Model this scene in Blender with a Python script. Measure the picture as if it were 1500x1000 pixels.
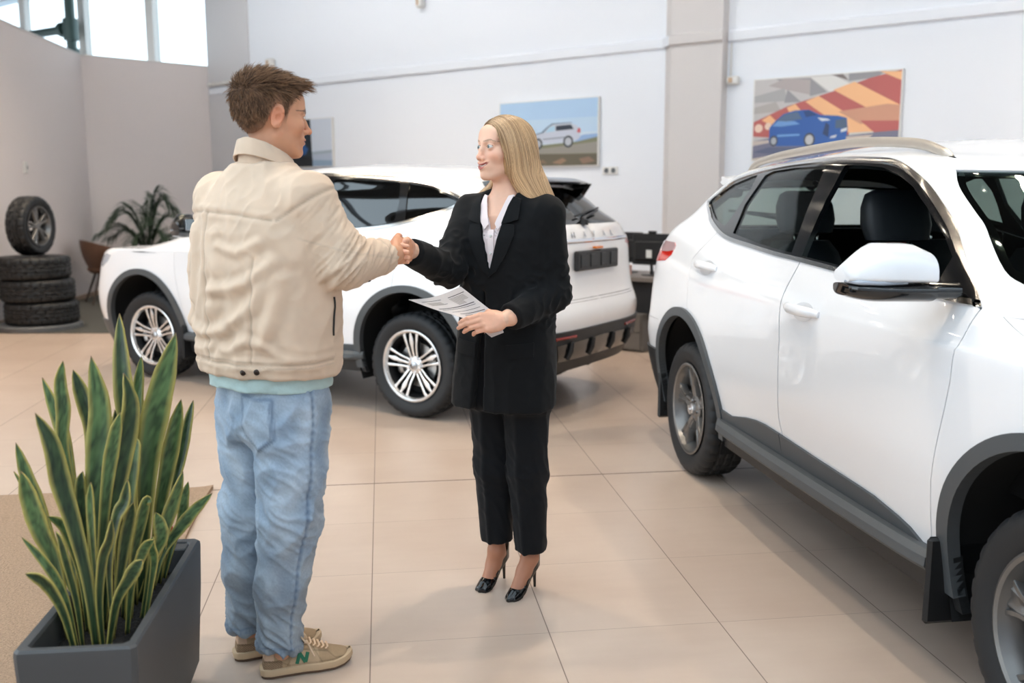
import bpy, math, random
import numpy as np
from mathutils import Vector, Matrix, geometry

SC = bpy.context.scene
for o in list(bpy.data.objects):
    bpy.data.objects.remove(o, do_unlink=True)
COL = SC.collection
PI = math.pi

# ---------------------------------------------------------------- camera
YAW, PITCH, ROLL = math.radians(7.70124), math.radians(8.74073), math.radians(-0.08154)
CAM = Vector((0.0655, -3.02095, 1.47233))
cF = Vector((math.sin(YAW) * math.cos(PITCH), math.cos(YAW) * math.cos(PITCH), -math.sin(PITCH)))
cR0 = Vector((math.cos(YAW), -math.sin(YAW), 0.0))
cU0 = cR0.cross(cF)
cR = cR0 * math.cos(ROLL) + cU0 * math.sin(ROLL)
cU = cU0 * math.cos(ROLL) - cR0 * math.sin(ROLL)
cam_data = bpy.data.cameras.new('camera')
cam_data.sensor_width = 36.0
cam_data.lens = 36.0 * 1402.82 / 1500.0
cam_data.clip_start = 0.05
cam_data.clip_end = 200.0
cam_data.dof.use_dof = True
cam_data.dof.focus_distance = 3.35
cam_data.dof.aperture_fstop = 2.4
cam = bpy.data.objects.new('camera', cam_data)
COL.objects.link(cam)
cam.matrix_world = Matrix(((cR.x, cU.x, -cF.x, CAM.x), (cR.y, cU.y, -cF.y, CAM.y),
                           (cR.z, cU.z, -cF.z, CAM.z), (0, 0, 0, 1)))
SC.camera = cam

# ---------------------------------------------------------------- colour management, world, lights
SC.view_settings.view_transform = 'Standard'
SC.view_settings.look = 'None'
SC.view_settings.gamma = 1.0
SC.view_settings.use_curve_mapping = False
SC.view_settings.exposure = 0.44
SC.cycles.max_bounces = 10
SC.cycles.diffuse_bounces = 5
SC.cycles.glossy_bounces = 5
SC.cycles.transparent_max_bounces = 24
SC.cycles.sample_clamp_indirect = 8.0
SC.cycles.caustics_reflective = False
SC.cycles.caustics_refractive = False

Q = math.sqrt(0.5)
S_BACK = 7.35          # distance of the long back wall along the (1,1) diagonal
S_FRONT = -6.0         # distance of the window wall behind the camera
ROOM_H = 5.6


def es(e, s, z=0.0):
    """point from wall coordinates: e along the back wall (to the right), s towards it"""
    return Vector((Q * (e + s), Q * (s - e), z))


def srgb(r, g, b):
    f = lambda c: (c / 255.0) / 12.92 if c <= 10.31 else (((c / 255.0) + 0.055) / 1.055) ** 2.4
    return (f(r), f(g), f(b), 1.0)


world = bpy.data.worlds.new('daylight')
SC.world = world
world.use_nodes = True
wn = world.node_tree
bg = wn.nodes['Background']
tc = wn.nodes.new('ShaderNodeTexCoord')
sx = wn.nodes.new('ShaderNodeSeparateXYZ')
cr = wn.nodes.new('ShaderNodeValToRGB')
wn.links.new(tc.outputs['Generated'], sx.inputs[0])
wn.links.new(sx.outputs['Z'], cr.inputs[0])
cr.color_ramp.elements[0].position = 0.0
cr.color_ramp.elements[0].color = (0.84, 0.94, 1.0, 1)
cr.color_ramp.elements[1].position = 0.75
cr.color_ramp.elements[1].color = (0.40, 0.49, 0.56, 1)
wn.links.new(cr.outputs[0], bg.inputs['Color'])
bg.inputs['Strength'].default_value = 3.0


def area_light(name, loc, target, sx_, sy_, power, color=(1, 1, 1), portal=False, spread=PI):
    d = bpy.data.lights.new(name, 'AREA')
    d.shape = 'RECTANGLE'
    d.size, d.size_y = sx_, sy_
    d.energy = power
    d.color = color
    d.spread = spread
    d.cycles.is_portal = portal
    o = bpy.data.objects.new(name, d)
    COL.objects.link(o)
    o.location = loc
    o.rotation_euler = (Vector(target) - Vector(loc)).to_track_quat('-Z', 'Y').to_euler()
    return o


# portals guide the daylight through the glazing (front wall, right wall, glazed roof bays)
S_ROOF = 0.2           # the roof is glazed on the camera's side of this line
area_light('window_portal', es(-10.2, S_FRONT + 0.2, 2.6), es(-10.2, 5, 2.6), 17.4, 4.9, 1, portal=True)
area_light('high_window_portal', es(-15.0, S_BACK - 0.04, 3.1), es(-15.0, 0, 3.1), 7.9, 4.1, 1, portal=True)
area_light('roof_portal', es(-5.4, (S_FRONT + S_ROOF) / 2, ROOM_H - 0.1), es(-5.4, (S_FRONT + S_ROOF) / 2, 0), 27.0, S_ROOF - S_FRONT, 1, portal=True).rotation_euler[2] = -PI / 4


# ---------------------------------------------------------------- helpers


def thing(name, label, cat, loc=(0, 0, 0), rotz=0.0, group=None):
    o = bpy.data.objects.new(name, None)
    COL.objects.link(o)
    o.empty_display_size = 0.1
    o.location = loc
    o.rotation_euler = (0, 0, rotz)
    o['label'] = label
    o['category'] = cat
    if group:
        o['group'] = group
    return o


def tag(o, label=None, cat=None, group=None, kind=None):
    if label:
        o['label'] = label
    if cat:
        o['category'] = cat
    if group:
        o['group'] = group
    if kind:
        o['kind'] = kind
    return o


class MB:
    """collects shapes into one mesh"""

    def __init__(s):
        s.v = []
        s.f = []
        s.m = []

    def add(s, verts, faces, mi=0):
        n = len(s.v)
        s.v.extend([tuple(map(float, p)) for p in verts])
        s.f.extend([tuple(int(i) + n for i in f) for f in faces])
        s.m.extend([mi] * len(faces))
        return s

    def box(s, lo, hi, mi=0, rot=None, bev=0.0):
        x0, y0, z0 = lo
        x1, y1, z1 = hi
        if bev <= 0:
            V = [(x0, y0, z0), (x1, y0, z0), (x1, y1, z0), (x0, y1, z0), (x0, y0, z1), (x1, y0, z1), (x1, y1, z1), (x0, y1, z1)]
            Fc = [(0, 3, 2, 1), (4, 5, 6, 7), (0, 1, 5, 4), (1, 2, 6, 5), (2, 3, 7, 6), (3, 0, 4, 7)]
        else:
            b = bev
            V = []
            for zz, i in ((z0, b), (z0 + b, 0), (z1 - b, 0), (z1, b)):
                xa, xb, ya, yb = x0 + i, x1 - i, y0 + i, y1 - i
                c = b if i == 0 else b * 0.4
                V += [(xa + c, ya, zz), (xb - c, ya, zz), (xb, ya + c, zz), (xb, yb - c, zz), (xb - c, yb, zz), (xa + c, yb, zz), (xa, yb - c, zz), (xa, ya + c, zz)]
            Fc = [tuple(range(7, -1, -1)), tuple(range(24, 32))]
            for r in range(3):
                for k in range(8):
                    Fc.append((r * 8 + k, r * 8 + (k + 1) % 8, r * 8 + 8 + (k + 1) % 8, r * 8 + 8 + k))
        if rot is not None:
            V = [tuple(rot @ Vector(p)) for p in V]
        return s.add(V, Fc, mi)

    def tube(s, pts, r, n=8, mi=0, caps=True, flat=1.0, up=None):
        pts = [Vector(p) for p in pts]
        R = r if hasattr(r, '__len__') else [r] * len(pts)
        V = []
        Fc = []
        prev = None
        for i, p in enumerate(pts):
            t = (pts[min(i + 1, len(pts) - 1)] - pts[max(i - 1, 0)])
            t = t.normalized() if t.length > 1e-9 else Vector((0, 0, 1))
            if prev is None:
                a = Vector(up) if up is not None else (Vector((0, 0, 1)) if abs(t.z) < 0.9 else Vector((1, 0, 0)))
            else:
                a = prev
            a = a - t * a.dot(t)
            if a.length < 1e-6:
                a = t.orthogonal()
            a.normalize()
            prev = a
            b = t.cross(a)
            for k in range(n):
                an = 2 * PI * k / n
                V.append(p + a * (math.cos(an) * R[i] * flat) + b * (math.sin(an) * R[i]))
        for i in range(len(pts) - 1):
            for k in range(n):
                Fc.append((i * n + k, i * n + (k + 1) % n, (i + 1) * n + (k + 1) % n, (i + 1) * n + k))
        if caps:
            Fc.append(tuple(range(n - 1, -1, -1)))
            Fc.append(tuple(range((len(pts) - 1) * n, len(pts) * n)))
        return s.add(V, Fc, mi)

    def lathe(s, prof, axis='z', n=32, c=(0, 0, 0), mi=0, close=False):
        """prof: (radius, height) pairs, revolved about an axis through c"""
        V = []
        Fc = []
        m = len(prof)
        for k in range(n):
            an = 2 * PI * k / n
            ca, sa = math.cos(an), math.sin(an)
            for r, h in prof:
                if axis == 'z':
                    V.append((c[0] + r * ca, c[1] + r * sa, c[2] + h))
                else:
                    V.append((c[0] + r * sa, c[1] + h, c[2] + r * ca))
        mm = m if close else m - 1
        for k in range(n):
            for i in range(mm):
                a, b = k * m + i, k * m + (i + 1) % m
                c2, d = ((k + 1) % n) * m + (i + 1) % m, ((k + 1) % n) * m + i
                Fc.append((a, d, c2, b))
        return s.add(V, Fc, mi)

    def prism(s, poly, h0, h1, plane='xy', mi=0):
        n = len(poly)

        def P(a, b, h):
            return (a, b, h) if plane == 'xy' else ((a, h, b) if plane == 'xz' else (h, a, b))
        V = [P(a, b, h0) for a, b in poly] + [P(a, b, h1) for a, b in poly]
        Fc = [tuple(range(n - 1, -1, -1)), tuple(range(n, 2 * n))]
        for k in range(n):
            Fc.append((k, (k + 1) % n, n + (k + 1) % n, n + k))
        return s.add(V, Fc, mi)

    def build(s, name, mats, parent=None, smooth=False, auto=None, fix=True):
        me = bpy.data.meshes.new(name)
        me.from_pydata(s.v, [], s.f)
        mats = mats if isinstance(mats, (list, tuple)) else [mats]
        for m_ in mats:
            me.materials.append(m_)
        if len(mats) > 1:
            me.polygons.foreach_set('material_index', s.m)
        if fix:
            import bmesh
            bm = bmesh.new()
            bm.from_mesh(me)
            bmesh.ops.recalc_face_normals(bm, faces=bm.faces)
            bm.to_mesh(me)
            bm.free()
        if smooth:
            me.polygons.foreach_set('use_smooth', [True] * len(me.polygons))
            if auto is not None:
                me.set_sharp_from_angle(angle=math.radians(auto))
        me.update()
        o = bpy.data.objects.new(name, me)
        COL.objects.link(o)
        if parent is not None:
            o.parent = parent
        return o


def dup_tree(o, parent=None):
    c = o.copy()
    COL.objects.link(c)
    if parent is not None:
        c.parent = parent
    for ch in list(o.children):
        dup_tree(ch, c)
    return c


def catmull(pts, n=8, closed=False):
    P = [np.array(p, float) for p in pts]
    m = len(P)
    out = []
    rng = m if closed else m - 1
    for i in range(rng):
        if closed:
            p0, p1, p2, p3 = P[(i - 1) % m], P[i], P[(i + 1) % m], P[(i + 2) % m]
        else:
            p1, p2 = P[i], P[i + 1]
            p0 = P[i - 1] if i > 0 else 2 * p1 - p2
            p3 = P[i + 2] if i + 2 < m else 2 * p2 - p1
        for k in range(n):
            t = k / n
            out.append(0.5 * ((2 * p1) + (-p0 + p2) * t + (2 * p0 - 5 * p1 + 4 * p2 - p3) * t * t + (-p0 + 3 * p1 - 3 * p2 + p3) * t ** 3))
    if not closed:
        out.append(P[-1])
    return np.array(out)


def pip(pts, poly):
    x, y = pts[:, 0], pts[:, 1]
    c = np.zeros(len(pts), bool)
    n = len(poly)
    for i in range(n):
        x1, y1 = poly[i]
        x2, y2 = poly[(i + 1) % n]
        if y1 == y2:
            continue
        k = ((y1 > y) != (y2 > y)) & (x < (x2 - x1) * (y - y1) / (y2 - y1) + x1)
        c ^= k
    return c


def dens(poly, step=0.02, closed=True):
    P = [np.array(p, float) for p in poly]
    out = []
    m = len(P)
    for i in range(m if closed else m - 1):
        a, b = P[i], P[(i + 1) % m]
        n = max(1, int(np.ceil(np.linalg.norm(b - a) / step)))
        for k in range(n):
            out.append(a + (b - a) * k / n)
    if not closed:
        out.append(P[-1])
    return np.array(out)


# ---------------------------------------------------------------- materials
MATS = {}


def mat(name, color, rough=0.5, metal=0.0, coat=0.0, spec=0.5, sheen=0.0, bump=None, noise=None, emit=None, trans=0.0, sss=0.0, coat_rough=0.03):
    """bump = (scale, strength, distance); noise = (scale, amount) small value variation"""
    if name in MATS:
        return MATS[name]
    m = bpy.data.materials.new(name)
    m.use_nodes = True
    nt = m.node_tree
    p = nt.nodes['Principled BSDF']
    c = color if len(color) == 4 else (*color, 1)
    p.inputs['Base Color'].default_value = c
    p.inputs['Roughness'].default_value = rough
    p.inputs['Metallic'].default_value = metal
    p.inputs['Coat Weight'].default_value = coat
    p.inputs['Coat Roughness'].default_value = coat_rough
    p.inputs['Specular IOR Level'].default_value = spec
    p.inputs['Sheen Weight'].default_value = sheen
    p.inputs['Transmission Weight'].default_value = trans
    p.inputs['Subsurface Weight'].default_value = sss
    if sss:
        p.inputs['Subsurface Radius'].default_value = (0.012, 0.005, 0.003)
        p.inputs['Subsurface Scale'].default_value = 1.0
    if emit:
        p.inputs['Emission Color'].default_value = (*emit[:3], 1)
        p.inputs['Emission Strength'].default_value = emit[3]
    tcn = nt.nodes.new('ShaderNodeTexCoord')
    if noise:
        nz = nt.nodes.new('ShaderNodeTexNoise')
        nz.inputs['Scale'].default_value = noise[0]
        nz.inputs['Detail'].default_value = 5
        nt.links.new(tcn.outputs['Object'], nz.inputs['Vector'])
        mx = nt.nodes.new('ShaderNodeMix')
        mx.data_type = 'RGBA'
        mx.inputs['A'].default_value = tuple(v * (1 - noise[1]) for v in c[:3]) + (1,)
        mx.inputs['B'].default_value = tuple(min(1, v * (1 + noise[1])) for v in c[:3]) + (1,)
        nt.links.new(nz.outputs['Fac'], mx.inputs['Factor'])
        nt.links.new(mx.outputs['Result'], p.inputs['Base Color'])
    if bump:
        nz = nt.nodes.new('ShaderNodeTexNoise')
        nz.inputs['Scale'].default_value = bump[0]
        nz.inputs['Detail'].default_value = 6
        nt.links.new(tcn.outputs['Object'], nz.inputs['Vector'])
        b = nt.nodes.new('ShaderNodeBump')
        b.inputs['Strength'].default_value = bump[1]
        b.inputs['Distance'].default_value = bump[2]
        nt.links.new(nz.outputs['Fac'], b.inputs['Height'])
        nt.links.new(b.outputs[0], p.inputs['Normal'])
    MATS[name] = m
    return m


def vcol_mat(name, rough=0.5, spec=0.4, sss=0.0, bump=None, attr='Col', sheen=0.0, metal=0.0):
    m = mat(name, (1, 1, 1), rough, metal, 0, spec, sheen, bump, sss=sss)
    nt = m.node_tree
    a = nt.nodes.new('ShaderNodeAttribute')
    a.attribute_name = attr
    nt.links.new(a.outputs['Color'], nt.nodes['Principled BSDF'].inputs['Base Color'])
    return m


def glass_mat(name, tint, refl_ior=1.45, rough=0.0, extra=0.0):
    """thin sheet glass: tinted see-through plus a fresnel reflection"""
    m = bpy.data.materials.new(name)
    m.use_nodes = True
    nt = m.node_tree
    nt.nodes.remove(nt.nodes['Principled BSDF'])
    out = nt.nodes['Material Output']
    tr = nt.nodes.new('ShaderNodeBsdfTransparent')
    tr.inputs['Color'].default_value = (*tint, 1)
    gl = nt.nodes.new('ShaderNodeBsdfGlossy')
    gl.inputs['Roughness'].default_value = rough
    lw = nt.nodes.new('ShaderNodeLayerWeight')
    lw.inputs['Blend'].default_value = 0.5
    f0 = ((refl_ior - 1) / (refl_ior + 1)) ** 2 + extra
    pw = nt.nodes.new('ShaderNodeMath')
    pw.operation = 'POWER'
    pw.inputs[1].default_value = 5.0
    nt.links.new(lw.outputs['Facing'], pw.inputs[0])
    ad = nt.nodes.new('ShaderNodeMath')
    ad.operation = 'MULTIPLY_ADD'
    ad.use_clamp = True
    ad.inputs[1].default_value = 1.0 - f0
    ad.inputs[2].default_value = f0
    nt.links.new(pw.outputs[0], ad.inputs[0])
    mx = nt.nodes.new('ShaderNodeMixShader')
    nt.links.new(ad.outputs[0], mx.inputs[0])
    nt.links.new(tr.outputs[0], mx.inputs[1])
    nt.links.new(gl.outputs[0], mx.inputs[2])
    nt.links.new(mx.outputs[0], out.inputs['Surface'])
    MATS[name] = m
    return m


def set_cols(me, cols, name='Col'):
    """per-vertex colours (linear)"""
    a = me.color_attributes.new(name, 'FLOAT_COLOR', 'POINT')
    c = np.ones((len(me.vertices), 4), np.float32)
    c[:, :3] = np.asarray(cols)[:, :3]
    a.data.foreach_set('color', c.ravel())


def np_mesh(name, V, F, mats, parent=None, smooth=True, cols=None, mi=None, normals=None):
    me = bpy.data.meshes.new(name)
    F = np.asarray(F)
    V = np.asarray(V, float)
    me.vertices.add(len(V))
    me.vertices.foreach_set('co', V.ravel())
    k = F.shape[1]
    me.loops.add(F.size)
    me.loops.foreach_set('vertex_index', F.ravel().astype(np.int32))
    me.polygons.add(len(F))
    me.polygons.foreach_set('loop_start', np.arange(0, F.size, k, dtype=np.int32))
    me.polygons.foreach_set('loop_total', np.full(len(F), k, np.int32))
    mats = mats if isinstance(mats, (list, tuple)) else [mats]
    for m_ in mats:
        me.materials.append(m_)
    if mi is not None:
        me.polygons.foreach_set('material_index', np.asarray(mi, np.int32))
    me.polygons.foreach_set('use_smooth', np.full(len(F), smooth))
    me.update(calc_edges=True)
    me.validate()
    if cols is not None:
        set_cols(me, cols)
    if normals is not None:
        me.normals_split_custom_set_from_vertices([tuple(n) for n in normals])
    o = bpy.data.objects.new(name, me)
    COL.objects.link(o)
    if parent is not None:
        o.parent = parent
    return o


M_WALL = mat('wall_paint', srgb(236, 239, 245), 0.7, bump=(60, 0.08, 0.004))
M_WALLB = mat('partition_paint', srgb(236, 228, 226), 0.75, bump=(60, 0.08, 0.004))
M_PILLAR = mat('pillar_paint', srgb(216, 211, 209), 0.75, bump=(60, 0.08, 0.004))
M_CEIL = mat('ceiling_paint', srgb(64, 64, 66), 0.8)
M_BLACK = mat('black_plastic', srgb(22, 23, 25), 0.45)
M_GREYPL = mat('grey_plastic', srgb(92, 95, 98), 0.5)
M_WHITEPL = mat('white_plastic', srgb(228, 226, 222), 0.4)
M_CHROME = mat('chrome', (0.82, 0.82, 0.84), 0.08, 1.0)
M_ALU = mat('brushed_aluminium', (0.62, 0.63, 0.65), 0.3, 1.0)
M_WFRAME = mat('window_frame_paint', srgb(232, 226, 220), 0.4)
# ================================================================ the room


def struct(mb, name, m, smooth=False):
    o = mb.build(name, m, smooth=smooth)
    o['kind'] = 'structure'
    return o


def wall_box(e0, e1, s0, s1, z0, z1):
    P = [es(e0, s0), es(e1, s0), es(e1, s1), es(e0, s1)]
    V = [(p.x, p.y, z0) for p in P] + [(p.x, p.y, z1) for p in P]
    return V, [(0, 3, 2, 1), (4, 5, 6, 7), (0, 1, 5, 4), (1, 2, 6, 5), (2, 3, 7, 6), (3, 0, 4, 7)]


# ---- tiled floor
def floor_material():
    m = bpy.data.materials.new('floor_tiles')
    m.use_nodes = True
    nt = m.node_tree
    p = nt.nodes['Principled BSDF']
    N, L = nt.nodes.new, nt.links.new
    geo = N('ShaderNodeNewGeometry')
    sep = N('ShaderNodeSeparateXYZ')
    L(geo.outputs['Position'], sep.inputs[0])

    def math_(op, a, b=None, c=None):
        n = N('ShaderNodeMath')
        n.operation = op
        for i, v in enumerate((a, b, c)):
            if v is None:
                continue
            if isinstance(v, (int, float)):
                n.inputs[i].default_value = v
            else:
                L(v, n.inputs[i])
        return n.outputs[0]

    def line(axis, half):
        f = math_('PINGPONG', sep.outputs[axis], 0.3)          # 0 on a joint
        return math_('SUBTRACT', 1.0, math_('SMOOTH_MIN', math_('MULTIPLY', f, 1.0 / half), 1.0, 0.02))
    lx = math_('MULTIPLY', line('X', 0.0030), 1.0)
    ly = math_('MULTIPLY', line('Y', 0.0022), 0.62)
    # the wider movement joint
    dj = math_('ABSOLUTE', math_('SUBTRACT', sep.outputs['Y'], 1.8))
    lj = math_('SUBTRACT', 1.0, math_('MINIMUM', math_('MULTIPLY', dj, 1 / 0.007), 1.0))
    mask = math_('MAXIMUM', math_('MAXIMUM', lx, ly), math_('MINIMUM', math_('MULTIPLY', lj, 2.2), 1.0))
    mask = math_('MAXIMUM', mask, 0.0)
    # tile-to-tile tone
    fx = math_('FLOOR', math_('DIVIDE', sep.outputs['X'], 0.6))
    fy = math_('FLOOR', math_('DIVIDE', sep.outputs['Y'], 0.6))
    cv = N('ShaderNodeCombineXYZ')
    L(fx, cv.inputs[0])
    L(fy, cv.inputs[1])
    wn_ = N('ShaderNodeTexWhiteNoise')
    wn_.noise_dimensions = '2D'
    L(cv.outputs[0], wn_.inputs['Vector'])
    mp = N('ShaderNodeMapping')
    mp.inputs['Scale'].default_value = (1.2, 7.0, 1.0)
    L(geo.outputs['Position'], mp.inputs['Vector'])
    nz = N('ShaderNodeTexNoise')
    nz.inputs['Scale'].default_value = 3.0
    nz.inputs['Detail'].default_value = 8
    L(mp.outputs[0], nz.inputs['Vector'])
    nz2 = N('ShaderNodeTexNoise')
    nz2.inputs['Scale'].default_value = 2.2
    nz2.inputs['Detail'].default_value = 4
    L(geo.outputs['Position'], nz2.inputs['Vector'])
    t = math_('ADD', math_('MULTIPLY', wn_.outputs['Value'], 0.12), math_('ADD', math_('MULTIPLY', nz.outputs['Fac'], 0.28), math_('MULTIPLY', nz2.outputs['Fac'], 0.72)))
    ramp = N('ShaderNodeValToRGB')
    ramp.color_ramp.elements[0].position = 0.3
    ramp.color_ramp.elements[0].color = srgb(180, 160, 145)
    ramp.color_ramp.elements[1].position = 0.78
    ramp.color_ramp.elements[1].color = srgb(196, 178, 163)
    L(t, ramp.inputs[0])
    mx = N('ShaderNodeMix')
    mx.data_type = 'RGBA'
    L(mask, mx.inputs['Factor'])
    L(ramp.outputs[0], mx.inputs['A'])
    mx.inputs['B'].default_value = srgb(92, 74, 64)
    L(mx.outputs['Result'], p.inputs['Base Color'])
    r = math_('ADD', 0.25, math_('MULTIPLY', nz.outputs['Fac'], 0.12))
    L(math_('MAXIMUM', r, math_('MULTIPLY', mask, 0.8)), p.inputs['Roughness'])
    p.inputs['Specular IOR Level'].default_value = 0.5
    b = N('ShaderNodeBump')
    b.inputs['Strength'].default_value = 0.12
    b.inputs['Distance'].default_value = 0.002
    L(math_('SUBTRACT', math_('MULTIPLY', nz.outputs['Fac'], 0.12), mask), b.inputs['Height'])
    L(b.outputs[0], p.inputs['Normal'])
    return m


FLOOR_M = floor_material()
E_L, E_R = -19.0, 8.2
fl = MB()
P = [es(E_L, S_FRONT - 0.3), es(E_R, S_FRONT - 0.3), es(E_R, S_BACK + 0.3), es(E_L, S_BACK + 0.3)]
fl.add([(p.x, p.y, -0.12) for p in P] + [(p.x, p.y, 0.0) for p in P], [(0, 3, 2, 1), (4, 5, 6, 7), (0, 1, 5, 4), (1, 2, 6, 5), (2, 3, 7, 6), (3, 0, 4, 7)])
struct(fl, 'floor', FLOOR_M)

# ---- back wall: solid from E_W to the right, glazed high up further left
E_W = -9.95            # where the plain wall starts (right edge of the end pier)
E_P = -10.98           # left edge of the end pier, where the partition meets it
mb = MB()
mb.add(*wall_box(E_W, E_R, S_BACK, S_BACK + 0.3, 0, ROOM_H))
struct(mb, 'wall_back', M_WALL)
mb = MB()
mb.add(*wall_box(E_P, E_W, S_BACK - 0.02, S_BACK + 0.3, 0, ROOM_H))
struct(mb, 'wall_pier', mat('pier_paint', srgb(214, 212, 213), 0.75))
# glazed bay beyond the partition
mb = MB()
mb.add(*wall_box(E_L, E_P, S_BACK, S_BACK + 0.3, 0, 1.0))
mb.add(*wall_box(E_L, E_P, S_BACK, S_BACK + 0.3, 5.2, ROOM_H))
struct(mb, 'wall_behind_partition', M_WALL)
mb = MB()
for e in (-12.50, -14.6, -16.7, -18.8):
    mb.add(*wall_box(e - 0.11, e + 0.11, S_BACK - 0.02, S_BACK + 0.1, 1.0, 5.2))
mb.add(*wall_box(E_L, E_P, S_BACK + 0.02, S_BACK + 0.1, 1.0, 1.08))
struct(mb, 'window_1', M_WFRAME)
GLASS_W = glass_mat('window_glass', (0.86, 0.90, 0.92), 1.3)
mb = MB()
mb.add(*wall_box(E_L, E_P, S_BACK + 0.05, S_BACK + 0.06, 1.0, 5.2))
struct(mb, 'window_2', GLASS_W)

# ---- square pier on the back wall, with the ledge carried round it
PE0, PE1, PD = -2.80, -2.215, 0.13
mb = MB()
mb.add(*wall_box(PE0, PE1, S_BACK - PD, S_BACK + 0.05, 0, ROOM_H))
V, Fc = wall_box(PE0 - 0.13, PE0, S_BACK - PD, S_BACK + 0.02, 0, ROOM_H)
a, b, c = es(PE0 - 0.13, S_BACK), es(PE0, S_BACK - PD), es(PE0, S_BACK)
mb.add([(p.x, p.y, z) for z in (0, ROOM_H) for p in (a, b, c)], [(0, 2, 1), (3, 4, 5), (0, 1, 4, 3), (1, 2, 5, 4), (2, 0, 3, 5)])
struct(mb, 'wall_pillar', M_PILLAR)

# ---- ledge (small cornice) along the wall at 3 m
TZ = 3.02


def ledge(path, name, m_=None):
    mb = MB()
    prof = [(0.0, -0.01), (0.028, -0.008), (0.034, 0.0), (0.034, 0.085), (0.028, 0.095), (0.0, 0.105)]
    n = len(prof)
    V = []
    for e, s in path:
        for d, h in prof:
            p = es(e, s - d)
            V.append((p.x, p.y, TZ + h))
    Fc = []
    for i in range(len(path) - 1):
        for k in range(n - 1):
            Fc.append((i * n + k, (i + 1) * n + k, (i + 1) * n + k + 1, i * n + k + 1))
    Fc += [tuple(range(n)), tuple(range((len(path) - 1) * n, len(path) * n))]
    mb.add(V, Fc)
    return struct(mb, name, m_ or M_WALL)


ledge([(E_P + 0.05, S_BACK - 0.015), (PE0 - 0.16, S_BACK), (PE0 - 0.01, S_BACK - PD - 0.005)], 'trim_1')
ledge([(PE0 - 0.01, S_BACK - PD - 0.005), (PE1 + 0.012, S_BACK - PD - 0.005)], 'trim_5', M_PILLAR)
ledge([(PE1 + 0.012, S_BACK), (E_R, S_BACK)], 'trim_6')

# ---- partition walls at the left
PH = 3.44
c0 = Vector((-4.15, 11.86))
c1 = es(E_P, S_BACK).to_2d()
c2 = Vector((-4.34, 3.2))


def slab(a, b, t, z0, z1, side=1):
    d = (b - a).normalized()
    nrm = Vector((-d.y, d.x)) * t * side
    P = [a, b, b + nrm, a + nrm]
    V = [(p.x, p.y, z0) for p in P] + [(p.x, p.y, z1) for p in P]
    return V, [(0, 3, 2, 1), (4, 5, 6, 7), (0, 1, 5, 4), (1, 2, 6, 5), (2, 3, 7, 6), (3, 0, 4, 7)]


mb = MB()
mb.add(*slab(c2, c0, 0.14, 0, PH, 1))
struct(mb, 'wall_left', M_WALLB)
mb = MB()
mb.add(*slab(c0, c1, 0.14, 0, PH, 1))
struct(mb, 'wall_partition', M_WALLB)
M_BASE = mat('baseboard', srgb(176, 150, 130), 0.5)
mb = MB()
mb.add(*slab(c2, c0, 0.014, 0, 0.07, -1))
struct(mb, 'baseboard_left', M_BASE)
mb = MB()
mb.add(*slab(c0, c1, 0.014, 0, 0.07, -1))
struct(mb, 'baseboard_partition', M_BASE)
# capping lip on the partition tops
mb = MB()
mb.add(*slab(c2 + Vector((0.012, 0)), c0 + Vector((0.012, -0.01)), 0.165, PH, PH + 0.022, 1))
mb.add(*slab(c0 + Vector((0.012, -0.01)), c1 + Vector((0.0, -0.012)), 0.165, PH, PH + 0.022, 1))
struct(mb, 'trim_2', mat('cap_paint', srgb(226, 222, 218), 0.6))

# ---- window wall behind the camera and on the right (seen only in reflections)
def glazed_wall(e0, e1, s, name, n, along='e'):
    mb = MB()
    if along == 'e':
        wb = lambda a, b, z0, z1, d0=-0.08, d1=0.08: mb.add(*wall_box(a, b, s + d0, s + d1, z0, z1))
    else:
        wb = lambda a, b, z0, z1, d0=-0.08, d1=0.08: mb.add(*wall_box(s + d0, s + d1, a, b, z0, z1))
    wb(e0, e1, 0, 0.12)
    wb(e0, e1, 4.95, ROOM_H)
    wb(e0, e1, 2.55, 2.63, -0.05, 0.05)
    for k in range(n + 1):
        e = e0 + (e1 - e0) * k / n
        wb(e - 0.05, e + 0.05, 0.12, 4.95)
    struct(mb, name, M_WFRAME)


E_G = -1.5             # the front wall is glazed to the left of this line
glazed_wall(E_L, E_G, S_FRONT, 'window_3', 7)
mb = MB()
mb.add(*wall_box(E_G, E_R, S_FRONT - 0.2, S_FRONT, 0, ROOM_H))
struct(mb, 'wall_front', M_WALL)
mb = MB()
mb.add(*wall_box(E_R, E_R + 0.2, S_FRONT - 0.2, S_BACK + 0.3, 0, ROOM_H))
struct(mb, 'wall_right', M_WALL)
mb = MB()
mb.add(*wall_box(E_L - 0.2, E_L, S_FRONT, S_BACK, 0, ROOM_H))
struct(mb, 'wall_far_left', M_WALL)
# ground outside
mb = MB()
mb.add(*wall_box(-60, 60, -60, 60, -0.4, -0.2))
struct(mb, 'ground_outside', mat('pavement_outside', srgb(225, 225, 225), 0.9))

# ---- ceiling
mb = MB()
mb.add(*wall_box(E_L, E_R, S_ROOF, S_BACK + 0.3, ROOM_H, ROOM_H + 0.2))
struct(mb, 'ceiling', M_CEIL)
mb = MB()
for s_ in (S_FRONT, -4.0, -2.0, S_ROOF - .1):
    mb.add(*wall_box(E_L, E_R, s_ - .05, s_ + .05, ROOM_H, ROOM_H + .14))
for e_ in np.arange(E_L, E_R + .1, 2.4):
    mb.add(*wall_box(e_ - .03, e_ + .03, S_FRONT, S_ROOF, ROOM_H + .02, ROOM_H + .10))
struct(mb, 'trim_3', mat('roof_glazing_bars', srgb(120, 124, 128), 0.5))
mb = MB()
mb.add(*wall_box(-9.0, -4.4, -4.1, -3.5, ROOM_H - .5, ROOM_H - .12))
struct(mb, 'trim_4', M_CEIL)

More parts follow.
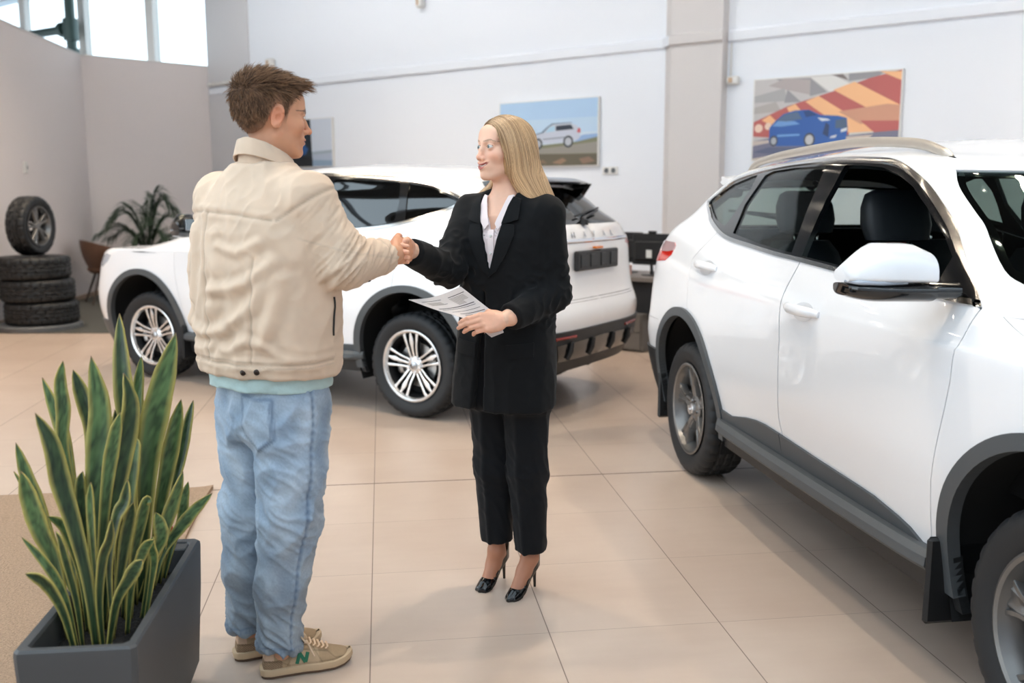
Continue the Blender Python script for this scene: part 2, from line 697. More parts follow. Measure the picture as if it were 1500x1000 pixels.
# ---- ceiling downlights: fitting + lamp
M_LAMP = mat('lamp_lens', (1, 0.95, 0.88), 0.4, emit=(1.0, 0.88, 0.72, 30.0))
M_LAMP.cycles.emission_sampling = 'NONE'      # the spots below carry their light
proto = None
spots_ = [(e, v) for v in (1.0, 2.4, 3.8, 5.2, 6.6) for e in np.arange(-9.4, 7.9, 1.45)]
spots_ += [(e, v) for v in (-4.0, -2.0) for e in np.arange(-9.4, 7.9, 1.45)]
for e, v in spots_:
    p = es(e, v, ROOM_H)
    if proto is None:
        proto = thing('ceiling_light', 'small round downlight in the ceiling of the showroom', 'ceiling light', p, 0, 'ceiling downlights')
        mb = MB()
        mb.lathe([(0.11, 0), (0.12, -0.012), (0.105, -0.02), (0.085, -0.012), (0.08, 0.0)], n=20)
        mb.build('trim_ring', M_WHITEPL, proto, True)
        mb = MB()
        mb.lathe([(0.0, -0.006), (0.05, -0.008), (0.084, -0.004)], n=20)
        mb.build('lens', M_LAMP, proto, True)
    else:
        c_ = dup_tree(proto)
        c_.location = p
for i, (e, s, pw) in enumerate(((-0.07, 1.63, 210), (-1.35, 0.95, 150), (-3.3, 3.2, 110), (1.6, 4.4, 260), (-6.2, 4.2, 330), (-8.6, 2.6, 300), (-5.4, 1.4, 260))):  # far-left spots are added to brighten the floor and partition there
    d = bpy.data.lights.new('downlight', 'SPOT')
    d.energy = pw
    d.color = (1.0, 0.83, 0.64)
    d.spot_size = math.radians(110)
    d.spot_blend = 0.8
    d.shadow_soft_size = 0.08
    o = bpy.data.objects.new('downlight', d)
    COL.objects.link(o)
    o.location = es(e, s, ROOM_H - 0.06)

# ---- dark carpet field at the far left
M_CARPET = mat('dark_carpet', srgb(70, 70, 66), 0.95, bump=(400, 0.3, 0.004), noise=(40, 0.15))
mb = MB()
mb.add([(-4.33, 7.86, 0), (-0.6, 7.35, 0), (0.2, 9.5, 0), (-2.6, 12.9, 0), (-4.14, 11.85, 0), (-4.33, 7.86, 0.008), (-0.6, 7.35, 0.008), (0.2, 9.5, 0.008), (-2.6, 12.9, 0.008), (-4.14, 11.85, 0.008)],
       [(4, 3, 2, 1, 0), (5, 6, 7, 8, 9), (0, 1, 6, 5), (1, 2, 7, 6), (2, 3, 8, 7), (3, 4, 9, 8), (4, 0, 5, 9)])
o = mb.build('carpet', M_CARPET)
o['kind'] = 'structure'

# added fill: unseen ceiling spots that brighten the back wall
for e in (-8.6, -6.2, -4.2, -1.0, 1.4, 4.0):
    d = bpy.data.lights.new('back_wall_fill', 'SPOT')
    d.energy = 85
    d.color = (0.93, 0.97, 1.0)
    d.spot_size = math.radians(125)
    d.spot_blend = 1.0
    d.shadow_soft_size = 0.15
    o = bpy.data.objects.new('back_wall_fill', d)
    COL.objects.link(o)
    o.location = es(e, 4.4, ROOM_H - 0.1)
    o.rotation_euler = (es(e, S_BACK, 2.6) - o.location).to_track_quat('-Z', 'Y').to_euler()
# ================================================================ cars: one continuous parametric body surface,
# cut into panels (doors, hood, tailgate, glass, trim) along traced outlines
GLASS_CLEAR = glass_mat('car_glass_tinted', (0.74, 0.79, 0.76), 1.5)
GLASS_DARK = glass_mat('car_glass_privacy', (0.16, 0.19, 0.18), 1.5, extra=0.10)
GLASS_WS = glass_mat('car_windshield_glass', (0.58, 0.64, 0.62), 1.5)
M_PAINT = mat('white_car_paint', srgb(236, 237, 240), 0.35, coat=1.0, coat_rough=0.02)
M_INNER = mat('car_lining', srgb(17, 18, 19), 0.9, spec=.2)
M_CLAD = mat('grey_cladding', srgb(72, 76, 79), 0.5, bump=(900, 0.1, 0.0006))
M_CLAD2 = mat('black_cladding', srgb(27, 29, 31), 0.5, bump=(900, 0.1, 0.0006))
M_GLOSSBLK = mat('gloss_black_trim', srgb(14, 15, 17), 0.12, coat=0.6)
M_SEAMSHADE = mat('seam_shade_dark', srgb(24, 25, 27), 0.6)
M_TRIMCH = mat('satin_chrome_trim', (0.80, 0.79, 0.77), 0.16, 1.0)
M_RAIL = mat('roof_rail_silver', srgb(196, 188, 178), 0.35, 0.55)
M_TYRE = mat('tyre_rubber', srgb(25, 27, 30), 0.62, bump=(220, 0.15, 0.002))
M_RIMS = mat('rim_silver', (0.80, 0.79, 0.78), 0.25, 0.85)
M_RIMD = mat('rim_graphite', (0.20, 0.195, 0.19), 0.33, 0.8)
M_RIMB = mat('rim_pocket_black', srgb(20, 21, 23), 0.4)
M_DISC = mat('brake_disc_steel', (0.45, 0.44, 0.43), 0.4, 1.0)
M_WELL = mat('wheel_well_lining', srgb(14, 15, 17), 0.9)
M_SEAT = mat('dark_seat_leather', srgb(26, 31, 36), 0.55, bump=(300, 0.1, 0.001))
M_REDL = mat('red_lamp_plastic', srgb(196, 34, 22), 0.15, coat=0.5)
M_LENS = mat('clear_lamp_lens', srgb(160, 168, 180), 0.1, coat=0.8)
M_LENSP = mat('smoked_lamp_lens', srgb(190, 160, 162), 0.12, coat=0.8)
M_ORANGE = mat('orange_lamp_plastic', srgb(214, 120, 40), 0.2)


class Surf:
    NE, NS = 80, 110          # samples round an end / along the side

    def __init__(s, rows, nsub=12):
        U = []
        for r in rows:
            U.append(s.plan(r))
        C = np.array(U)                         # rows, nu, 3
        C = C.transpose(1, 0, 2)                # nu, rows, 3
        nu, nr, _ = C.shape
        t = np.zeros((nu, nr))
        t[:, 1:] = np.cumsum(np.maximum(np.linalg.norm(np.diff(C, axis=1), axis=2), 1e-4), axis=1)
        h = np.diff(t, axis=1)[:, :, None]
        d = np.diff(C, axis=1) / h
        m = np.zeros_like(C)
        m[:, 1:-1] = (d[:, :-1] * h[:, 1:] + d[:, 1:] * h[:, :-1]) / (h[:, 1:] + h[:, :-1])
        m[:, 0] = d[:, 0]
        m[:, -1] = d[:, -1] * np.array([1, 1, 0])
        out = []
        for i in range(nr - 1):
            for k in range(nsub):
                a = k / nsub
                h00, h10, h01, h11 = 2 * a ** 3 - 3 * a ** 2 + 1, a ** 3 - 2 * a ** 2 + a, -2 * a ** 3 + 3 * a ** 2, a ** 3 - a ** 2
                out.append(h00 * C[:, i] + h10 * h[:, i] * m[:, i] + h01 * C[:, i + 1] + h11 * h[:, i] * m[:, i + 1])
        out.append(C[:, -1])
        s.P = np.array(out).transpose(1, 0, 2)  # nu, nv, 3
        s.nu, s.nv = s.P.shape[:2]
        s.nr = nr
        gu = np.gradient(s.P, axis=0)
        # mirror symmetry at the two centre lines
        gu[0] = gu[0] * np.array([0, 1, 0])
        gu[-1] = gu[-1] * np.array([0, 1, 0])
        gv = np.gradient(s.P, axis=1)
        N = np.cross(gu, gv)
        L = np.linalg.norm(N, axis=2, keepdims=True)
        N = np.where(L > 1e-12, N / np.maximum(L, 1e-12), np.array([0, 0, 1.0]))
        if N[s.nu // 2, s.nv // 3, 1] < 0:
            N = -N
        N[:, -1] = (0, 0, 1)
        s.N = N

    def plan(s, r):
        f = lambda k, x: np.interp(x, [p[0] for p in r[k]], [p[1] for p in r[k]]) if isinstance(r[k], list) else np.full(np.shape(x), float(r[k]))
        aR, aF, nR, nF = r.get('aR', .45), r.get('aF', .6), r.get('nR', 2.8), r.get('nF', 2.6)
        xR, xF = r['xR'], r['xF']

        def end(x0, a, n, sg):
            th = np.linspace(0, 1, 600) ** 2 * PI / 2
            th = np.concatenate([th, PI / 2 - th[::-1]])
            th = np.unique(np.round(th, 9))
            th.sort()
            ex, ey = a * np.clip(np.cos(th), 0, 1) ** (2 / n), np.clip(np.sin(th), 0, 1) ** (2 / n)
            w0 = float(f('w', np.array(x0)))
            L = np.concatenate([[0], np.cumsum(np.hypot(np.diff(ex), np.diff(ey) * w0))])
            q = np.linspace(0, L[-1], s.NE + 1)
            return x0 + sg * np.interp(q, L, ex), np.interp(q, L, ey)
        x0, x1 = xR + aR, xF - aF
        rx, ry = end(x0, aR, nR, -1)
        fx, fy = end(x1, aF, nF, 1)
        sx_ = np.linspace(x0, x1, s.NS + 1)
        x = np.concatenate([rx, sx_[1:-1], fx[::-1]])
        fr = np.concatenate([ry, np.ones(s.NS - 1), fy[::-1]])
        y = fr * f('w', x)
        z = f('z', x)
        if 'crown' in r:
            z = z + r['crown'] * (1 - fr ** 2)
        if isinstance(r['z'], list):            # smooth the height line
            k = np.ones(9) / 9
            zz = np.concatenate([z[8:0:-1], z, z[-2:-10:-1]])
            for _ in range(3):
                zz = np.convolve(zz, k, 'same')
            z = zz[8:-8]
        return np.stack([x, y, z], 1)

    def ev(s, uv, arr=None):
        A = s.P if arr is None else arr
        uv = np.asarray(uv, float)
        a = np.clip(uv[:, 0], 0, 1) * (s.nu - 1)
        b = np.clip(uv[:, 1], 0, 1) * (s.nv - 1)
        i = np.minimum(a.astype(int), s.nu - 2)
        j = np.minimum(b.astype(int), s.nv - 2)
        fa, fb = (a - i)[:, None], (b - j)[:, None]
        return A[i, j] * (1 - fa) * (1 - fb) + A[i + 1, j] * fa * (1 - fb) + A[i, j + 1] * (1 - fa) * fb + A[i + 1, j + 1] * fa * fb

    def inv(s, pts, ax=(0, 2), ur=(0.2, 0.8), vr=(0, 0.99)):
        i0, i1 = int(ur[0] * (s.nu - 1)), int(ur[1] * (s.nu - 1)) + 1
        j0, j1 = int(vr[0] * (s.nv - 1)), int(vr[1] * (s.nv - 1)) + 1
        G = s.P[i0:i1, j0:j1][:, :, list(ax)]
        out = []
        for p in pts:
            p = np.array(p)
            D = ((G - p) ** 2).sum(2)
            i, j = np.unravel_index(np.argmin(D), D.shape)
            uv = np.array([(i0 + i) / (s.nu - 1), (j0 + j) / (s.nv - 1)])
            eu, ev_ = 0.5 / (s.nu - 1), 0.5 / (s.nv - 1)
            for _ in range(4):
                q = s.ev([uv, uv + [eu, 0], uv - [eu, 0], uv + [0, ev_], uv - [0, ev_]])[:, list(ax)]
                J = np.stack([(q[1] - q[2]) / (2 * eu), (q[3] - q[4]) / (2 * ev_)], 1)
                if abs(np.linalg.det(J)) < 1e-9:
                    break
                st = np.linalg.solve(J, p - q[0])
                uv = uv + np.clip(st, -0.01, 0.01)
                uv[0] = min(max(uv[0], 0), 1)
                uv[1] = min(max(uv[1], 0), 1)
            out.append(uv)
        return np.array(out)


def inset(poly, d):
    P = np.array(poly, float)
    A = 0.5 * np.sum(P[:, 0] * np.roll(P[:, 1], -1) - np.roll(P[:, 0], -1) * P[:, 1])
    sg = 1 if A > 0 else -1
    t = np.roll(P, -1, 0) - np.roll(P, 1, 0)
    t /= np.maximum(np.linalg.norm(t, axis=1, keepdims=True), 1e-9)
    return P + sg * d * np.stack([-t[:, 1], t[:, 0]], 1)


def panel(sf, inc, exc, name, mats, parent, off=0.0, th=0.02, side=0, step=(0.012, 0.012), both=False, skirt=True, prof=None):
    """cut a solid panel out of the body surface. inc / exc: (u, v) loops. side +1 left, -1 right, both: symmetric over the centre"""
    lu, lv = 5.0, 3.2
    sc = np.array([lu, lv])
    loops = [dens(np.asarray(l) * sc, .04) for l in inc] + [dens(np.asarray(l) * sc, .04) for l in exc]
    V, E = [], []
    for l in loops:
        n0 = len(V)
        V.extend(l.tolist())
        E.extend([(n0 + i, n0 + (i + 1) % len(l)) for i in range(len(l))])
    lo = np.min([l.min(0) for l in loops[:len(inc)]], 0)
    hi = np.max([l.max(0) for l in loops[:len(inc)]], 0)
    gx = np.arange(lo[0], hi[0], step[0] * lu)
    gy = np.arange(lo[1], hi[1], step[1] * lv)
    G = np.stack(np.meshgrid(gx, gy), -1).reshape(-1, 2)
    G = G + (np.random.RandomState(1).rand(len(G), 2) - .5) * 1e-4
    ins = np.zeros(len(G), bool)
    for l in loops[:len(inc)]:
        ins |= pip(G, l)
    for l in loops[len(inc):]:
        ins &= ~pip(G, l)
    G = G[ins]
    B = np.array(V)
    if len(G):
        md = np.full(len(G), 9.0)
        for k in range(0, len(B), 400):
            md = np.minimum(md, np.sqrt(((G[:, None] - B[None, k:k + 400]) ** 2).sum(2)).min(1))
        G = G[md > 0.35 * min(step[0] * lu, step[1] * lv)]
    pts = [Vector(p) for p in V] + [Vector(p) for p in G]
    vo, eo, fo, *_ = geometry.delaunay_2d_cdt(pts, E, [], 0, 1e-6)
    vo = np.array([tuple(p) for p in vo])
    T = np.array([f for f in fo if len(f) == 3])
    cen = vo[T].mean(1)
    keep = np.zeros(len(T), bool)
    for l in loops[:len(inc)]:
        keep |= pip(cen, l)
    for l in loops[len(inc):]:
        keep &= ~pip(cen, l)
    T = T[keep]
    used = np.unique(T)
    rm = -np.ones(len(vo), int)
    rm[used] = np.arange(len(used))
    T = rm[T]
    uv = vo[used] / sc
    P = sf.ev(uv)
    N = sf.ev(uv, sf.N)
    N /= np.maximum(np.linalg.norm(N, axis=1, keepdims=True), 1e-9)
    # outward orientation
    fn = np.cross(P[T[:, 1]] - P[T[:, 0]], P[T[:, 2]] - P[T[:, 0]])
    fl_ = (fn * N[T].mean(1)).sum(1) < 0
    T[fl_] = T[fl_][:, ::-1]
    o_ = off if prof is None else off + prof(P, uv)[:, None]
    A = P + N * o_
    Bk = P + N * (off - th)
    n = len(P)
    Vv, Nn, Ff, Mi = [A, Bk], [N, -N], [T, T[:, ::-1] + n], [np.zeros(len(T), int), np.ones(len(T), int)]
    ed = np.concatenate([T[:, [0, 1]], T[:, [1, 2]], T[:, [2, 0]]])
    key = np.sort(ed, 1)
    _, idx, cnt = np.unique(key[:, 0] * 1000003 + key[:, 1], return_index=True, return_counts=True)
    be = ed[idx[cnt == 1]]
    if both:
        be = be[~((np.abs(P[be[:, 0], 1]) < 1e-4) & (np.abs(P[be[:, 1], 1]) < 1e-4))]
    if len(be) and skirt:
        a, b = be[:, 0], be[:, 1]
        k = len(be)
        base = 2 * n
        dirv = np.cross(A[b] - A[a], N[a])
        dirv /= np.maximum(np.linalg.norm(dirv, axis=1, keepdims=True), 1e-9)
        Vv += [A[a], A[b], Bk[a], Bk[b]]
        Nn += [dirv] * 4
        r = np.arange(k)
        q1 = np.stack([base + r, base + 2 * k + r, base + k + r], 1)
        q2 = np.stack([base + k + r, base + 2 * k + r, base + 3 * k + r], 1)
        Ff += [q1, q2]
        Mi += [np.zeros(k, int), np.zeros(k, int)]
    Vv, Nn, Ff, Mi = np.concatenate(Vv), np.concatenate(Nn), np.concatenate(Ff), np.concatenate(Mi)
    flip = np.array([1, -1, 1])
    if both:
        m_ = len(Vv)
        Vv = np.concatenate([Vv, Vv * flip])
        Nn = np.concatenate([Nn, Nn * flip])
        Ff = np.concatenate([Ff, Ff[:, ::-1] + m_])
        Mi = np.concatenate([Mi, Mi])
    elif side < 0:
        Vv, Nn, Ff = Vv * flip, Nn * flip, Ff[:, ::-1]
    return np_mesh(name, Vv, Ff, mats, parent, True, mi=Mi if len(mats) > 1 else None, normals=Nn)


def strip_on(sf, uvp, name, m, parent, off, r, side, n=8, flat=1.0):
    P = sf.ev(uvp) + sf.ev(uvp, sf.N) * off
    if side < 0:
        P = P * np.array([1, -1, 1])
    mb = MB()
    mb.tube(P, r, n, flat=flat)
    return mb.build(name, m, parent, True, 40)


# ---------------------------------------------------------------- wheels
TY_R, RIM_R, TY_W = 0.352, 0.236, 0.225


def tyre_mesh(name, m, parent, R=TY_R, r=RIM_R, W=TY_W, blocks=True, axis='y', seg=144, chunky=False):
    w = W / 2
    pr = [(r - 0.012, -w * .72), (r + .004, -w * .80), (r + .02, -w * .86), ((R + r) / 2, -w * 1.0), (R - .035, -w * .98), (R - .016, -w * .90), (R - .004, -w * .74)]
    g = []
    for i, x in enumerate(np.linspace(-.62, .62, 22)):
        dep = 0.009 if any(abs(x - c) < .04 for c in (-.36, 0.0, .36)) else 0
        g.append((R - dep - .004 * abs(x) ** 2, w * x))
    pr = pr + g + [(a, -b) for a, b in pr[::-1]]
    pr = np.array(pr)
    th = np.arange(seg) * 2 * PI / seg
    m_ = len(pr)
    rr = np.repeat(pr[None, :, 0], seg, 0)
    hh = np.repeat(pr[None, :, 1], seg, 0)
    if blocks:
        ax = np.abs(pr[:, 1]) / w
        sh = (ax > .40) & (pr[:, 0] > R - .03)
        ce = (ax <= .40) & (ax > .06)
        k = np.arange(seg)
        per = 4 if not chunky else 6
        cut = (k % per == 0)
        rr[np.ix_(cut, sh)] -= .008 if not chunky else .012
        cut2 = (k % per == per // 2)
        rr[np.ix_(cut2, ce)] -= .006 if not chunky else .011
    V = np.stack([rr * np.sin(th)[:, None], hh, rr * np.cos(th)[:, None]], -1).reshape(-1, 3)
    a = np.arange(seg)[:, None] * m_ + np.arange(m_ - 1)[None]
    b = ((np.arange(seg) + 1) % seg)[:, None] * m_ + np.arange(m_ - 1)[None]
    F = np.stack([a, b, b + 1, a + 1], -1).reshape(-1, 4)
    o = np_mesh(name, V, F, m, parent, True)
    o.data.set_sharp_from_angle(angle=math.radians(38))
    return o


def spoke_bar(mb, path, widths, y0, y1, dish=None, ridge=0.0):
    """flat bar along a 2-D path (r-plane x,z); front at y1, back at y0 (y outwards)"""
    n = len(path)
    P = np.array(path, float)
    T = np.gradient(P, axis=0)
    T /= np.linalg.norm(T, axis=1, keepdims=True)
    Nn = np.stack([-T[:, 1], T[:, 0]], 1)
    V = []
    for i in range(n):
        rr = np.hypot(*P[i])
        dy = 0 if dish is None else dish(rr)
        w = widths[i] / 2
        for k, (q, yy) in enumerate(((-1.25, y0), (-1.0, y1 - .004), (-.75, y1), (0, y1 + ridge), (.75, y1), (1.0, y1 - .004), (1.25, y0))):
            p = P[i] + Nn[i] * w * q
            V.append((p[0], yy + dy, p[1]))
    m = 7
    F = []
    for i in range(n - 1):
        for k in range(m - 1):
            F.append((i * m + k, (i + 1) * m + k, (i + 1) * m + k + 1, i * m + k + 1))
        F.append((i * m + m - 1, (i + 1) * m + m - 1, (i + 1) * m, i * m))
    F += [tuple(range(m - 1, -1, -1)), tuple(range((n - 1) * m, n * m))]
    k0 = len(mb.m)
    mb.add(V, F)
    for i in range(n - 1):                      # the flanks of a spoke are painted dark
        for k in (0, m - 2, m - 1):
            mb.m[k0 + i * m + k] = 1


def make_wheel(kind, parent, loc, out, spin=0.0, steer=0.0):
    """out = +1 when the outer face looks to +y"""
    w = bpy.data.objects.new('wheel', None)
    COL.objects.link(w)
    w.parent = parent
    w.location = loc
    w.rotation_euler = (0, 0, steer + (0 if out > 0 else PI))
    tyre_mesh('tyre', M_TYRE, w)
    rim = MB()
    W = TY_W / 2
    R = RIM_R
    # barrel and lip (outer side at +y)
    rim.lathe([(R - .012, -W * .8), (R - .004, -W * .86), (R - .02, -W * .7), (R - .028, 0), (R - .022, W * .55), (R - .012, W * .74), (R + .002, W * .84), (R + .006, W * .9), (R - .002, W * .93), (R - .012, W * .88), (R - .020, W * .70), (R - .034, W * .45), (R - .036, -W * .6), (R - .012, -W * .8)], 'y', 72)
    for k in range(72):
        for i in (10, 11, 12):
            rim.m[k * 13 + i] = 1
    lipm = M_RIMS if kind == 'silver' else M_RIMD
    rim.build('rim', [lipm, M_RIMB if kind == 'silver' else lipm], w, True, 35)
    sp = MB()
    pk = MB()
    yf = W * .74
    dish = lambda r: -0.018 * (1 - min(1, max(0, (r - .05) / (R - .07)))) ** 2 - .004
    if kind == 'silver':
        for g in range(5):
            a0 = spin + g * 2 * PI / 5
            for side in (-1, 0, 1):
                rs = np.linspace(.045, R - .012, 14)
                path, wd = [], []
                for r in rs:
                    t = (r - .045) / (R - .057)
                    if side == 0:
                        an = a0
                        wd.append(.019 + .018 * math.exp(-((t - .66) / .2) ** 2) - .004 * t)
                    else:
                        an = a0 + side * math.radians(29 * (1 - t) ** 1.3 * (1 - .35 * math.sin(PI * t)) + 14.5 * t ** .8)
                        wd.append(.0165 + .016 * max(0, t - .55) ** 1.0 + .03 * max(0, t - .86))
                    path.append((r * math.sin(an), r * math.cos(an)))
                spoke_bar(sp, path, wd, yf - .03, yf, dish, .0015)
        hubr = .062
    else:
        for g in range(5):
            a0 = spin + g * 2 * PI / 5
            rs = np.linspace(.04, R - .010, 10)
            path = [(r * math.sin(a0), r * math.cos(a0)) for r in rs]
            wd = [.046 + .020 * ((r - .04) / (R - .05)) ** 2 for r in rs]
            spoke_bar(sp, path, wd, yf - .035, yf, dish, -.007)
            for sd in (-1, 1):
                path = []
                for r in rs[4:]:
                    t = (r - rs[4]) / (rs[-1] - rs[4])
                    an = a0 + sd * (.020 / r + math.radians(9) * t ** 1.6)
                    path.append((r * math.sin(an), r * math.cos(an)))
                spoke_bar(sp, path, [.016] * len(path), yf - .035, yf + .002, dish, 0)
        hubr = .072
    sp.lathe([(0.0, yf - .012), (.03, yf - .012), (hubr * .8, yf - .016), (hubr, yf - .026), (hubr, yf - .05), (0, yf - .05)], 'y', 30)
    sp.build('spokes', [lipm, M_RIMB if kind == 'silver' else lipm], w, True, 35)
    # dark pockets behind the spokes
    pk.lathe([(.05, -.01), (R - .03, -.012), (R - .03, -.016), (.05, -.016)], 'y', 40, close=True)
    pk.build('inner_pocket', M_RIMB, w, True, 35)
    d = MB()
    d.lathe([(.07, .016), (.075, .022), (.148, .022), (.15, .018), (.15, .006), (.07, .006)], 'y', 48, close=True)
    d.build('brake_disc', M_DISC, w, True, 35)
    cal = MB()
    pts = []
    for an in np.linspace(-.45, .45, 9):
        pts.append((.142 * math.cos(an), .022, .142 * math.sin(an)))
    cal.tube(pts, [.024] + [.03] * 7 + [.024], 8)
    cal.build('brake_caliper', M_DISC, w, True, 40)
    cap = MB()
    cap.lathe([(.0, yf + .004), (.02, yf + .003), (.027, yf - .002), (.029, yf - .014)], 'y', 28)
    cap.build('hub_cap', M_ALU, w, True, 40)
    em = MB()
    for q in np.linspace(0, 2 * PI, 24, endpoint=False):
        pass
    em.tube([(.017 * math.cos(q), yf + .004, .012 * math.sin(q)) for q in np.linspace(0, 2 * PI, 25)], .0018, 6)
    em.tube([(-.010, yf + .005, -.006), (.010, yf + .005, .006)], .0022, 6)
    em.build('emblem', M_BLACK if kind == 'silver' else M_CHROME, w, True)
    for g in range(5):
        an = spin + (g + .5) * 2 * PI / 5
        nb = MB()
        r = .050
        nb.lathe([(0, yf - .006), (.008, yf - .006), (.0095, yf - .012), (.0095, yf - .035)], 'y', 8, (r * math.sin(an), 0, r * math.cos(an)))
        nb.build('wheel_nut', M_CHROME, w, True, 40)
    return w


# ---------------------------------------------------------------- the body
def arc_poly(cx, cz, rx, rz, n=48, z0=0.2, z1=None):
    """arch opening: the part of an ellipse above z0, closed along the bottom"""
    P = []
    zb = (z0 - cz) / rz
    a0 = math.asin(max(-1, zb))
    for k in range(n + 1):
        a = a0 + (PI - 2 * a0) * k / n
        P.append((cx + rx * math.cos(a), cz + rz * math.sin(a)))
    return P


def build_car(root, cfg):
    vis = cfg['side']                   # the side the photograph shows: +1 left, -1 right
    L = cfg['wb']
    flare = lambda w, b=.012: [(x, w + b * (math.exp(-((x - 0) / .38) ** 2) + math.exp(-((x - L) / .38) ** 2))) for x in np.linspace(-1, 3.6, 60)]
    rows = [
        dict(z=[(-1, .33), (-.5, .30), (0, .27), (2.7, .25), (3.5, .25)], w=.855, xR=-.84, xF=3.42, nR=3.2, nF=3),
        dict(z=[(-1, .47), (-.5, .44), (2.7, .41), (3.5, .40)], w=.880, xR=-.925, xF=3.50, nR=3.2, nF=3),
        dict(z=[(-1, .585), (3.5, .545)], w=flare(.905), xR=-.945, xF=3.53, nR=3.2, nF=3),
        dict(z=[(-1, .69), (3.5, .66)], w=flare(.920), xR=-.955, xF=3.53, nR=3.1, nF=2.9),
        dict(z=.82, w=flare(.922), xR=-.915, xF=3.50, nR=3.0, nF=2.8),
        dict(z=.97, w=flare(.915, .006), xR=-.90, xF=3.46, nR=2.9, nF=2.7),
        dict(z=[(-1, 1.13), (0, 1.09), (2.3, 1.055), (3.2, 1.03)], w=.892, xR=-.90, xF=3.14, nR=2.8, nF=2.7, aF=.7),
        dict(z=[(-1, 1.25), (-.3, 1.25), (.5, 1.20), (2.0, 1.15), (2.8, 1.15)], w=.835, xR=-.865, xF=2.62, nR=2.7, nF=2.6, aF=.55),
        dict(z=[(-1, 1.36), (2.3, 1.36)], w=.745, xR=-.735, xF=2.22, nR=2.7, nF=2.6, aF=.45),
        dict(z=[(-1, 1.48), (-.2, 1.49), (2.3, 1.50)], w=.665, xR=-.585, xF=1.97, nR=2.6, nF=2.5, aF=.42),
        dict(z=[(-.8, 1.525), (-.35, 1.565), (0, 1.59), (.8, 1.62), (1.4, 1.605), (1.9, 1.57)], w=.580, xR=-.46, xF=1.80, nR=2.7, nF=2.6, aF=.38),
        dict(z=[(-.7, 1.545), (-.3, 1.595), (0, 1.622), (.8, 1.655), (1.3, 1.645), (1.8, 1.585)], w=.475, xR=-.38, xF=1.66, nR=2.7, nF=2.6, aF=.36, crown=.01),
        dict(z=[(-.6, 1.59), (0, 1.66), (.8, 1.69), (1.3, 1.675), (1.6, 1.645)], w=.25, xR=-.05, xF=1.36, nR=2.3, nF=2.3, aF=.3, crown=.008),
        dict(z=[(0, 1.672), (.7, 1.698), (1.2, 1.685)], w=.001, xR=.25, xF=1.10, aR=.2, aF=.2),
    ]
    for r in rows[:6]:
        r['xF'] += cfg.get('nose', 0.0)
    sf = Surf(rows)
    S = lambda pts: sf.inv(pts, (0, 2), (0.08, 0.93))

    def side_loop(pts, step=.02):
        return S(dens(pts, step))

    zf_lo = 0.0
    dlo = np.concatenate([catmull(cfg['dlo_bot'], 4)[:-1], cfg['dlo_bot'][-1:], catmull(cfg['dlo_top'], 4)])
    cfg['dlo'] = dlo
    # traced outer outline of the window band
    dlo_uv = side_loop(dlo)
    archR = arc_poly(0.0, .40, .435, .445, z0=.18)
    archF = arc_poly(cfg['archF'], .40, .435, .445, z0=.18)
    archR_uv, archF_uv = side_loop(archR), side_loop(archF)
    fdoor, rdoor = cfg['fdoor'], cfg['rdoor']
    fd_uv, rd_uv = side_loop(fdoor), side_loop(rdoor)

    def zline(u0, u1, z, n=40):
        """points on the surface at height z between two u values (below the belt)"""
        out = []
        J = int(.62 * sf.nv)
        for u in np.linspace(u0, u1, n):
            col = sf.ev(np.stack([np.full(J, u), np.linspace(0, .62, J)], 1))[:, 2]
            out.append((u, float(np.interp(z, col, np.linspace(0, .62, J)))))
        return out

    def u_of_x(x, z=.7, rear=True):
        return float(sf.inv([(x, z)], (0, 2), (0.05, 0.95))[0, 0])
    # rear centre panels: bumper, lower cladding, tailgate, rear glass
    uRa = u_of_x(-.42)
    bump_r = zline(0, uRa, .775) + [(uRa, zline(uRa, uRa, .20, 1)[0][1]), (0, 0)]
    Y = lambda pts, vr=(0.15, 0.9): sf.inv(pts, (1, 2), (0.0, 0.3), vr)
    gate_side = [(.70, .79), (.705, .95), (.71, 1.08), (.69, 1.22), (.60, 1.40), (.50, 1.50)]
    tg = np.concatenate([[(0, Y([(0.0, .79)])[0][1])], Y(dens([(0.001, .79)] + gate_side + [(.001, 1.555)], .03, False)), [(0, Y([(0.001, 1.555)])[0][1])]])
    rg = np.concatenate([[(0, Y([(0.001, 1.275)])[0][1])], Y(dens([(0.001, 1.275), (.58, 1.275), (.635, 1.29), (.545, 1.42), (.475, 1.50), (.40, 1.525), (.001, 1.53)], .03, False)), [(0, Y([(0.001, 1.53)])[0][1])]])
    # front: hood, grille, lamps, windscreen
    YF = lambda pts, vr=(0.0, 0.95): sf.inv(pts, (1, 2), (0.66, 1.0), vr)
    ws_side = catmull(cfg['apil'], 4)                               # (x, z) along the inner pillar edge, bottom to top
    wsu = S(dens(ws_side, .02, False))
    vb, vt = float(S([ws_side[0]])[0, 1]), float(S([ws_side[-1]])[0, 1])
    ws = np.concatenate([[(1.0, vb + .002)], [(1.0 + (wsu[0, 0] - 1.0) * k / 12, vb + .002 * (1 - k / 12)) for k in range(1, 12)], wsu,
                         [(wsu[-1, 0] + (1.0 - wsu[-1, 0]) * k / 12, vt) for k in range(1, 12)], [(1.0, vt)]])
    uh = u_of_x(2.45, 1.10)
    vh0, vh1 = 5.35 / 13, 6.92 / 13
    hood = np.array([(1.0, vh0)] + [(1 - (1 - .80) * k / 20, vh0 + (.03 / 13) * k) for k in range(1, 21)] + [(.80 - (.80 - uh) * k / 10, vh0 + (.6 + .02 * k) / 13) for k in range(1, 11)] + [(uh + .0, vh1 - .002)] + [(uh + (1 - uh) * k / 20, vh1 - .002) for k in range(1, 21)])
    hl = YF(dens([(.50, .90), (.84, .92), (.86, .975), (.82, .99), (.55, .955)], .03), (.3, .5))
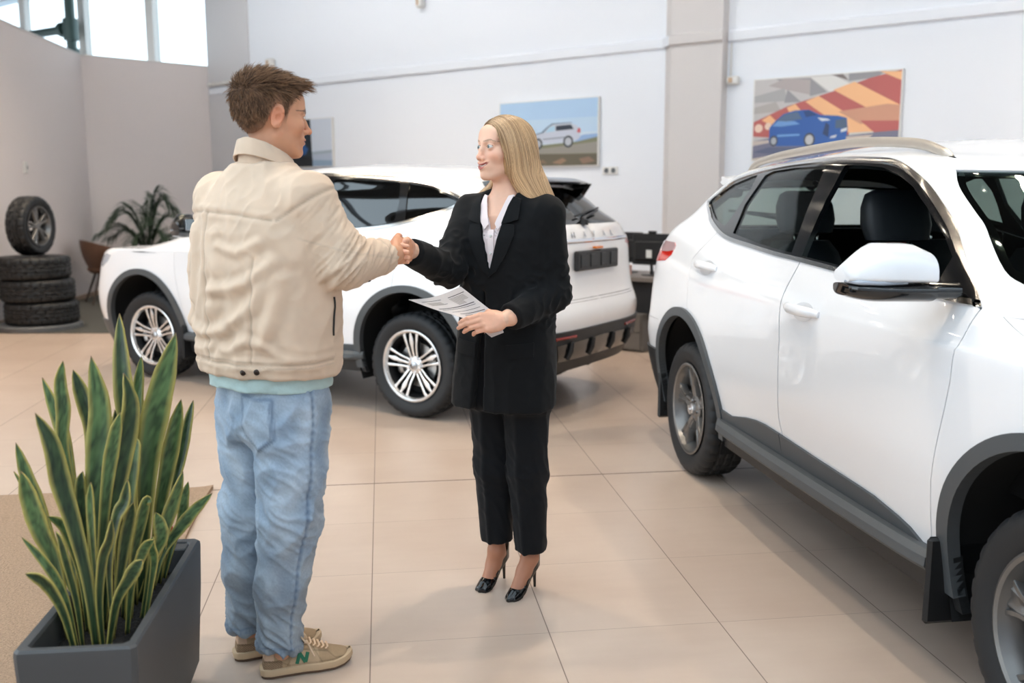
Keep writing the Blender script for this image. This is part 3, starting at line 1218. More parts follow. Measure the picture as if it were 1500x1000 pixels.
    hl2 = sf.inv(dens(cfg['head'], .02), (0, 2), (.5, .97), (.2, .55))
    gr = np.concatenate([[(1.0, YF([(0.001, .56)])[0][1])], YF(dens([(.001, .56), (.46, .60), (.55, .78), (.46, .90), (.001, .90)], .03, False), (.1, .5)), [(1.0, YF([(0.001, .90)])[0][1])]])
    uFa = u_of_x(cfg['archF'] + .42)
    bump_f = zline(uFa, 1.0, .44) + [(1.0, 0.0), (uFa, 0.0)]
    # tail lamp, wrapping the corner
    tl = sf.inv(dens(cfg['lamp'], .02), (0, 2), (0.02, 0.3), (.3, .6))
    arch_step = .02
    full = np.array([(k / 60, 0.0) for k in range(61)] + [(1.0, k / 30) for k in range(1, 31)] + [(1 - k / 60, 1.0) for k in range(1, 61)] + [(0.0, 1 - k / 30) for k in range(1, 30)])
    pm = [M_PAINT, M_INNER]
    ins_ = lambda pts, d: side_loop(inset(dens(pts, .02), d), 1)
    archR_b, archF_b = side_loop(arc_poly(0.0, .40, .455, .465, z0=.18)), side_loop(arc_poly(cfg['archF'], .40, .455, .465, z0=.18))
    ua, ub_ = u_of_x(.30), u_of_x(cfg['archF'] - .30)
    sill = np.array(zline(ua, ub_, .418) + [(ub_, 0.0), (ua, 0.0)])
    panel(sf, [full], [sill, dlo_uv, archR_b, archF_b, fd_uv, rd_uv, bump_r, tg, ws, hood, hl, hl2, gr, tl], 'body_shell', pm, root, both=True, th=.025, step=(.0085, .008))
    g = .0012
    hi = inset(hood * [5, 3.2], .004) / [5, 3.2]
    hi[:, 0] = np.where(hood[:, 0] >= 1, 1, hi[:, 0])
    panel(sf, [hi], [], 'hood', pm, root, both=True, step=(.0085, .008))
    ti = inset(tg * [5, 3.2], .005) / [5, 3.2]
    ti[:, 0] = np.where(tg[:, 0] <= 0, 0, ti[:, 0])
    gate = panel(sf, [ti], [rg, tl], 'tailgate', pm, root, both=True, step=(.0085, .008))
    bi = inset(np.array(bump_r) * [5, 3.2], .004) / [5, 3.2]
    bi[:, 0] = np.where(np.array(bump_r)[:, 0] <= 0, 0, bi[:, 0])
    bmp = panel(sf, [bi], [archR_b], 'rear_bumper', pm, root, both=True)
    lowc = np.array(zline(0, uRa, cfg.get('zclad', .60)) + [(uRa, 0.0), (0, 0)])
    panel(sf, [lowc], [archR_uv], 'bumper_cladding', [M_CLAD2, M_CLAD2], bmp, off=.014, th=.03, both=True)
    fcl = np.array(bump_f)
    panel(sf, [fcl], [archF_uv], 'front_bumper_cladding', [M_CLAD, M_CLAD], root, off=.012, th=.03, both=True)
    panel(sf, [gr], [], 'grille', [M_GLOSSBLK, M_INNER], root, off=-.012, th=.02, both=True)
    gm = MB()
    for z in (.62, .69, .76, .83):
        pts = [(sf.ev(YF([(y, z)], (.1, .5)))[0] + np.array([.004, 0, 0])) for y in np.linspace(.001, .45, 12)]
        pts = [np.array([p[0], -p[1], p[2]]) for p in pts[::-1]] + pts[1:]
        gm.tube(pts, .009, 6, flat=.6)
    gm.build('grille_bars', M_CHROME, root, True)
    panel(sf, [ws], [], 'windshield', [GLASS_WS, GLASS_WS], root, off=-.006, th=.004, both=True, step=(.012, .012))
    # dark ceramic band round the windscreen
    wi = inset(ws * [5, 3.2], .045) / [5, 3.2]
    wi[:, 0] = np.where(ws[:, 0] >= 1, 1, wi[:, 0])
    wi[:, 1] = np.where(ws[:, 0] >= 1, np.where(ws[:, 1] < .6, vb + .016, vt - .01), wi[:, 1])
    panel(sf, [ws], [wi], 'windshield_border', [M_GLOSSBLK, M_GLOSSBLK], root, off=-.011, th=.003, both=True, step=(.012, .012))
    panel(sf, [rg], [], 'rear_window', [cfg['glass_rear'], cfg['glass_rear']], gate, off=-.006, th=.004, both=True)
    rgi = inset(rg * [5, 3.2], .04) / [5, 3.2]
    rgi[:, 0] = np.where(rg[:, 0] <= 0, 0, rgi[:, 0])
    rgi[0, 1] = rgi[1, 1]
    rgi[-1, 1] = rgi[-2, 1]
    panel(sf, [rg], [rgi], 'rear_window_border', [M_GLOSSBLK, M_GLOSSBLK], gate, off=-.011, th=.003, both=True)
    doors = {}
    for sd in (1, -1):
        panel(sf, [sill], [archR_uv, archF_uv], 'sill', [M_CLAD2, M_CLAD2], root, off=.0, th=.03, side=sd)
    tlu = np.array([(u, v) for u, v in sf.inv(dens([(-.36, 1.207), (-.325, 1.19), (-.335, 1.165), (-.42, 1.155), (-.60, 1.15), (-.80, 1.145), (-.84, 1.15), (-.80, 1.18), (-.55, 1.21)], .02), (0, 2), (0.02, 0.3), (.3, .6))])
    for sd in (1, -1):
        shown = sd == vis
        panel(sf, [hl, hl2], [], 'headlight', [M_LENS, M_BLACK], root, off=-.002, th=.04, side=sd)
        tlo = panel(sf, [tl], [], 'tail_light', [M_REDL, M_BLACK], root, off=.003, th=.04, side=sd)
        panel(sf, [tlu], [], 'lamp_lens', [M_LENSP, M_BLACK], bpy.data.objects[tlo.name], off=.005, th=.01, side=sd)
        a = panel(sf, [ins_(fdoor, .004)], [dlo_uv], 'front_door', pm, root, side=sd, step=(.0085, .008))
        b = panel(sf, [ins_(rdoor, .004)], [dlo_uv, archR_b], 'rear_door', pm, root, side=sd, step=(.0085, .008))
        doors[sd] = (a, b)
        for dd, poly in ((a, cfg['fclad']), (b, cfg['rclad'])):
            ex = [archR_uv] if dd is b else []
            panel(sf, [ins_(poly, .002)], ex, 'door_cladding', [M_CLAD, M_CLAD], dd, off=.010, th=.03, side=sd)
        # wheel-arch trims
        for c in (0.0, cfg['archF']):
            ou = side_loop(arc_poly(c, .40, .49, .49, z0=.30))
            panel(sf, [ou], [archR_uv if c == 0 else archF_uv], 'arch_trim', [M_CLAD, M_CLAD2], root, off=.016, th=.04, side=sd, step=(.006, .006))
        # window band: bright surround, pillars, panes
        ring_in = side_loop(inset(dens(dlo, .02), .016), 1)
        panel(sf, [dlo_uv], [ring_in], 'window_surround', [M_TRIMCH, M_GLOSSBLK], root, off=.006, th=.02, side=sd, step=(.006, .006))
        panes = cfg['panes']
        black = [side_loop(p) for _, p, _ in panes]
        pl = side_loop(inset(dens(dlo, .02), .012), 1)
        panel(sf, [pl], black, 'pillar_trim', [M_GLOSSBLK, M_INNER], root, off=.0, th=.022, side=sd, step=(.008, .008))
        for nm, poly, gm_ in panes:
            if gm_ is None and shown:
                continue                                    # wound-down window
            gmat = cfg['glass_side'] if gm_ is None else gm_
            panel(sf, [side_loop(inset(dens(poly, .02), -.003), 1)], [], nm, [gmat, gmat], root, off=-.007, th=.004, side=sd, step=(.012, .012))
        # side step
        st = MB()
        pr = [(.0, .0), (.03, .006), (.045, .022), (.042, .05), (.02, .066), (-.06, .07), (-.06, .0)]
        xs = catmull([(.42, 0), (.60, .012), (1.1, .02), (1.7, .02), (2.1, .014), (2.235, .004)], 6)
        V, F = [], []
        for x, dy in xs:
            taper = min(1, max(.15, (x - .40) / .12), 1)
            for a_, b_ in pr:
                V.append((x, sd * (.878 + dy + a_ * taper), .345 + (b_ if b_ > .03 else b_ + .02 * (1 - taper))))
        m_ = len(pr)
        for i in range(len(xs) - 1):
            for k in range(m_):
                F.append((i * m_ + k, i * m_ + (k + 1) % m_, (i + 1) * m_ + (k + 1) % m_, (i + 1) * m_ + k))
        F += [tuple(range(m_)), tuple(range((len(xs) - 1) * m_, len(xs) * m_))]
        st.add(V, F)
        st.build('sill_step', M_CLAD, root, True, 30)
        # handles
        for dd, (hx, hz) in zip((a, b), cfg['handles']):
            hp = sf.ev(S([(hx - .13, hz), (hx - .10, hz), (hx - .05, hz - .002), (hx, hz - .002), (hx + .05, hz - .002), (hx + .10, hz), (hx + .13, hz)]))
            hn = sf.ev(S([(hx, hz)]), sf.N)[0]
            o6 = np.array([.004, .022, .034, .037, .034, .022, .004])
            P_ = (hp + hn * o6[:, None]) * np.array([1, sd, 1])
            h = MB()
            h.tube(P_, [.010, .015, .017, .017, .017, .015, .010], 10, flat=1.25, up=(0, 0, 1))
            h.build('door_handle', M_PAINT, dd, True, 50)
            cu = MB()  # flat disc: shade of the handle recess put into a darker paint
            c0_ = hp[3] + hn * .0015
            V = [tuple(c0_ * np.array([1, sd, 1]))]
            ring = S([(hx + .085 * math.cos(q), hz - .004 + .036 * math.sin(q)) for q in np.linspace(0, 2 * PI, 25)[:-1]])
            rp = (sf.ev(ring) + sf.ev(ring, sf.N) * .0015) * np.array([1, sd, 1])
            V += [tuple(p) for p in rp]
            cu.add(V, [(0, 1 + k, 1 + (k + 1) % 24) for k in range(24)])
            cu.build('handle_cup_shade', mat('shaded_cup_paint', srgb(206, 207, 210), 0.3, coat=1.0), dd, True)
    # seams: dark backing just under the gaps
    return sf, S, doors, side_loop, gate
SEAM = [(1.165, .40), (1.165, .50), (1.15, .57), (1.165, .70), (1.155, .89), (1.12, 1.05), (1.11, 1.20), (1.11, 1.26)]


def car_cfg(kind):
    suv = kind == 'suv'
    bot = [(-.29, 1.43), (-.22, 1.39), (-.12, 1.35), (-.07, 1.33), (.13, 1.28), (.3, 1.25), (.57, 1.23), (.87, 1.21), (1.11, 1.20), (1.52, 1.18), (2.08, 1.155), (2.262, 1.148)]
    if not suv:
        bot = [(-.335, 1.425), (-.29, 1.40), (-.15, 1.35), (.01, 1.305), (.11, 1.28), (.27, 1.25), (.47, 1.23), (.61, 1.22), (.87, 1.21), (1.11, 1.20), (1.52, 1.18), (2.08, 1.155), (2.262, 1.148)]
    top = [(2.215, 1.18), (2.115, 1.25), (1.965, 1.36), (1.795, 1.452), (1.637, 1.523), (1.494, 1.571), (1.352, 1.599), (1.186, 1.611), (.948, 1.62), (.60, 1.617), (.357, 1.608), (.152, 1.59), (-.094, 1.55), (-.205, 1.475)]
    if not suv:
        top = top[:9] + [(.79, 1.605), (.51, 1.598), (.27, 1.58), (.13, 1.565), (-.04, 1.535), (-.22, 1.475), (-.30, 1.445)]
    fdoor = SEAM + [(2.16, 1.19), (2.262, 1.148), (2.285, 1.07), (2.29, .94), (2.28, .86), (2.23, .63), (2.2, .42), (2.19, .40)]
    rear_seam = [(.13, 1.30), (.10, 1.25), (-.02, 1.14), (-.01, 1.09), (.04, .98), (.06, .91)] if suv else [(.13, 1.30), (.10, 1.26), (.075, 1.18), (.10, .98), (.12, .85)]
    rdoor = SEAM[::-1][:0] + SEAM + rear_seam + [(.10, .70), (.30, .50), (.46, .40)]
    panes = []
    ft = [(1.10, 1.225), (1.52, 1.205), (2.05, 1.182), (2.03, 1.28), (1.95, 1.335), (1.775, 1.427), (1.62, 1.497), (1.47, 1.543), (1.33, 1.571), (1.17, 1.583), (1.03, 1.588), (1.05, 1.45), (1.08, 1.33)]
    if suv:
        rt = [(.31, 1.285), (.58, 1.258), (.87, 1.238), (1.0, 1.232), (.97, 1.33), (.92, 1.45), (.87, 1.587), (.55, 1.59), (.33, 1.58), (.27, 1.562), (.245, 1.42)]
        qt = [(-.255, 1.43), (-.13, 1.38), (-.02, 1.345), (.16, 1.315), (.19, 1.42), (.20, 1.50), (.17, 1.565), (.11, 1.56), (-.08, 1.52), (-.20, 1.463)]
    else:
        rt = [(.20, 1.30), (.30, 1.275), (.48, 1.255), (.62, 1.245), (.87, 1.238), (1.0, 1.232), (.97, 1.33), (.92, 1.45), (.87, 1.583), (.55, 1.573), (.33, 1.562), (.27, 1.552), (.22, 1.42)]
        qt = [(-.285, 1.42), (-.14, 1.375), (0.0, 1.33), (.11, 1.305), (.15, 1.40), (.18, 1.50), (.19, 1.548), (.10, 1.538), (-.05, 1.51), (-.22, 1.45)]
    gs = GLASS_CLEAR if suv else GLASS_DARK
    panes = [('front_side_window', ft, None if suv else gs), ('rear_side_window', rt, gs), ('quarter_window', qt, gs)]
    return dict(
        side=-1 if suv else 1, wb=2.74 if suv else 2.66, archF=2.74 if suv else 2.70, dlo_bot=bot, dlo_top=top, nose=0.0 if suv else .09, head=[(3.34, .88), (3.29, .965), (3.18, .998), (3.08, .985), (3.13, .93), (3.22, .885)], fdoor=fdoor, rdoor=rdoor,
        fclad=[(1.155, .505), (1.49, .49), (1.79, .48), (1.88, .475), (1.95, .465), (2.02, .455), (2.09, .44), (2.15, .415), (2.17, .40), (1.155, .40)],
        rclad=[(.40, .46), (.47, .46), (.61, .455), (.79, .49), (.9, .505), (1.0, .51), (1.15, .505), (1.16, .40), (.40, .40)],
        apil=[(2.36, 1.185), (2.29, 1.213), (2.205, 1.25), (2.04, 1.36), (1.935, 1.418), (1.785, 1.498), (1.715, 1.545), (1.70, 1.553)],
        lamp=[(-.36, 1.207), (-.325, 1.19), (-.345, 1.14), (-.42, 1.105), (-.60, 1.09), (-.80, 1.085), (-.855, 1.13), (-.80, 1.18), (-.55, 1.21)],
        panes=panes, glass_side=gs, glass_rear=GLASS_CLEAR if suv else GLASS_DARK,
        handles=[(1.33, 1.03), (.22, 1.115)] if suv else [(1.33, 1.02), (.24, 1.06)])


def car_extras(root, cfg, kind, sf, S, doors, side_loop, gate):
    vis = cfg['side']
    flip = lambda P, sd: np.asarray(P) * np.array([1, sd, 1])
    # ---- wheels and wells
    wkind = 'graphite' if kind == 'suv' else 'silver'
    for sd in (1, -1):
        for x, st in ((0.0, 0.0), (cfg['wb'], cfg.get('steer', 0.0))):
            make_wheel(wkind, root, (x, sd * (.885 - TY_W / 2 + .012), TY_R), sd, spin=cfg.get('spin', {}).get((sd, x > 1), .1), steer=st)
        for c in (0.0, cfg['archF']):
            mb = MB()
            ring = arc_poly(c, .40, .47, .475, n=30, z0=.22)
            V = [(x, sd * .87, z) for x, z in ring] + [(x, sd * .50, z) for x, z in ring]
            n = len(ring)
            F = [(k, k + 1, n + k + 1, n + k) for k in range(n - 1)] + [tuple(range(n, 2 * n))]
            mb.add(V, F)
            mb.build('wheel_well', M_WELL, root, True, 50)
        # mud flaps
        for x in (-.43, cfg['archF'] - .455):
            mb = MB()
            y0, y1 = sorted((sd * .70, sd * (.905 if x < 0 else .938)))
            mb.box((x - .035, y0, .20), (x - .012, y1, .47), bev=.010)
            mb.build('mud_flap', M_BLACK, root, True, 40)
        # seams: dark tubes stand in for the shade inside the panel gaps
        for pts in (cfg['fdoor'] + [cfg['fdoor'][0]], cfg['rdoor'] + [cfg['rdoor'][0]]):
            uv = side_loop(pts)
            P = sf.ev(uv)
            keep = [i for i in range(len(P)) if P[i, 2] > .42 and not pip(P[i:i + 1][:, [0, 2]], cfg['dlo'])[0] and not pip(P[i:i + 1][:, [0, 2]], arc_poly(0, .40, .44, .45, z0=.1))[0]]
            seg = []
            mb = MB()
            for i in keep + [-9]:
                if seg and (i != seg[-1] + 1):
                    if len(seg) > 2:
                        Q_ = flip(P[seg] + sf.ev(uv[seg], sf.N) * -.016, sd)
                        mb.tube(Q_, .009, 6)
                    seg = []
                if i >= 0:
                    seg.append(i)
            if mb.v:
                mb.build('panel_gap_shade', M_SEAMSHADE, root, True)
        # door mirror
        mx, mz = (2.14, 1.222) if kind == 'suv' else (1.99, 1.222)
        m_ = bpy.data.objects.new('door_mirror', None)
        COL.objects.link(m_)
        m_.parent = root
        y0 = sd * 1.02
        cap = MB()
        # housing: swept sections across y (outwards); front (x+) rounded, back (x-) flat
        secs = []
        yy = np.linspace(.945, 1.165, 12)
        for y in yy:
            t = (y - .945) / .22
            sc_ = (1 - min(1, max(0, t - .62) / .38) ** 1.4 * .78) * (1 - max(0, .2 - t) * 1.1)
            dx = .105 * (1 - max(0, t - .5) ** 2 * 2.0)
            back = -.045 * t
            ring = []
            for q in np.linspace(0, 2 * PI, 28, endpoint=False):
                cx_, cz_ = math.cos(q), math.sin(q)
                ex = math.copysign(abs(cx_) ** .75, cx_)
                ez = math.copysign(abs(cz_) ** .75, cz_)
                ring.append((mx + back + (dx * ex if ex > 0 else .045 * ex), sd * y, mz + .010 + (.098 * sc_ * ez if ez > 0 else .018 * ez)))
            secs.append(ring)
        V = [p for r in secs for p in r]
        n = 28
        Fm = [(i * n + k, i * n + (k + 1) % n, (i + 1) * n + (k + 1) % n, (i + 1) * n + k) for i in range(len(secs) - 1) for k in range(n)]
        Fm += [tuple(range(n - 1, -1, -1)), tuple(range((len(secs) - 1) * n, len(secs) * n))]
        cap.add(V, Fm)
        cap.build('mirror_cap', M_PAINT if kind == 'suv' else M_GLOSSBLK, m_, True, 50)
        # black lower shell
        lo = MB()
        secs = []
        for y in yy:
            t = (y - .945) / .22
            sc_ = (1 - max(0, t - .6) ** 2 * 2.6)
            back = -.045 * t
            ring = []
            for q in np.linspace(0, 2 * PI, 24, endpoint=False):
                cx_, cz_ = math.cos(q), math.sin(q)
                ring.append((mx + back + (.108 * abs(cx_) ** .8 * (1 - max(0, t - .5) ** 2 * 2) if cx_ > 0 else -.047 * abs(cx_) ** .8), sd * y, mz - .022 + (.012 if cz_ > 0 else .042 * sc_) * math.copysign(abs(cz_) ** .7, cz_)))
            secs.append(ring)
        V = [p for r in secs for p in r]
        n = 24
        Fm = [(i * n + k, i * n + (k + 1) % n, (i + 1) * n + (k + 1) % n, (i + 1) * n + k) for i in range(len(secs) - 1) for k in range(n)]
        Fm += [tuple(range(n - 1, -1, -1)), tuple(range((len(secs) - 1) * n, len(secs) * n))]
        lo.add(V, Fm)
        lo.build('mirror_base', M_GLOSSBLK, m_, True, 50)
        arm = MB()
        arm.tube([(mx + .0, sd * .96, mz - .030), (mx + .02, sd * .90, mz - .032), (mx + .03, sd * .835, mz - .032)], [.036, .034, .032], 12, flat=.75, up=(0, 0, 1))
        arm.build('mirror_arm', M_GLOSSBLK, m_, True, 50)
        ind = MB()
        ind.tube([(mx + .070, sd * 1.02, mz - .004), (mx + .058, sd * 1.09, mz - .004), (mx + .025, sd * 1.145, mz - .004), (mx - .02, sd * 1.166, mz - .004)], [.004, .008, .008, .004], 8)
        ind.build('turn_indicator', M_LENS, m_, True)
        mg = MB()
        mg.box((mx - .086, sd * 1.098 if sd < 0 else .962, mz - .010), (mx - .080, sd * .962 if sd < 0 else 1.098, mz + .074), bev=.002)
        bz = MB()
        bz.box((mx - .082, sd * 1.105 if sd < 0 else .955, mz - .018), (mx - .020, sd * .955 if sd < 0 else 1.105, mz + .082), bev=.012)
        bz.build('mirror_housing', M_BLACK, m_, True, 40)
        mg.build('mirror_glass', mat('mirror_glass', (.8, .82, .84), .02, 1.0), m_, True, 40)
        # sail panel (black triangle in front corner of the window)
        sl = side_loop([(2.05, 1.18), (2.225, 1.165), (2.185, 1.197), (2.10, 1.25), (2.04, 1.29)], .02)
        panel(sf, [sl], [], 'mirror_sail', [M_GLOSSBLK, M_INNER], m_, off=.008, th=.03, side=sd)
    # ---- roof rails
    if kind == 'suv':
        for sd in (1, -1):
            pts = [(-.22, 1.595, .0), (-.10, 1.635, .014), (.05, 1.655, .022), (.3, 1.672, .024), (.83, 1.690, .024), (1.09, 1.686, .024), (1.31, 1.672, .022), (1.44, 1.655, .016), (1.53, 1.63, .008), (1.60, 1.608, .0)]
            r = MB()
            C_ = catmull([(x, sd * (.505 + .012 * (1 - abs(x - .7) / .9)), z - .008) for x, z, _ in pts], 5)
            rad = np.interp(np.linspace(0, 1, len(C_)), [0, .06, .2, .8, .94, 1], [.006, .016, .017, .017, .016, .006])
            r.tube(C_, rad, 10, flat=1.15, up=(0, 0, 1))
            r.build('roof_rail', M_RAIL, root, True, 60)
            f = MB()
            Cd = [(x + .03, y, z - .012) for x, y, z in C_[-9:]] + [(1.665, sd * .560, 1.556), (1.70, sd * .565, 1.544)]
            f.tube(Cd, [.009] * len(Cd), 8, flat=.6, up=(0, 0, 1))
            f.build('roof_rail_end', M_GLOSSBLK, root, True, 60)
    # ---- tail spoiler
    sp = MB()
    V, F = [], []
    ys = np.linspace(-.56, .56, 25)
    for y in ys:
        k = abs(y) / .56
        x0 = -.40 + .05 * k ** 2
        x1 = -.70 + .22 * k ** 3
        zt = 1.575 - .018 * k ** 2
        V += [(x0, y, zt - .005), (x0 - .1, y, zt + .012), ((x0 + x1) / 2 - .05, y, zt + .008), (x1 + .02, y, zt - .008), (x1, y, zt - .02), (x1 + .03, y, zt - .034), ((x0 + x1) / 2, y, zt - .038), (x0 - .05, y, zt - .06)]
    m = 8
    for i in range(len(ys) - 1):
        for k in range(m):
            F.append((i * m + k, i * m + (k + 1) % m, (i + 1) * m + (k + 1) % m, (i + 1) * m + k))
    F += [tuple(range(m)), tuple(range((len(ys) - 1) * m, len(ys) * m))]
    sp.add(V, F)
    spo = sp.build('tail_spoiler', M_PAINT if kind == 'suv' else M_GLOSSBLK, gate, True, 50)
    for sd in (1, -1):
        w = MB()
        w.prism([(-.42, 1.54), (-.55, 1.56), (-.60, 1.545), (-.53, 1.45), (-.48, 1.46)], .43, .50, 'xz')
        if sd < 0:
            w.v = [(x, -y, z) for x, y, z in w.v]
        w.build('spoiler_cheek', M_GLOSSBLK, spo)
    # ---- wiper, chrome bar, letters, plate frame, reflectors, diffuser
    R_ = lambda y, z, o: sf.ev(sf.inv([(abs(y) + 1e-4, z)], (1, 2), (0, .3), (.03, .9)))[0] * np.array([1, np.sign(y) or 1, 1]) + np.array([-o, 0, 0])
    wp = MB()
    wp.tube([R_(.10, 1.30, .03), R_(.02, 1.315, .035), R_(-.30, 1.36, .03)], [.018, .013, .006], 8)
    wp.tube([R_(.12, 1.325, .018), R_(-.10, 1.35, .018), R_(-.42, 1.375, .016)], .007, 6)
    wp.lathe([(0, .0), (.03, 0), (.03, .035), (.0, .045)], 'z', 16, tuple(R_(.10, 1.27, .01)))
    wp.build('rear_wiper', M_BLACK, gate, True, 50)
    bar = MB()
    zb = 1.168
    bar.tube([R_(y, zb, .004) for y in np.linspace(-.60, .60, 31)], .014, 8, flat=.5, up=(1, 0, 0))
    bar.build('chrome_bar', M_CHROME, gate, True, 50)
    # lettering
    glyph = {'H': [[(0, 0), (0, 1)], [(.8, 0), (.8, 1)], [(0, .5), (.8, .5)]], 'A': [[(0, 0), (.45, 1), (.9, 0)], [(.2, .35), (.7, .35)]], 'V': [[(0, 1), (.45, 0), (.9, 1)]], 'L': [[(0, 1), (0, 0), (.75, 0)]]}
    hgt = .034
    for ch, y in zip('HAVAL', (.285, .145, 0.005, -.135, -.27)):
        lt = MB()
        for st in glyph[ch]:
            pts = []
            for (a, b) in st:
                pts.append(R_(y - (a - .4) * hgt * 1.15, 1.192 + b * hgt, .004))
            lt.tube(pts, .0042, 6)
        lt.build('badge_letter', M_CHROME, gate, True, 50)
    pf = MB()
    c = R_(.02, 1.045, .018)
    V, F = [], []
    pf.box((c[0] - .014, -.275, .975), (c[0] + .02, .315, 1.105), bev=.008)
    for yv in (-.19, -.05, .10, .235):
        pf.box((c[0] - .020, yv - .045, .995), (c[0] - .010, yv + .045, 1.085), bev=.006)
    pf.build('number_plate_holder', M_BLACK, gate, True, 30)
    lt = MB()
    lt.box((c[0] - .02, -.03, 1.112), (c[0] + .01, .07, 1.128), bev=.003)
    lt.build('plate_lamp', M_ORANGE, gate)
    for sd in (1, -1):
        rf = MB()
        rf.tube([R_(sd * y, .560, .018) for y in np.linspace(.36, .58, 8)], .010, 8, flat=.6, up=(1, 0, 0))
        rf.build('reflector', mat('dark_red_reflector', srgb(120, 34, 26), .2), root, True, 50)
    Yz = lambda pts: sf.inv(pts, (1, 2), (0, .3), (.0, .6))
    dz = np.concatenate([[(0, Yz([(.001, .41)])[0][1])], Yz(dens([(.001, .41), (.50, .41), (.56, .52), (.001, .535)], .03, False)), [(0, Yz([(.001, .535)])[0][1])]])
    panel(sf, [dz], [], 'diffuser', [M_GLOSSBLK, M_BLACK], root, off=.020, th=.02, both=True)
    for y in (-.42, -.15, .15, .42):
        df = MB()
        df.tube([R_(y, .53, .030), R_(y, .47, .034), R_(y, .415, .03)], [.014, .018, .016], 8)
        df.build('diffuser_fin', M_CLAD2, root, True, 50)
    # ---- underbody
    ub = MB()
    ub.box((-.55, -.56, .26), (3.1, .56, .40), bev=.03)
    ub.box((.50, -.85, .29), (2.20, .85, .40), bev=.03)
    ub.build('underbody', M_WELL, root)
    fl_ = MB()
    fl_.box((-.62, -.70, .40), (2.6, .70, .44))
    fl_.build('cabin_floor', M_INNER, root)
    # ---- cabin
    sx = {}
    for sd in (1, -1):
        for (x, nm) in ((1.19, 'front_seat'), (.36, 'rear_seat')):
            s_ = MB()
            y = sd * .37
            w = .25
            s_.box((x - .05, y - w, .62), (x + .50, y + w, .78), bev=.06)
            V, F = [], []
            prof = [(0, .70, .12, .25), (-.05, .85, .10, .25), (-.11, 1.05, .09, .235), (-.16, 1.18, .075, .20), (-.185, 1.24, .05, .15)]
            for dx, z, t, ww in prof:
                for a, b in ((-1, -1), (-.6, 1), (.6, 1), (1, -1)):
                    V.append((x + .02 + dx + t * b * .6, y + ww * a, z))
            for i in range(len(prof) - 1):
                for k in range(4):
                    F.append((i * 4 + k, i * 4 + (k + 1) % 4, i * 4 + 4 + (k + 1) % 4, i * 4 + 4 + k))
            F.append((0, 1, 2, 3))
            F.append(tuple(range(len(V) - 4, len(V))))
            s_.add(V, F)
            seat = s_.build(nm, M_SEAT, root, True, 50)
            h = MB()
            hx, hz = x - .165, 1.375
            V, F = [], []
            for i, (z, t, ww) in enumerate(((-.10, .03, .10), (-.092, .05, .135), (-.03, .062, .15), (.04, .056, .145), (.095, .04, .125), (.112, .02, .09))):
                for q in np.linspace(0, 2 * PI, 16, endpoint=False):
                    V.append((hx - z * .25 + t * math.copysign(abs(math.cos(q)) ** .7, math.cos(q)), y + ww * math.copysign(abs(math.sin(q)) ** .6, math.sin(q)), hz + z))
            for i in range(5):
                for k in range(16):
                    F.append((i * 16 + k, i * 16 + (k + 1) % 16, i * 16 + 16 + (k + 1) % 16, i * 16 + 16 + k))
            F += [tuple(range(16)), tuple(range(80, 96))]
            h.add(V, F)
            h.build('headrest', M_SEAT, seat, True, 60)
            po = MB()
            for dy in (-.06, .06):
                po.tube([(hx + .025, y + dy, 1.20), (hx + .018, y + dy, 1.30)], .006, 8)
            po.build('headrest_posts', M_CHROME, seat, True)
    d = MB()
    V, F = [], []
    pr = [(1.98, .62), (1.96, .95), (2.05, 1.06), (2.30, 1.10), (2.56, 1.12), (2.56, .62)]
    d.prism(pr, -.74, .74, 'xz')
    d.build('dashboard', M_INNER, root)
    stw = MB()
    cc = Vector((1.86, .37, 1.0))
    ax = Vector((-.85, 0, .5)).normalized()
    a_ = Vector((0, 1, 0))
    b_ = ax.cross(a_)
    stw.tube([cc + a_ * .185 * math.cos(q) + b_ * .185 * math.sin(q) for q in np.linspace(0, 2 * PI, 33)], .016, 8)
    for q in (0, PI, PI * 1.5):
        stw.tube([cc, cc + a_ * .18 * math.cos(q) + b_ * .18 * math.sin(q)], [.04, .015], 8)
    stw.tube([cc, cc - ax * .25], .03, 8)
    stw.build('steering_wheel', M_BLACK, root, True, 50)
    im = MB()
    im.box((1.86, -.12, 1.47), (1.89, .12, 1.53), bev=.01)
    im.tube([(1.88, 0, 1.51), (1.93, 0, 1.56)], .008, 6)
    im.build('rear_view_mirror', M_BLACK, root, True, 50)


def make_car(kind, label, loc, heading):
    root = thing('car', label, 'car', loc, heading)
    cfg = car_cfg(kind)
    cfg['steer'] = 0.0 if kind == 'suv' else math.radians(6)
    r = build_car(root, cfg)
    car_extras(root, cfg, kind, *r)
    return root


a2 = math.radians(1.2)
right2 = np.array([-math.cos(a2), -math.sin(a2)])
o2 = np.array([1.649, 1.759]) - right2 * .885
CAR_SUV = make_car('suv', 'white car at the right with a wound-down front window and roof rails', (o2[0], o2[1], 0), a2 - PI / 2)
a1 = math.radians(139.92)
left1 = np.array([-math.sin(a1), math.cos(a1)])
o1 = np.array([.240, 3.235]) - left1 * .885
CAR_COUPE = make_car('coupe', 'white car behind the handshake with silver wheels and its tailgate in view', (o1[0], o1[1], 0), a1)
# ================================================================ small signed-distance sculpting kit (numpy)
A3 = lambda *p: np.array(p, float)


def smin(a, b, k):
    h = np.clip(0.5 + 0.5 * (b - a) / k, 0, 1)
    return b + (a - b) * h - k * h * (1 - h)


def smax(a, b, k):
    return -smin(-a, -b, k)


def cap_(P, a, b, ra, rb=None):
    a, b = np.array(a, float), np.array(b, float)
    rb = ra if rb is None else rb
    ba = b - a
    h = np.clip(((P - a) @ ba) / max(ba @ ba, 1e-12), 0, 1)
    return np.linalg.norm(P - a - h[:, None] * ba, axis=1) - (ra + (rb - ra) * h)


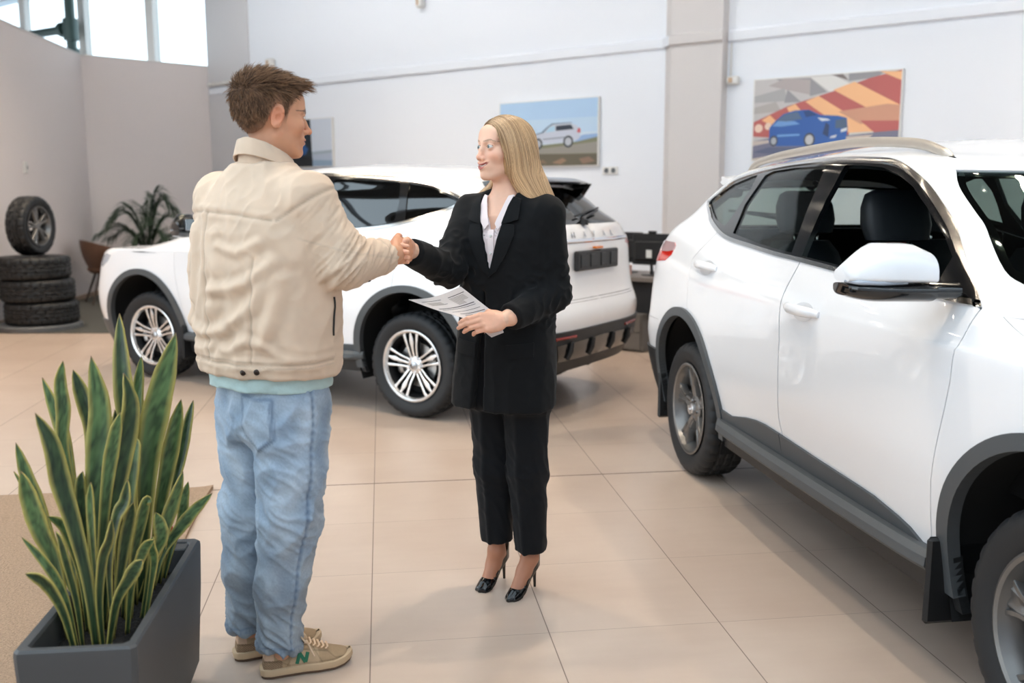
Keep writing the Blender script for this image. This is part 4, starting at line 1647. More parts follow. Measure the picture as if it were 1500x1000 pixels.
def chain(P, pts, rad, k=0.02):
    d = None
    for i in range(len(pts) - 1):
        e = cap_(P, pts[i], pts[i + 1], rad[i], rad[i + 1])
        d = e if d is None else smin(d, e, k)
    return d


def ell(P, c, r, R=None):
    q = P - np.array(c, float)
    if R is not None:
        q = q @ R
    r = np.array(r, float)
    k0 = np.linalg.norm(q / r, axis=1)
    k1 = np.linalg.norm(q / (r * r), axis=1)
    return np.where(k1 > 1e-9, k0 * (k0 - 1) / np.maximum(k1, 1e-9), -r.min())


def loft(P, secs, n=2.3):
    """secs: (z, cx, cy, a, b, angle) cross-sections; a lies along the angle"""
    S = np.array(secs, float)
    z = P[:, 2]
    I = lambda k: np.interp(z, S[:, 0], S[:, k])
    x, y = P[:, 0] - I(1), P[:, 1] - I(2)
    an = I(5)
    ca, sa = np.cos(an), np.sin(an)
    u, v = x * ca + y * sa, -x * sa + y * ca
    a, b = I(3), I(4)
    k0 = (np.abs(u / a) ** n + np.abs(v / b) ** n) ** (1 / n)
    gr = np.sqrt((u / (a * a)) ** 2 + (v / (b * b)) ** 2)
    d = (k0 - 1) * np.minimum(np.maximum(k0, .3) / np.maximum(gr, 1e-6), .5)
    dz = np.maximum(S[0, 0] - z, z - S[-1, 0])
    return np.minimum(np.maximum(d, dz), 0) + np.sqrt(np.maximum(d, 0) ** 2 + np.maximum(dz, 0) ** 2)


def nets(f, lo, hi, h):
    """surface nets: quads of the zero level of f inside a box; only blocks near the surface are sampled finely"""
    lo, hi = np.array(lo, float), np.array(hi, float)
    B = 6
    nb = np.ceil((hi - lo) / (h * B)).astype(int)
    n = nb * B + 1
    # coarse pass
    gx = [lo[i] + np.arange(nb[i]) * h * B + h * B / 2 for i in range(3)]
    G = np.stack(np.meshgrid(*gx, indexing='ij'), -1).reshape(-1, 3)
    d = f(G)
    near = (np.abs(d) < h * B * 1.9).reshape(nb)
    V = np.repeat(np.repeat(np.repeat(np.where(d.reshape(nb) < 0, -1.0, 1.0).astype(np.float32), B, 0), B, 1), B, 2)
    V = np.pad(V, ((0, 1),) * 3, mode='edge')
    mk = np.zeros(n, bool)
    idx = np.argwhere(near)
    for o in np.ndindex(B + 1, B + 1, B + 1):
        q = idx * B + np.array(o)
        mk[q[:, 0], q[:, 1], q[:, 2]] = True
    ii = np.argwhere(mk)
    vals = np.empty(len(ii), np.float32)
    for k in range(0, len(ii), 400000):
        vals[k:k + 400000] = f(lo + ii[k:k + 400000] * h)
    V[ii[:, 0], ii[:, 1], ii[:, 2]] = vals
    # cells
    s = V < 0
    c = np.zeros(tuple(np.array(V.shape) - 1), np.int8)
    for o in np.ndindex(2, 2, 2):
        c += s[o[0]:V.shape[0] - 1 + o[0], o[1]:V.shape[1] - 1 + o[1], o[2]:V.shape[2] - 1 + o[2]]
    act = (c > 0) & (c < 8)
    cid = -np.ones(act.shape, np.int64)
    ca = np.argwhere(act)
    cid[act] = np.arange(len(ca))
    acc = np.zeros((len(ca), 3))
    cnt = np.zeros(len(ca))
    cor = [np.array(o) for o in np.ndindex(2, 2, 2)]
    for a in range(8):
        for b in range(a + 1, 8):
            if np.abs(cor[a] - cor[b]).sum() != 1:
                continue
            qa, qb = ca + cor[a], ca + cor[b]
            va, vb = V[qa[:, 0], qa[:, 1], qa[:, 2]], V[qb[:, 0], qb[:, 1], qb[:, 2]]
            m = (va < 0) != (vb < 0)
            t = np.where(m, va / np.where(m, va - vb, 1), 0)
            acc += np.where(m[:, None], cor[a] + t[:, None] * (cor[b] - cor[a]), 0)
            cnt += m
    verts = lo + (ca + acc / cnt[:, None]) * h
    F = []
    for ax in range(3):
        sl0 = [slice(None)] * 3
        sl1 = [slice(None)] * 3
        sl0[ax] = slice(0, -1)
        sl1[ax] = slice(1, None)
        cr_ = s[tuple(sl0)] != s[tuple(sl1)]
        e = np.argwhere(cr_)
        b, c_ = (ax + 1) % 3, (ax + 2) % 3
        ok = (e[:, b] > 0) & (e[:, c_] > 0) & (e[:, b] < act.shape[b]) & (e[:, c_] < act.shape[c_]) & (e[:, ax] < act.shape[ax])
        e = e[ok]
        q = []
        for db, dc in ((-1, -1), (0, -1), (0, 0), (-1, 0)):
            k = e.copy()
            k[:, b] += db
            k[:, c_] += dc
            q.append(cid[k[:, 0], k[:, 1], k[:, 2]])
        q = np.stack(q, 1)
        fl_ = ~s[e[:, 0], e[:, 1], e[:, 2]]
        q[fl_] = q[fl_][:, ::-1]
        F.append(q[(q >= 0).all(1)])
    F = np.concatenate(F)
    return verts, F


def vnormals(V, F):
    n = np.cross(V[F[:, 2]] - V[F[:, 0]], V[F[:, 3 if F.shape[1] > 3 else 1]] - V[F[:, 1 if F.shape[1] > 3 else 0]])
    if F.shape[1] == 3:
        n = np.cross(V[F[:, 1]] - V[F[:, 0]], V[F[:, 2]] - V[F[:, 0]])
    N = np.zeros_like(V)
    for k in range(F.shape[1]):
        for c in range(3):
            N[:, c] += np.bincount(F[:, k], n[:, c], len(V))
    return N / np.maximum(np.linalg.norm(N, axis=1, keepdims=True), 1e-12)


def relax(V, F, it=2, lam=.5):
    E = np.concatenate([F[:, [k, (k + 1) % F.shape[1]]] for k in range(F.shape[1])])
    n = len(V)
    deg = np.bincount(E[:, 0], minlength=n) + np.bincount(E[:, 1], minlength=n)
    for _ in range(it):
        S = np.zeros_like(V)
        for c in range(3):
            S[:, c] = np.bincount(E[:, 0], V[E[:, 1], c], n) + np.bincount(E[:, 1], V[E[:, 0], c], n)
        V = V * (1 - lam) + lam * S / np.maximum(deg, 1)[:, None]
    return V


_rs = np.random.RandomState(7)
_G = _rs.normal(size=(4096, 3))
_G /= np.linalg.norm(_G, axis=1, keepdims=True)


def gnoise(P, seed=0):
    """3-D gradient noise, about -1..1"""
    P = np.asarray(P, float)
    i = np.floor(P).astype(np.int64)
    f = P - i
    u = f * f * f * (f * (f * 6 - 15) + 10)
    out = 0
    for o in np.ndindex(2, 2, 2):
        q = i + np.array(o)
        hsh = (q[:, 0] * 73856093 ^ q[:, 1] * 19349663 ^ q[:, 2] * 83492791 ^ seed * 2654435) & 4095
        g = _G[hsh]
        d = ((f - np.array(o)) * g).sum(1)
        w = np.prod(np.where(np.array(o) == 1, u, 1 - u), axis=1)
        out = out + w * d
    return out * 1.5


def frame(f, up=(0, 0, 1)):
    """columns: right, forward, up"""
    f = np.array(f, float)
    f /= np.linalg.norm(f)
    r = np.cross(f, up)
    r /= np.linalg.norm(r)
    return np.stack([r, f, np.cross(r, f)], 1)


def bez(pts, n):
    return catmull(pts, n)


def seg_dist2(Q, poly):
    """distance of 2-D points to a polyline"""
    best = np.full(len(Q), 9.0)
    for i in range(len(poly) - 1):
        a, b = np.array(poly[i], float), np.array(poly[i + 1], float)
        ba = b - a
        h = np.clip(((Q - a) @ ba) / max(ba @ ba, 1e-12), 0, 1)
        best = np.minimum(best, np.linalg.norm(Q - a - h[:, None] * ba, axis=1))
    return best


# ---------------------------------------------------------------- hand
def hand_sdf(P, W, X, Z, hand=1, curl=(40, 45, 50, 55), bend=(50, 55, 55, 55), thumb=(35, 20), spread=4, s=1.0, splay=0, thumb_in=25):
    """W wrist, X towards the fingers, Z out of the back of the hand; hand=+1 right, -1 left. Thumb side is +Y*hand"""
    X = np.array(X, float) / np.linalg.norm(X)
    Z = np.array(Z, float)
    Z = Z - X * (Z @ X)
    Z /= np.linalg.norm(Z)
    Y = np.cross(Z, X) * hand            # towards the thumb
    L = lambda x, y, z: np.array(W) + s * (X * x + Y * y + Z * z)
    d = cap_(P, L(-.03, 0, 0), L(.01, 0, 0), .027 * s, .026 * s)
    # palm: fan of metacarpals
    mc = [(.026, .088), (.008, .092), (-.011, .087), (-.029, .078)]
    for k, (y, x) in enumerate(mc):
        d = smin(d, cap_(P, L(.012, y * .62, 0), L(x - .004, y, -.001), .0155 * s, .0115 * s), .012 * s)
    d = smin(d, cap_(P, L(.02, -.024, -.008), L(.055, -.030, -.008), .014 * s, .012 * s), .012 * s)
    d = smin(d, cap_(P, L(.018, .020, -.010), L(.045, .036, -.012), .017 * s, .014 * s), .012 * s)
    lens = [(.043, .026, .021), (.047, .030, .022), (.043, .028, .021), (.033, .021, .019)]
    rr = [.0088, .0090, .0086, .0076]
    for k, (y, x) in enumerate(mc):
        p = L(x, y, 0)
        an = 0.0
        yaw = math.radians((1.5 - k) * spread + splay)
        r0 = rr[k]
        pts, rad = [p], [r0 * 1.12 * s]
        for j, ln in enumerate(lens[k]):
            an += math.radians(curl[k] if j == 0 else bend[k] * (1.0 if j == 1 else .6))
            dr = X * math.cos(an) * math.cos(yaw) + Y * math.sin(yaw) * math.cos(an) - Z * math.sin(an)
            p = p + dr * ln * s
            pts.append(p)
            rad.append(r0 * (1.0, .94, .80)[j] * s)
        fd = chain(P, pts, rad, .004 * s)
        d = smin(d, fd, .005 * s)
    # thumb
    a, b = math.radians(thumb[0]), math.radians(thumb[1])
    t0 = L(.022, .026, -.010)
    di = math.radians(thumb_in)
    d1 = X * math.cos(a) + Y * math.sin(a) * math.cos(di) - Z * math.sin(a) * math.sin(di)
    d2 = X * math.cos(b) + Y * math.sin(b) * math.cos(di) - Z * math.sin(di) * .5
    d2 /= np.linalg.norm(d2)
    t1 = t0 + d1 * .044 * s
    t2 = t1 + (d1 * .5 + d2 * .5) * .032 * s
    t3 = t2 + d2 * .026 * s
    d = smin(d, chain(P, [t0, t1, t2, t3], [.0145 * s, .0115 * s, .0105 * s, .0085 * s], .005 * s), .009 * s)
    return d


# ---------------------------------------------------------------- head
def head_sdf(Q, male=True, smile=0.0):
    """Q in head space: x right, y forward, z up; eye line at z = 0; metres"""
    x, y, z = Q[:, 0], Q[:, 1], Q[:, 2]
    ax = np.abs(x)
    M = np.stack([ax, y, z], 1)          # symmetric
    m = 1.0 if male else 0.94
    d = ell(M, (0, -.018, .040 if male else .033), (.0745 * m, .0965 * m, .078 if male else .0705))
    d = smin(d, ell(M, (0, -.045, .010), (.066 * m, .064 * m, .072 * m)), .03)
    d = smin(d, ell(M, (0, .025, -.030), (.060 * m, .062, .082)), .03)
    jw = .050 if male else .043
    d = smin(d, cap_(M, (jw, -.004, -.058), (.017, .062, -.103 if male else -.098), .016, .0145), .022)
    d = smin(d, ell(M, (0, .072, -.100 if male else -.096), (.021 if male else .016, .017, .017)), .016)
    d = smin(d, ell(M, (.043, .052, -.026), (.020, .022, .018)), .022)
    d = smin(d, cap_(M, (.010, .083, .018), (.042, .066, .020), .010 if male else .008, .009), .014)
    d = smin(d, ell(M, (0, .064, .045), (.052, .020, .034)), .02)
    # eye sockets
    d = smax(d, -ell(M, (.0315, .098, -.001), (.0185, .020, .0125)), .012)
    # nose
    nt = .113 if male else .106
    d = smin(d, chain(M, [(0, .083, .012), (0, .093, -.012), (0, nt - .008, -.034)], [.0065, .0065, .0095], .01), .010)
    d = smin(d, ell(M, (0, nt - .004, -.036), (.0095, .0085, .0085)), .006)
    d = smin(d, ell(M, (.0115, .092, -.040), (.0075, .0105, .0075)), .006)
    d = smax(d, -ell(M, (.0065, .103, -.0475), (.0036, .006, .004)), .003)
    # mouth region
    d = smin(d, ell(M, (0, .068, -.066), (.030, .024, .022)), .015)
    cz = -.0665 + smile * .012 * (ax / .026) ** 2
    lipw = .0245 + .004 * smile
    up = ell(np.stack([ax, y + .18 * ax - (0.0), z - (cz + .0045)], 1), (0, .0905, 0), (lipw, .0085, .0048))
    lo_ = ell(np.stack([ax, y + .18 * ax, z - (cz - .0062 - .002 * smile)], 1), (0, .0885, 0), (lipw * .86, .0085, .0062))
    d = smin(d, up, .004)
    d = smin(d, lo_, .004)
    gap = ell(np.stack([ax, y + .18 * ax, z - cz], 1), (0, .095, 0), (lipw * .95, .012, .0012 + .0022 * smile))
    d = smax(d, -gap, .0018)
    # lids: a shell round the eyeball with an almond opening
    e = np.linalg.norm(M - A3(.0315, .0735, 0), axis=1) - .0132
    ex = (ax - .0315) / .0148
    up_l = .0052 * np.clip(1 - ex ** 2, 0, 1) + .0007
    lo_l = -.0040 * np.clip(1 - ex ** 2, 0, 1) + .0003
    op = np.maximum(np.maximum(z - up_l, lo_l - z), np.abs(ex) - 1) * 0.8
    op = np.maximum(op, -(y - .075) * 1.0)
    lids = smax(e, -op, .0012)
    d = smin(d, lids, .004)
    ball = np.linalg.norm(M - A3(.0315, .0735, 0), axis=1) - .0120
    d = np.maximum(d, -np.where(op < .004, np.maximum(ball - .0002, op), 9.0))
    # ears
    er = np.array([[.90, .42, 0], [-.42, .90, 0], [0, 0, 1.0]])
    c = A3(.0765 * m if male else .071, -.016, -.006)
    q = (M - c) @ er
    t = .22
    qz = q[:, 2] * math.cos(t) + q[:, 1] * math.sin(t)
    qy = -q[:, 2] * math.sin(t) + q[:, 1] * math.cos(t)
    el = ell(np.stack([q[:, 0], qy, qz], 1), (0, 0, 0), (.0075, .0180, .0325))
    rim = np.abs(np.sqrt((qy / .0155) ** 2 + (qz / .029) ** 2) - 1) * .0155
    ridge = np.sqrt(rim ** 2 + (q[:, 0] - .006) ** 2) - .0034
    ridge = np.where((qy > .004) & (qz < .012), 9, ridge)
    ear = smin(el, ridge, .004)
    ear = smax(ear, -ell(np.stack([q[:, 0], qy, qz], 1), (.010, .003, -.003), (.0105, .0088, .0135)), .0025)
    ear = smax(ear, -ell(np.stack([q[:, 0], qy, qz], 1), (.010, -.003, .013), (.007, .0085, .0085)), .0025)
    ear = smin(ear, ell(np.stack([q[:, 0], qy, qz], 1), (0, .005, -.026), (.006, .008, .008)), .006)
    d = smin(d, ear, .006)
    return d


def face_cols(Q, skin, male=True, smile=0.0, lipc=(.55, .22, .2)):
    x, y, z = Q[:, 0], Q[:, 1], Q[:, 2]
    ax = np.abs(x)
    c = np.tile(np.array(skin), (len(Q), 1))
    n = gnoise(Q * 60)[:, None] * .03 + gnoise(Q * 18, 3)[:, None] * .03
    c = c * (1 + n)

    def mix(mask, col):
        nonlocal c
        k = np.clip(mask, 0, 1)[:, None]
        c = c * (1 - k) + np.array(col) * k
    red = np.array(skin) * A3(1.08, .78, .74)
    mix(np.exp(-(((ax - .042) / .022) ** 2 + ((z + .030) / .02) ** 2)) * (y > .02) * .5, red)      # cheeks
    mix(np.exp(-((ax / .014) ** 2 + ((z + .036) / .014) ** 2)) * (y > .085) * .45, red)
    mix((ax > .066) * np.exp(-((z + .006) / .04) ** 2) * .55, np.array(skin) * A3(1.1, .68, .6))    # ears
    cz = -.0665 + smile * .012 * (ax / .026) ** 2
    lw = (.0255 + .004 * smile)
    k = np.clip(1 - (ax / lw) ** 2, 0, 1)
    mix(((z > cz - .0125 * k) & (z < cz + .0088 * k) & (y > .074)) * .85, lipc)
    # brows
    bz = .0195 + .0045 * np.exp(-((ax - .036) / .012) ** 2) - .10 * np.maximum(ax - .040, 0)
    th_ = (.0085 if male else .0034) * np.clip(1.2 - np.abs(ax - .030) / .024, 0, 1)
    mix((np.abs(z - bz) < th_) * (y > .045) * (ax > .010) * (.85 if male else .7), (.10, .065, .045) if male else (.24, .15, .10))
    # lash line
    ex = (ax - .0315) / .0150
    ul = .0052 * np.clip(1 - ex ** 2, 0, 1) + .0010
    mix((np.abs(z - ul - .0008) < .0014) * (np.abs(ex) < 1.12) * (y > .072) * (.6 if male else .92), (.05, .035, .03))
    ll = -.0040 * np.clip(1 - ex ** 2, 0, 1)
    mix((np.abs(z - ll) < .0010) * (np.abs(ex) < 1.05) * (y > .072) * .4, (.12, .08, .07))
    return c


def eye_mesh(C, fwd, gaze, parent, iris=(.10, .16, .24)):
    """eyeball with iris and pupil colours, facing along gaze"""
    mb = MB()
    n, m = 20, 14
    G = frame(gaze)
    V, cols = [], []
    for i in range(m + 1):
        a = PI * i / m
        for k in range(n):
            b = 2 * PI * k / n
            loc = A3(math.sin(a) * math.cos(b), math.cos(a), math.sin(a) * math.sin(b)) * .0120
            V.append(np.array(C) + G @ loc)
            cols.append((.012, .012, .014) if a < .26 else (iris if a < .58 else (.62, .60, .58)))
    F = [(i * n + k, i * n + (k + 1) % n, (i + 1) * n + (k + 1) % n, (i + 1) * n + k) for i in range(m) for k in range(n)]
    return np_mesh('eye', V, F, vcol_mat('eye_surface', .08, .6), parent, True, cols=cols)


def join_meshes(parts):
    V, F, C, n = [], [], [], 0
    for v, f, c in parts:
        V.append(v)
        F.append(f + n)
        C.append(c)
        n += len(v)
    return np.concatenate(V), np.concatenate(F), np.concatenate(C)
# ================================================================ the man
M_SKIN = vcol_mat('skin', 0.46, 0.42, sss=0.08)
M_HAIR = vcol_mat('hair', 0.62, 0.25)
M_HAIRL = vcol_mat('hair_long', 0.30, 0.55)
M_JACKET = vcol_mat('jacket_cotton', 0.85, 0.2, bump=(700, 0.18, 0.0012), sheen=0.15)
M_DENIM = vcol_mat('denim', 0.85, 0.2, bump=(900, 0.25, 0.001), sheen=0.1)
M_JERSEY = mat('teal_jersey', srgb(178, 203, 203), 0.85, sheen=0.2, bump=(60, 0.3, 0.01))
M_SUEDE = mat('tan_suede', srgb(168, 142, 112), 0.9, sheen=0.3, bump=(500, 0.25, 0.001), noise=(30, 0.08))
M_CANVAS = mat('tan_canvas', srgb(184, 158, 128), 0.9, bump=(900, 0.3, 0.001))
M_SOLE = mat('cream_sole', srgb(196, 170, 138), 0.7, noise=(20, 0.06))
M_SOLED = mat('brown_outsole', srgb(92, 70, 54), 0.8)
M_LACE = mat('cream_laces', srgb(214, 186, 158), 0.9)
M_GREEN = mat('green_felt', srgb(38, 104, 76), 0.8)
M_BUTTON = mat('dark_button', srgb(48, 34, 28), 0.3, 0.3)
LIN = lambda r, g, b: np.array(srgb(r, g, b)[:3])

MAN = None


def build_man():
    SK = LIN(210, 156, 124)
    root_loc = A3(-.28, -.06, 0)
    H = A3(-.243, -.035, 1.702)
    f65 = A3(math.sin(math.radians(65)), math.cos(math.radians(65)), -.055)
    RH = frame(f65)
    hd = lambda P: head_sdf((P - H) @ RH, True)
    neck = lambda P: chain(P, [(-.285, -.045, 1.44), (-.275, -.04, 1.53), (-.262, -.038, 1.62)], [.075, .062, .058], .02)

    def headneck(P):
        return np.maximum(smin(hd(P), neck(P), .025), 1.50 - P[:, 2])
    Vh, Fh = nets(headneck, H - [.16, .16, .215], H + [.16, .16, .15], .0026)
    Vh = relax(Vh, Fh, 1, .4)
    Qh = (Vh - H) @ RH
    ch = face_cols(Qh, SK, True)
    hl_ = hairline_m(Qh)
    stub = np.clip((hl_ + .012) / .03, 0, 1)[:, None] * .75
    ch = ch * (1 - stub) + LIN(92, 72, 58) * stub
    # hands
    W1 = A3(.106, -.016, 1.292)
    hs = lambda P: hand_sdf(P, W1, (.535, .845, .10), (.845, -.535, .12), 1, (34, 34, 34, 34), (44, 44, 44, 44), (26, 0), 1, 1.0, 0, 50)
    V1, F1 = nets(hs, W1 - [.09, .07, .10], W1 + [.16, .20, .12], .0022)
    W2 = A3(-.262, .262, 1.05)
    h2 = lambda P: hand_sdf(P, W2, (.6, .45, -.5), (.1, .7, .6), -1)
    V2, F2 = nets(h2, W2 - [.1, .1, .18], W2 + [.2, .2, .1], .004)

    def body(P):
        d = loft(P, [(.80, -.28, -.05, .155, .105, -.75), (1.0, -.285, -.05, .16, .11, -.74), (1.3, -.285, -.05, .19, .12, -.73), (1.45, -.285, -.05, .17, .10, -.73)])
        d = smin(d, chain(P, [(-.426, .077, 1.44), (-.435, .13, 1.18), (-.262, .262, 1.055)], [.05, .042, .03]), .03)
        d = smin(d, chain(P, [(-.144, -.177, 1.44), (-.043, -.195, 1.275), (.106, -.016, 1.290)], [.05, .042, .03]), .03)
        d = smin(d, chain(P, [(-.215, -.12, .85), (-.235, -.145, .50), (-.275, -.152, .07)], [.08, .055, .036]), .03)
        d = smin(d, chain(P, [(-.345, .02, .85), (-.36, 0, .5), (-.385, -.018, .07)], [.08, .055, .036]), .03)
        d = smin(d, cap_(P, (-.275, -.152, .06), (-.15, -.128, .042), .030, .018), .02)
        d = smin(d, cap_(P, (-.385, -.018, .06), (-.26, .015, .042), .030, .018), .02)
        return d
    Vb, Fb = nets(body, A3(-.60, -.32, -.01), A3(.2, .42, 1.55), .012)
    hc = lambda V: SK * (1 + gnoise(V * 60)[:, None] * .05 + gnoise(V * 22, 5)[:, None] * .06) * A3(1.02, .92, .88)
    V, F, C = join_meshes([(Vh, Fh, ch), (V1, F1, hc(V1)), (V2, F2, hc(V2)), (Vb, Fb, np.tile(SK, (len(Vb), 1)))])
    man = np_mesh('person', V - root_loc, F, M_SKIN, None, True, cols=C)
    man.location = root_loc
    tag(man, 'man in beige jacket and light jeans, back turned, shaking hands', 'person')
    for sx_ in (-1, 1):
        e = eye_mesh((0, 0, 0), f65, RH @ A3(.05 * 1, 1, -.06), man, (.14, .20, .22))
        e.location = Vector(tuple(H + RH @ A3(.0315 * sx_, .0735, 0) - root_loc))
    # ---- hair: close cap with a long top, plus strands
    def hair(P):
        Q = (P - H) @ RH
        hl = hairline_m(Q)
        top = np.clip((Q[:, 2] - .03) / .06, 0, 1)
        th = .0035 + .008 * top + .006 * np.clip((-Q[:, 1] - .03) / .06, 0, 1) * np.clip((Q[:, 2] + .05) / .08, 0, 1)
        d = ell(Q, (0, -.018, .040), (.0745, .0965, .078))
        d = smin(d, ell(Q, (0, -.045, .010), (.066, .064, .072)), .03)
        d = d - th - gnoise(Q * A3(70, 45, 45), 2) * .004 * top - gnoise(Q * 140, 4) * .0015
        q = smin(d, ell(Q, (0, .066, .094), (.044, .030, .017)) - gnoise(Q * 90, 8) * .004, .02)
        return smax(q, -hl * .8, .006)
    Vq, Fq = nets(hair, H - [.15, .15, .13], H + [.15, .15, .17], .003)
    Qq = (Vq - H) @ RH
    tone = np.clip(.5 + .6 * gnoise(Qq * A3(160, 60, 60), 1) + .4 * gnoise(Qq * 30, 9), 0, 1)[:, None]
    cq = LIN(62, 44, 34) * (1 - tone) + LIN(122, 90, 66) * tone
    fade = np.clip(hairline_m(Qq) / .035, 0, 1)[:, None]
    cq = cq * fade + (SK * .45 + LIN(98, 78, 62) * .55) * (1 - fade)
    hm = np_mesh('hair', Vq - root_loc, Fq, M_HAIR, man, True, cols=cq)
    # strands
    rs = np.random.RandomState(3)
    Nq = vnormals(Vq, Fq)
    w = np.clip((Qq[:, 2] + .055) / .06, .0, 1) * (hairline_m(Qq) > .006)
    ids = rs.choice(len(Vq), 5200, p=w / w.sum())
    fwd, up = RH[:, 1], A3(0, 0, 1)
    SV, SF, SCc = [], [], []
    tri = 3
    for i in ids:
        q, n = Qq[i], Nq[i]
        topk = np.clip((q[2] - .035) / .05, 0, 1)
        back = np.clip((-q[1] - .02) / .06, 0, 1)
        swirl = RH[:, 0] * rs.normal() * .35
        dirv = (fwd * (1.0 + .4 * (q[1] > .03)) + up * .25 + swirl) * topk + (up * -.9 + fwd * -.1 + RH[:, 0] * np.sign(q[0]) * .2 + swirl) * (1 - topk)
        dirv = dirv + n * (.35 + .45 * topk + .7 * back * topk)
        dirv /= np.linalg.norm(dirv)
        ln = (.009 + .019 * topk + .010 * back * (q[2] > -.01)) * rs.uniform(.6, 1.2)
        p = Vq[i] - n * .002
        r = .00085 * rs.uniform(.7, 1.3)
        col = LIN(58, 42, 32) * 1.0
        col = col + (LIN(158, 122, 92) - col) * rs.rand() ** 1.4
        b0 = len(SV)
        for j, t in enumerate((0, .35, .7, 1.0)):
            c = p + dirv * ln * t + (up * -.25 * (topk > .3) + fwd * .15) * ln * t * t
            a_ = np.cross(dirv, n)
            a_ /= max(np.linalg.norm(a_), 1e-6)
            b_ = np.cross(dirv, a_)
            rr = r * (1 - .75 * t)
            for k in range(tri):
                an = 2 * PI * k / tri
                SV.append(c + a_ * rr * math.cos(an) + b_ * rr * math.sin(an))
                SCc.append(col * (1 + .3 * t))
        for j in range(3):
            for k in range(tri):
                SF.append((b0 + j * tri + k, b0 + j * tri + (k + 1) % tri, b0 + (j + 1) * tri + (k + 1) % tri, b0 + (j + 1) * tri + k))
    np_mesh('hair_strands', np.array(SV) - root_loc, np.array(SF), M_HAIR, hm, True, cols=np.array(SCc)).data
    # ---- jacket
    an = math.radians(-42)
    fT = A3(math.sin(math.radians(42)), math.cos(math.radians(42)), 0)
    rT = A3(math.cos(an), math.sin(an), 0)
    Ct = A3(-.286, -.05, 0)
    SR, ER, WR = A3(-.146, -.176, 1.452), A3(-.045, -.2, 1.276), A3(.125, .018, 1.286)
    SL, EL_, WL = A3(-.426, .077, 1.452), A3(-.446, .13, 1.18), A3(-.262, .262, 1.06)

    def jacket(P):
        d = loft(P, [(.945, -.283, -.05, .222, .158, an), (.99, -.284, -.05, .236, .163, an), (1.10, -.287, -.05, .247, .166, an), (1.25, -.287, -.05, .25, .162, an), (1.36, -.287, -.05, .238, .152, an), (1.44, -.286, -.05, .205, .132, an), (1.50, -.283, -.047, .14, .105, an), (1.555, -.28, -.043, .085, .085, an)], 2.5)
        d = smin(d, chain(P, [A3(-.275, -.045, 1.50), SR + [0, 0, .004]], [.07, .074]), .05)
        d = smin(d, chain(P, [A3(-.285, -.040, 1.50), SL + [0, 0, .004]], [.07, .074]), .05)
        d = smin(d, chain(P, [SR, ER, WR], [.082, .070, .047], .035), .030)
        d = smin(d, chain(P, [SL, EL_, WL], [.078, .064, .050], .035), .030)
        # cut flat at the cuff and the hem
        ax = (WR - ER) / np.linalg.norm(WR - ER)
        cut = (P - WR) @ ax + .088
        d = np.where(np.linalg.norm(P - WR, axis=1) < .16, np.maximum(d, cut), d)
        return d
    Vj, Fj = nets(jacket, A3(-.62, -.34, .92), A3(.2, .36, 1.60), .0052)
    Vj = relax(Vj, Fj, 2, .5)
    Nj = vnormals(Vj, Fj)
    # wrinkles
    lx = (Vj - Ct) @ rT
    lf = (Vj - Ct) @ fT
    z = Vj[:, 2]
    ba = ER - SR
    tA = np.clip(((Vj - SR) @ ba) / (ba @ ba), -.3, 1.5)
    bb = WR - ER
    tB = np.clip(((Vj - ER) @ bb) / (bb @ bb), -.5, 1.1)
    dA = np.linalg.norm(Vj - (SR + np.clip(tA, 0, 1)[:, None] * ba), axis=1)
    dB = np.linalg.norm(Vj - (ER + np.clip(tB, 0, 1)[:, None] * bb), axis=1)
    onA, onB = np.clip((.105 - dA) / .02, 0, 1) * np.clip(tA * 4, 0, 1), np.clip((.085 - dB) / .02, 0, 1)
    arm = np.maximum(onA, onB)
    rid = lambda v: (1 - np.abs(v)) ** 2
    g1 = gnoise(np.stack([lx * 9 + z * 2.5, lf * 6, z * 3.2 - lx * 2], 1), 1)
    g2 = gnoise(np.stack([lx * 20 - z * 9, lf * 10, z * 12 + lx * 7], 1), 2)
    tor = (rid(g1) - .4) * .009 + (rid(g2) - .4) * .004
    tor = tor + .006 * rid(gnoise(np.stack([lx * 6, lf * 3, z * 22], 1), 5)) * np.clip((1.10 - z) / .10, 0, 1)
    sgm = (tA * .3 + tB * .25)
    gs = gnoise(np.stack([sgm * 34 + lx * 7, dA * 8 + z * 9, lf * 8], 1), 3)
    gs2 = gnoise(np.stack([Vj[:, 0] * 26 + z * 16, Vj[:, 1] * 12, z * 24 - Vj[:, 0] * 16], 1), 4)
    slv = (rid(gs) - .35) * .013 * np.clip(.35 + 1.2 * np.exp(-((sgm - .30) / .07) ** 2) + .7 * np.clip((tB - .45) * 2, 0, 1), 0, 1.2) + (rid(gs2) - .4) * .002
    disp = tor * (1 - arm) + slv * arm
    # pull lines from the armpit over the back
    warp = np.stack([lx + .012 * gnoise(Vj * 9, 31), z + .012 * gnoise(Vj * 9, 32)], 1)
    for pl, am, wd_ in (([(.165, 1.285), (.10, 1.225), (.03, 1.20), (-.05, 1.20)], .010, .016), ([(.17, 1.26), (.12, 1.17), (.06, 1.12), (-.01, 1.09)], .009, .018), ([(.19, 1.24), (.17, 1.14), (.15, 1.05)], .009, .016),
                        ([(.13, 1.33), (.06, 1.31), (-.02, 1.325)], .006, .014), ([(-.23, 1.36), (-.215, 1.22), (-.20, 1.08)], .010, .014), ([(-.17, 1.38), (-.15, 1.27), (-.155, 1.17)], .008, .016),
                        ([(-.05, 1.36), (-.035, 1.24), (-.05, 1.13)], .006, .020), ([(-.20, 1.10), (-.10, 1.065), (.0, 1.075)], .008, .016), ([(.0, 1.03), (.09, 1.05), (.17, 1.03)], .008, .014), ([(-.15, 1.02), (-.06, 1.025)], .006, .012)):
        dd = seg_dist2(warp, pl)
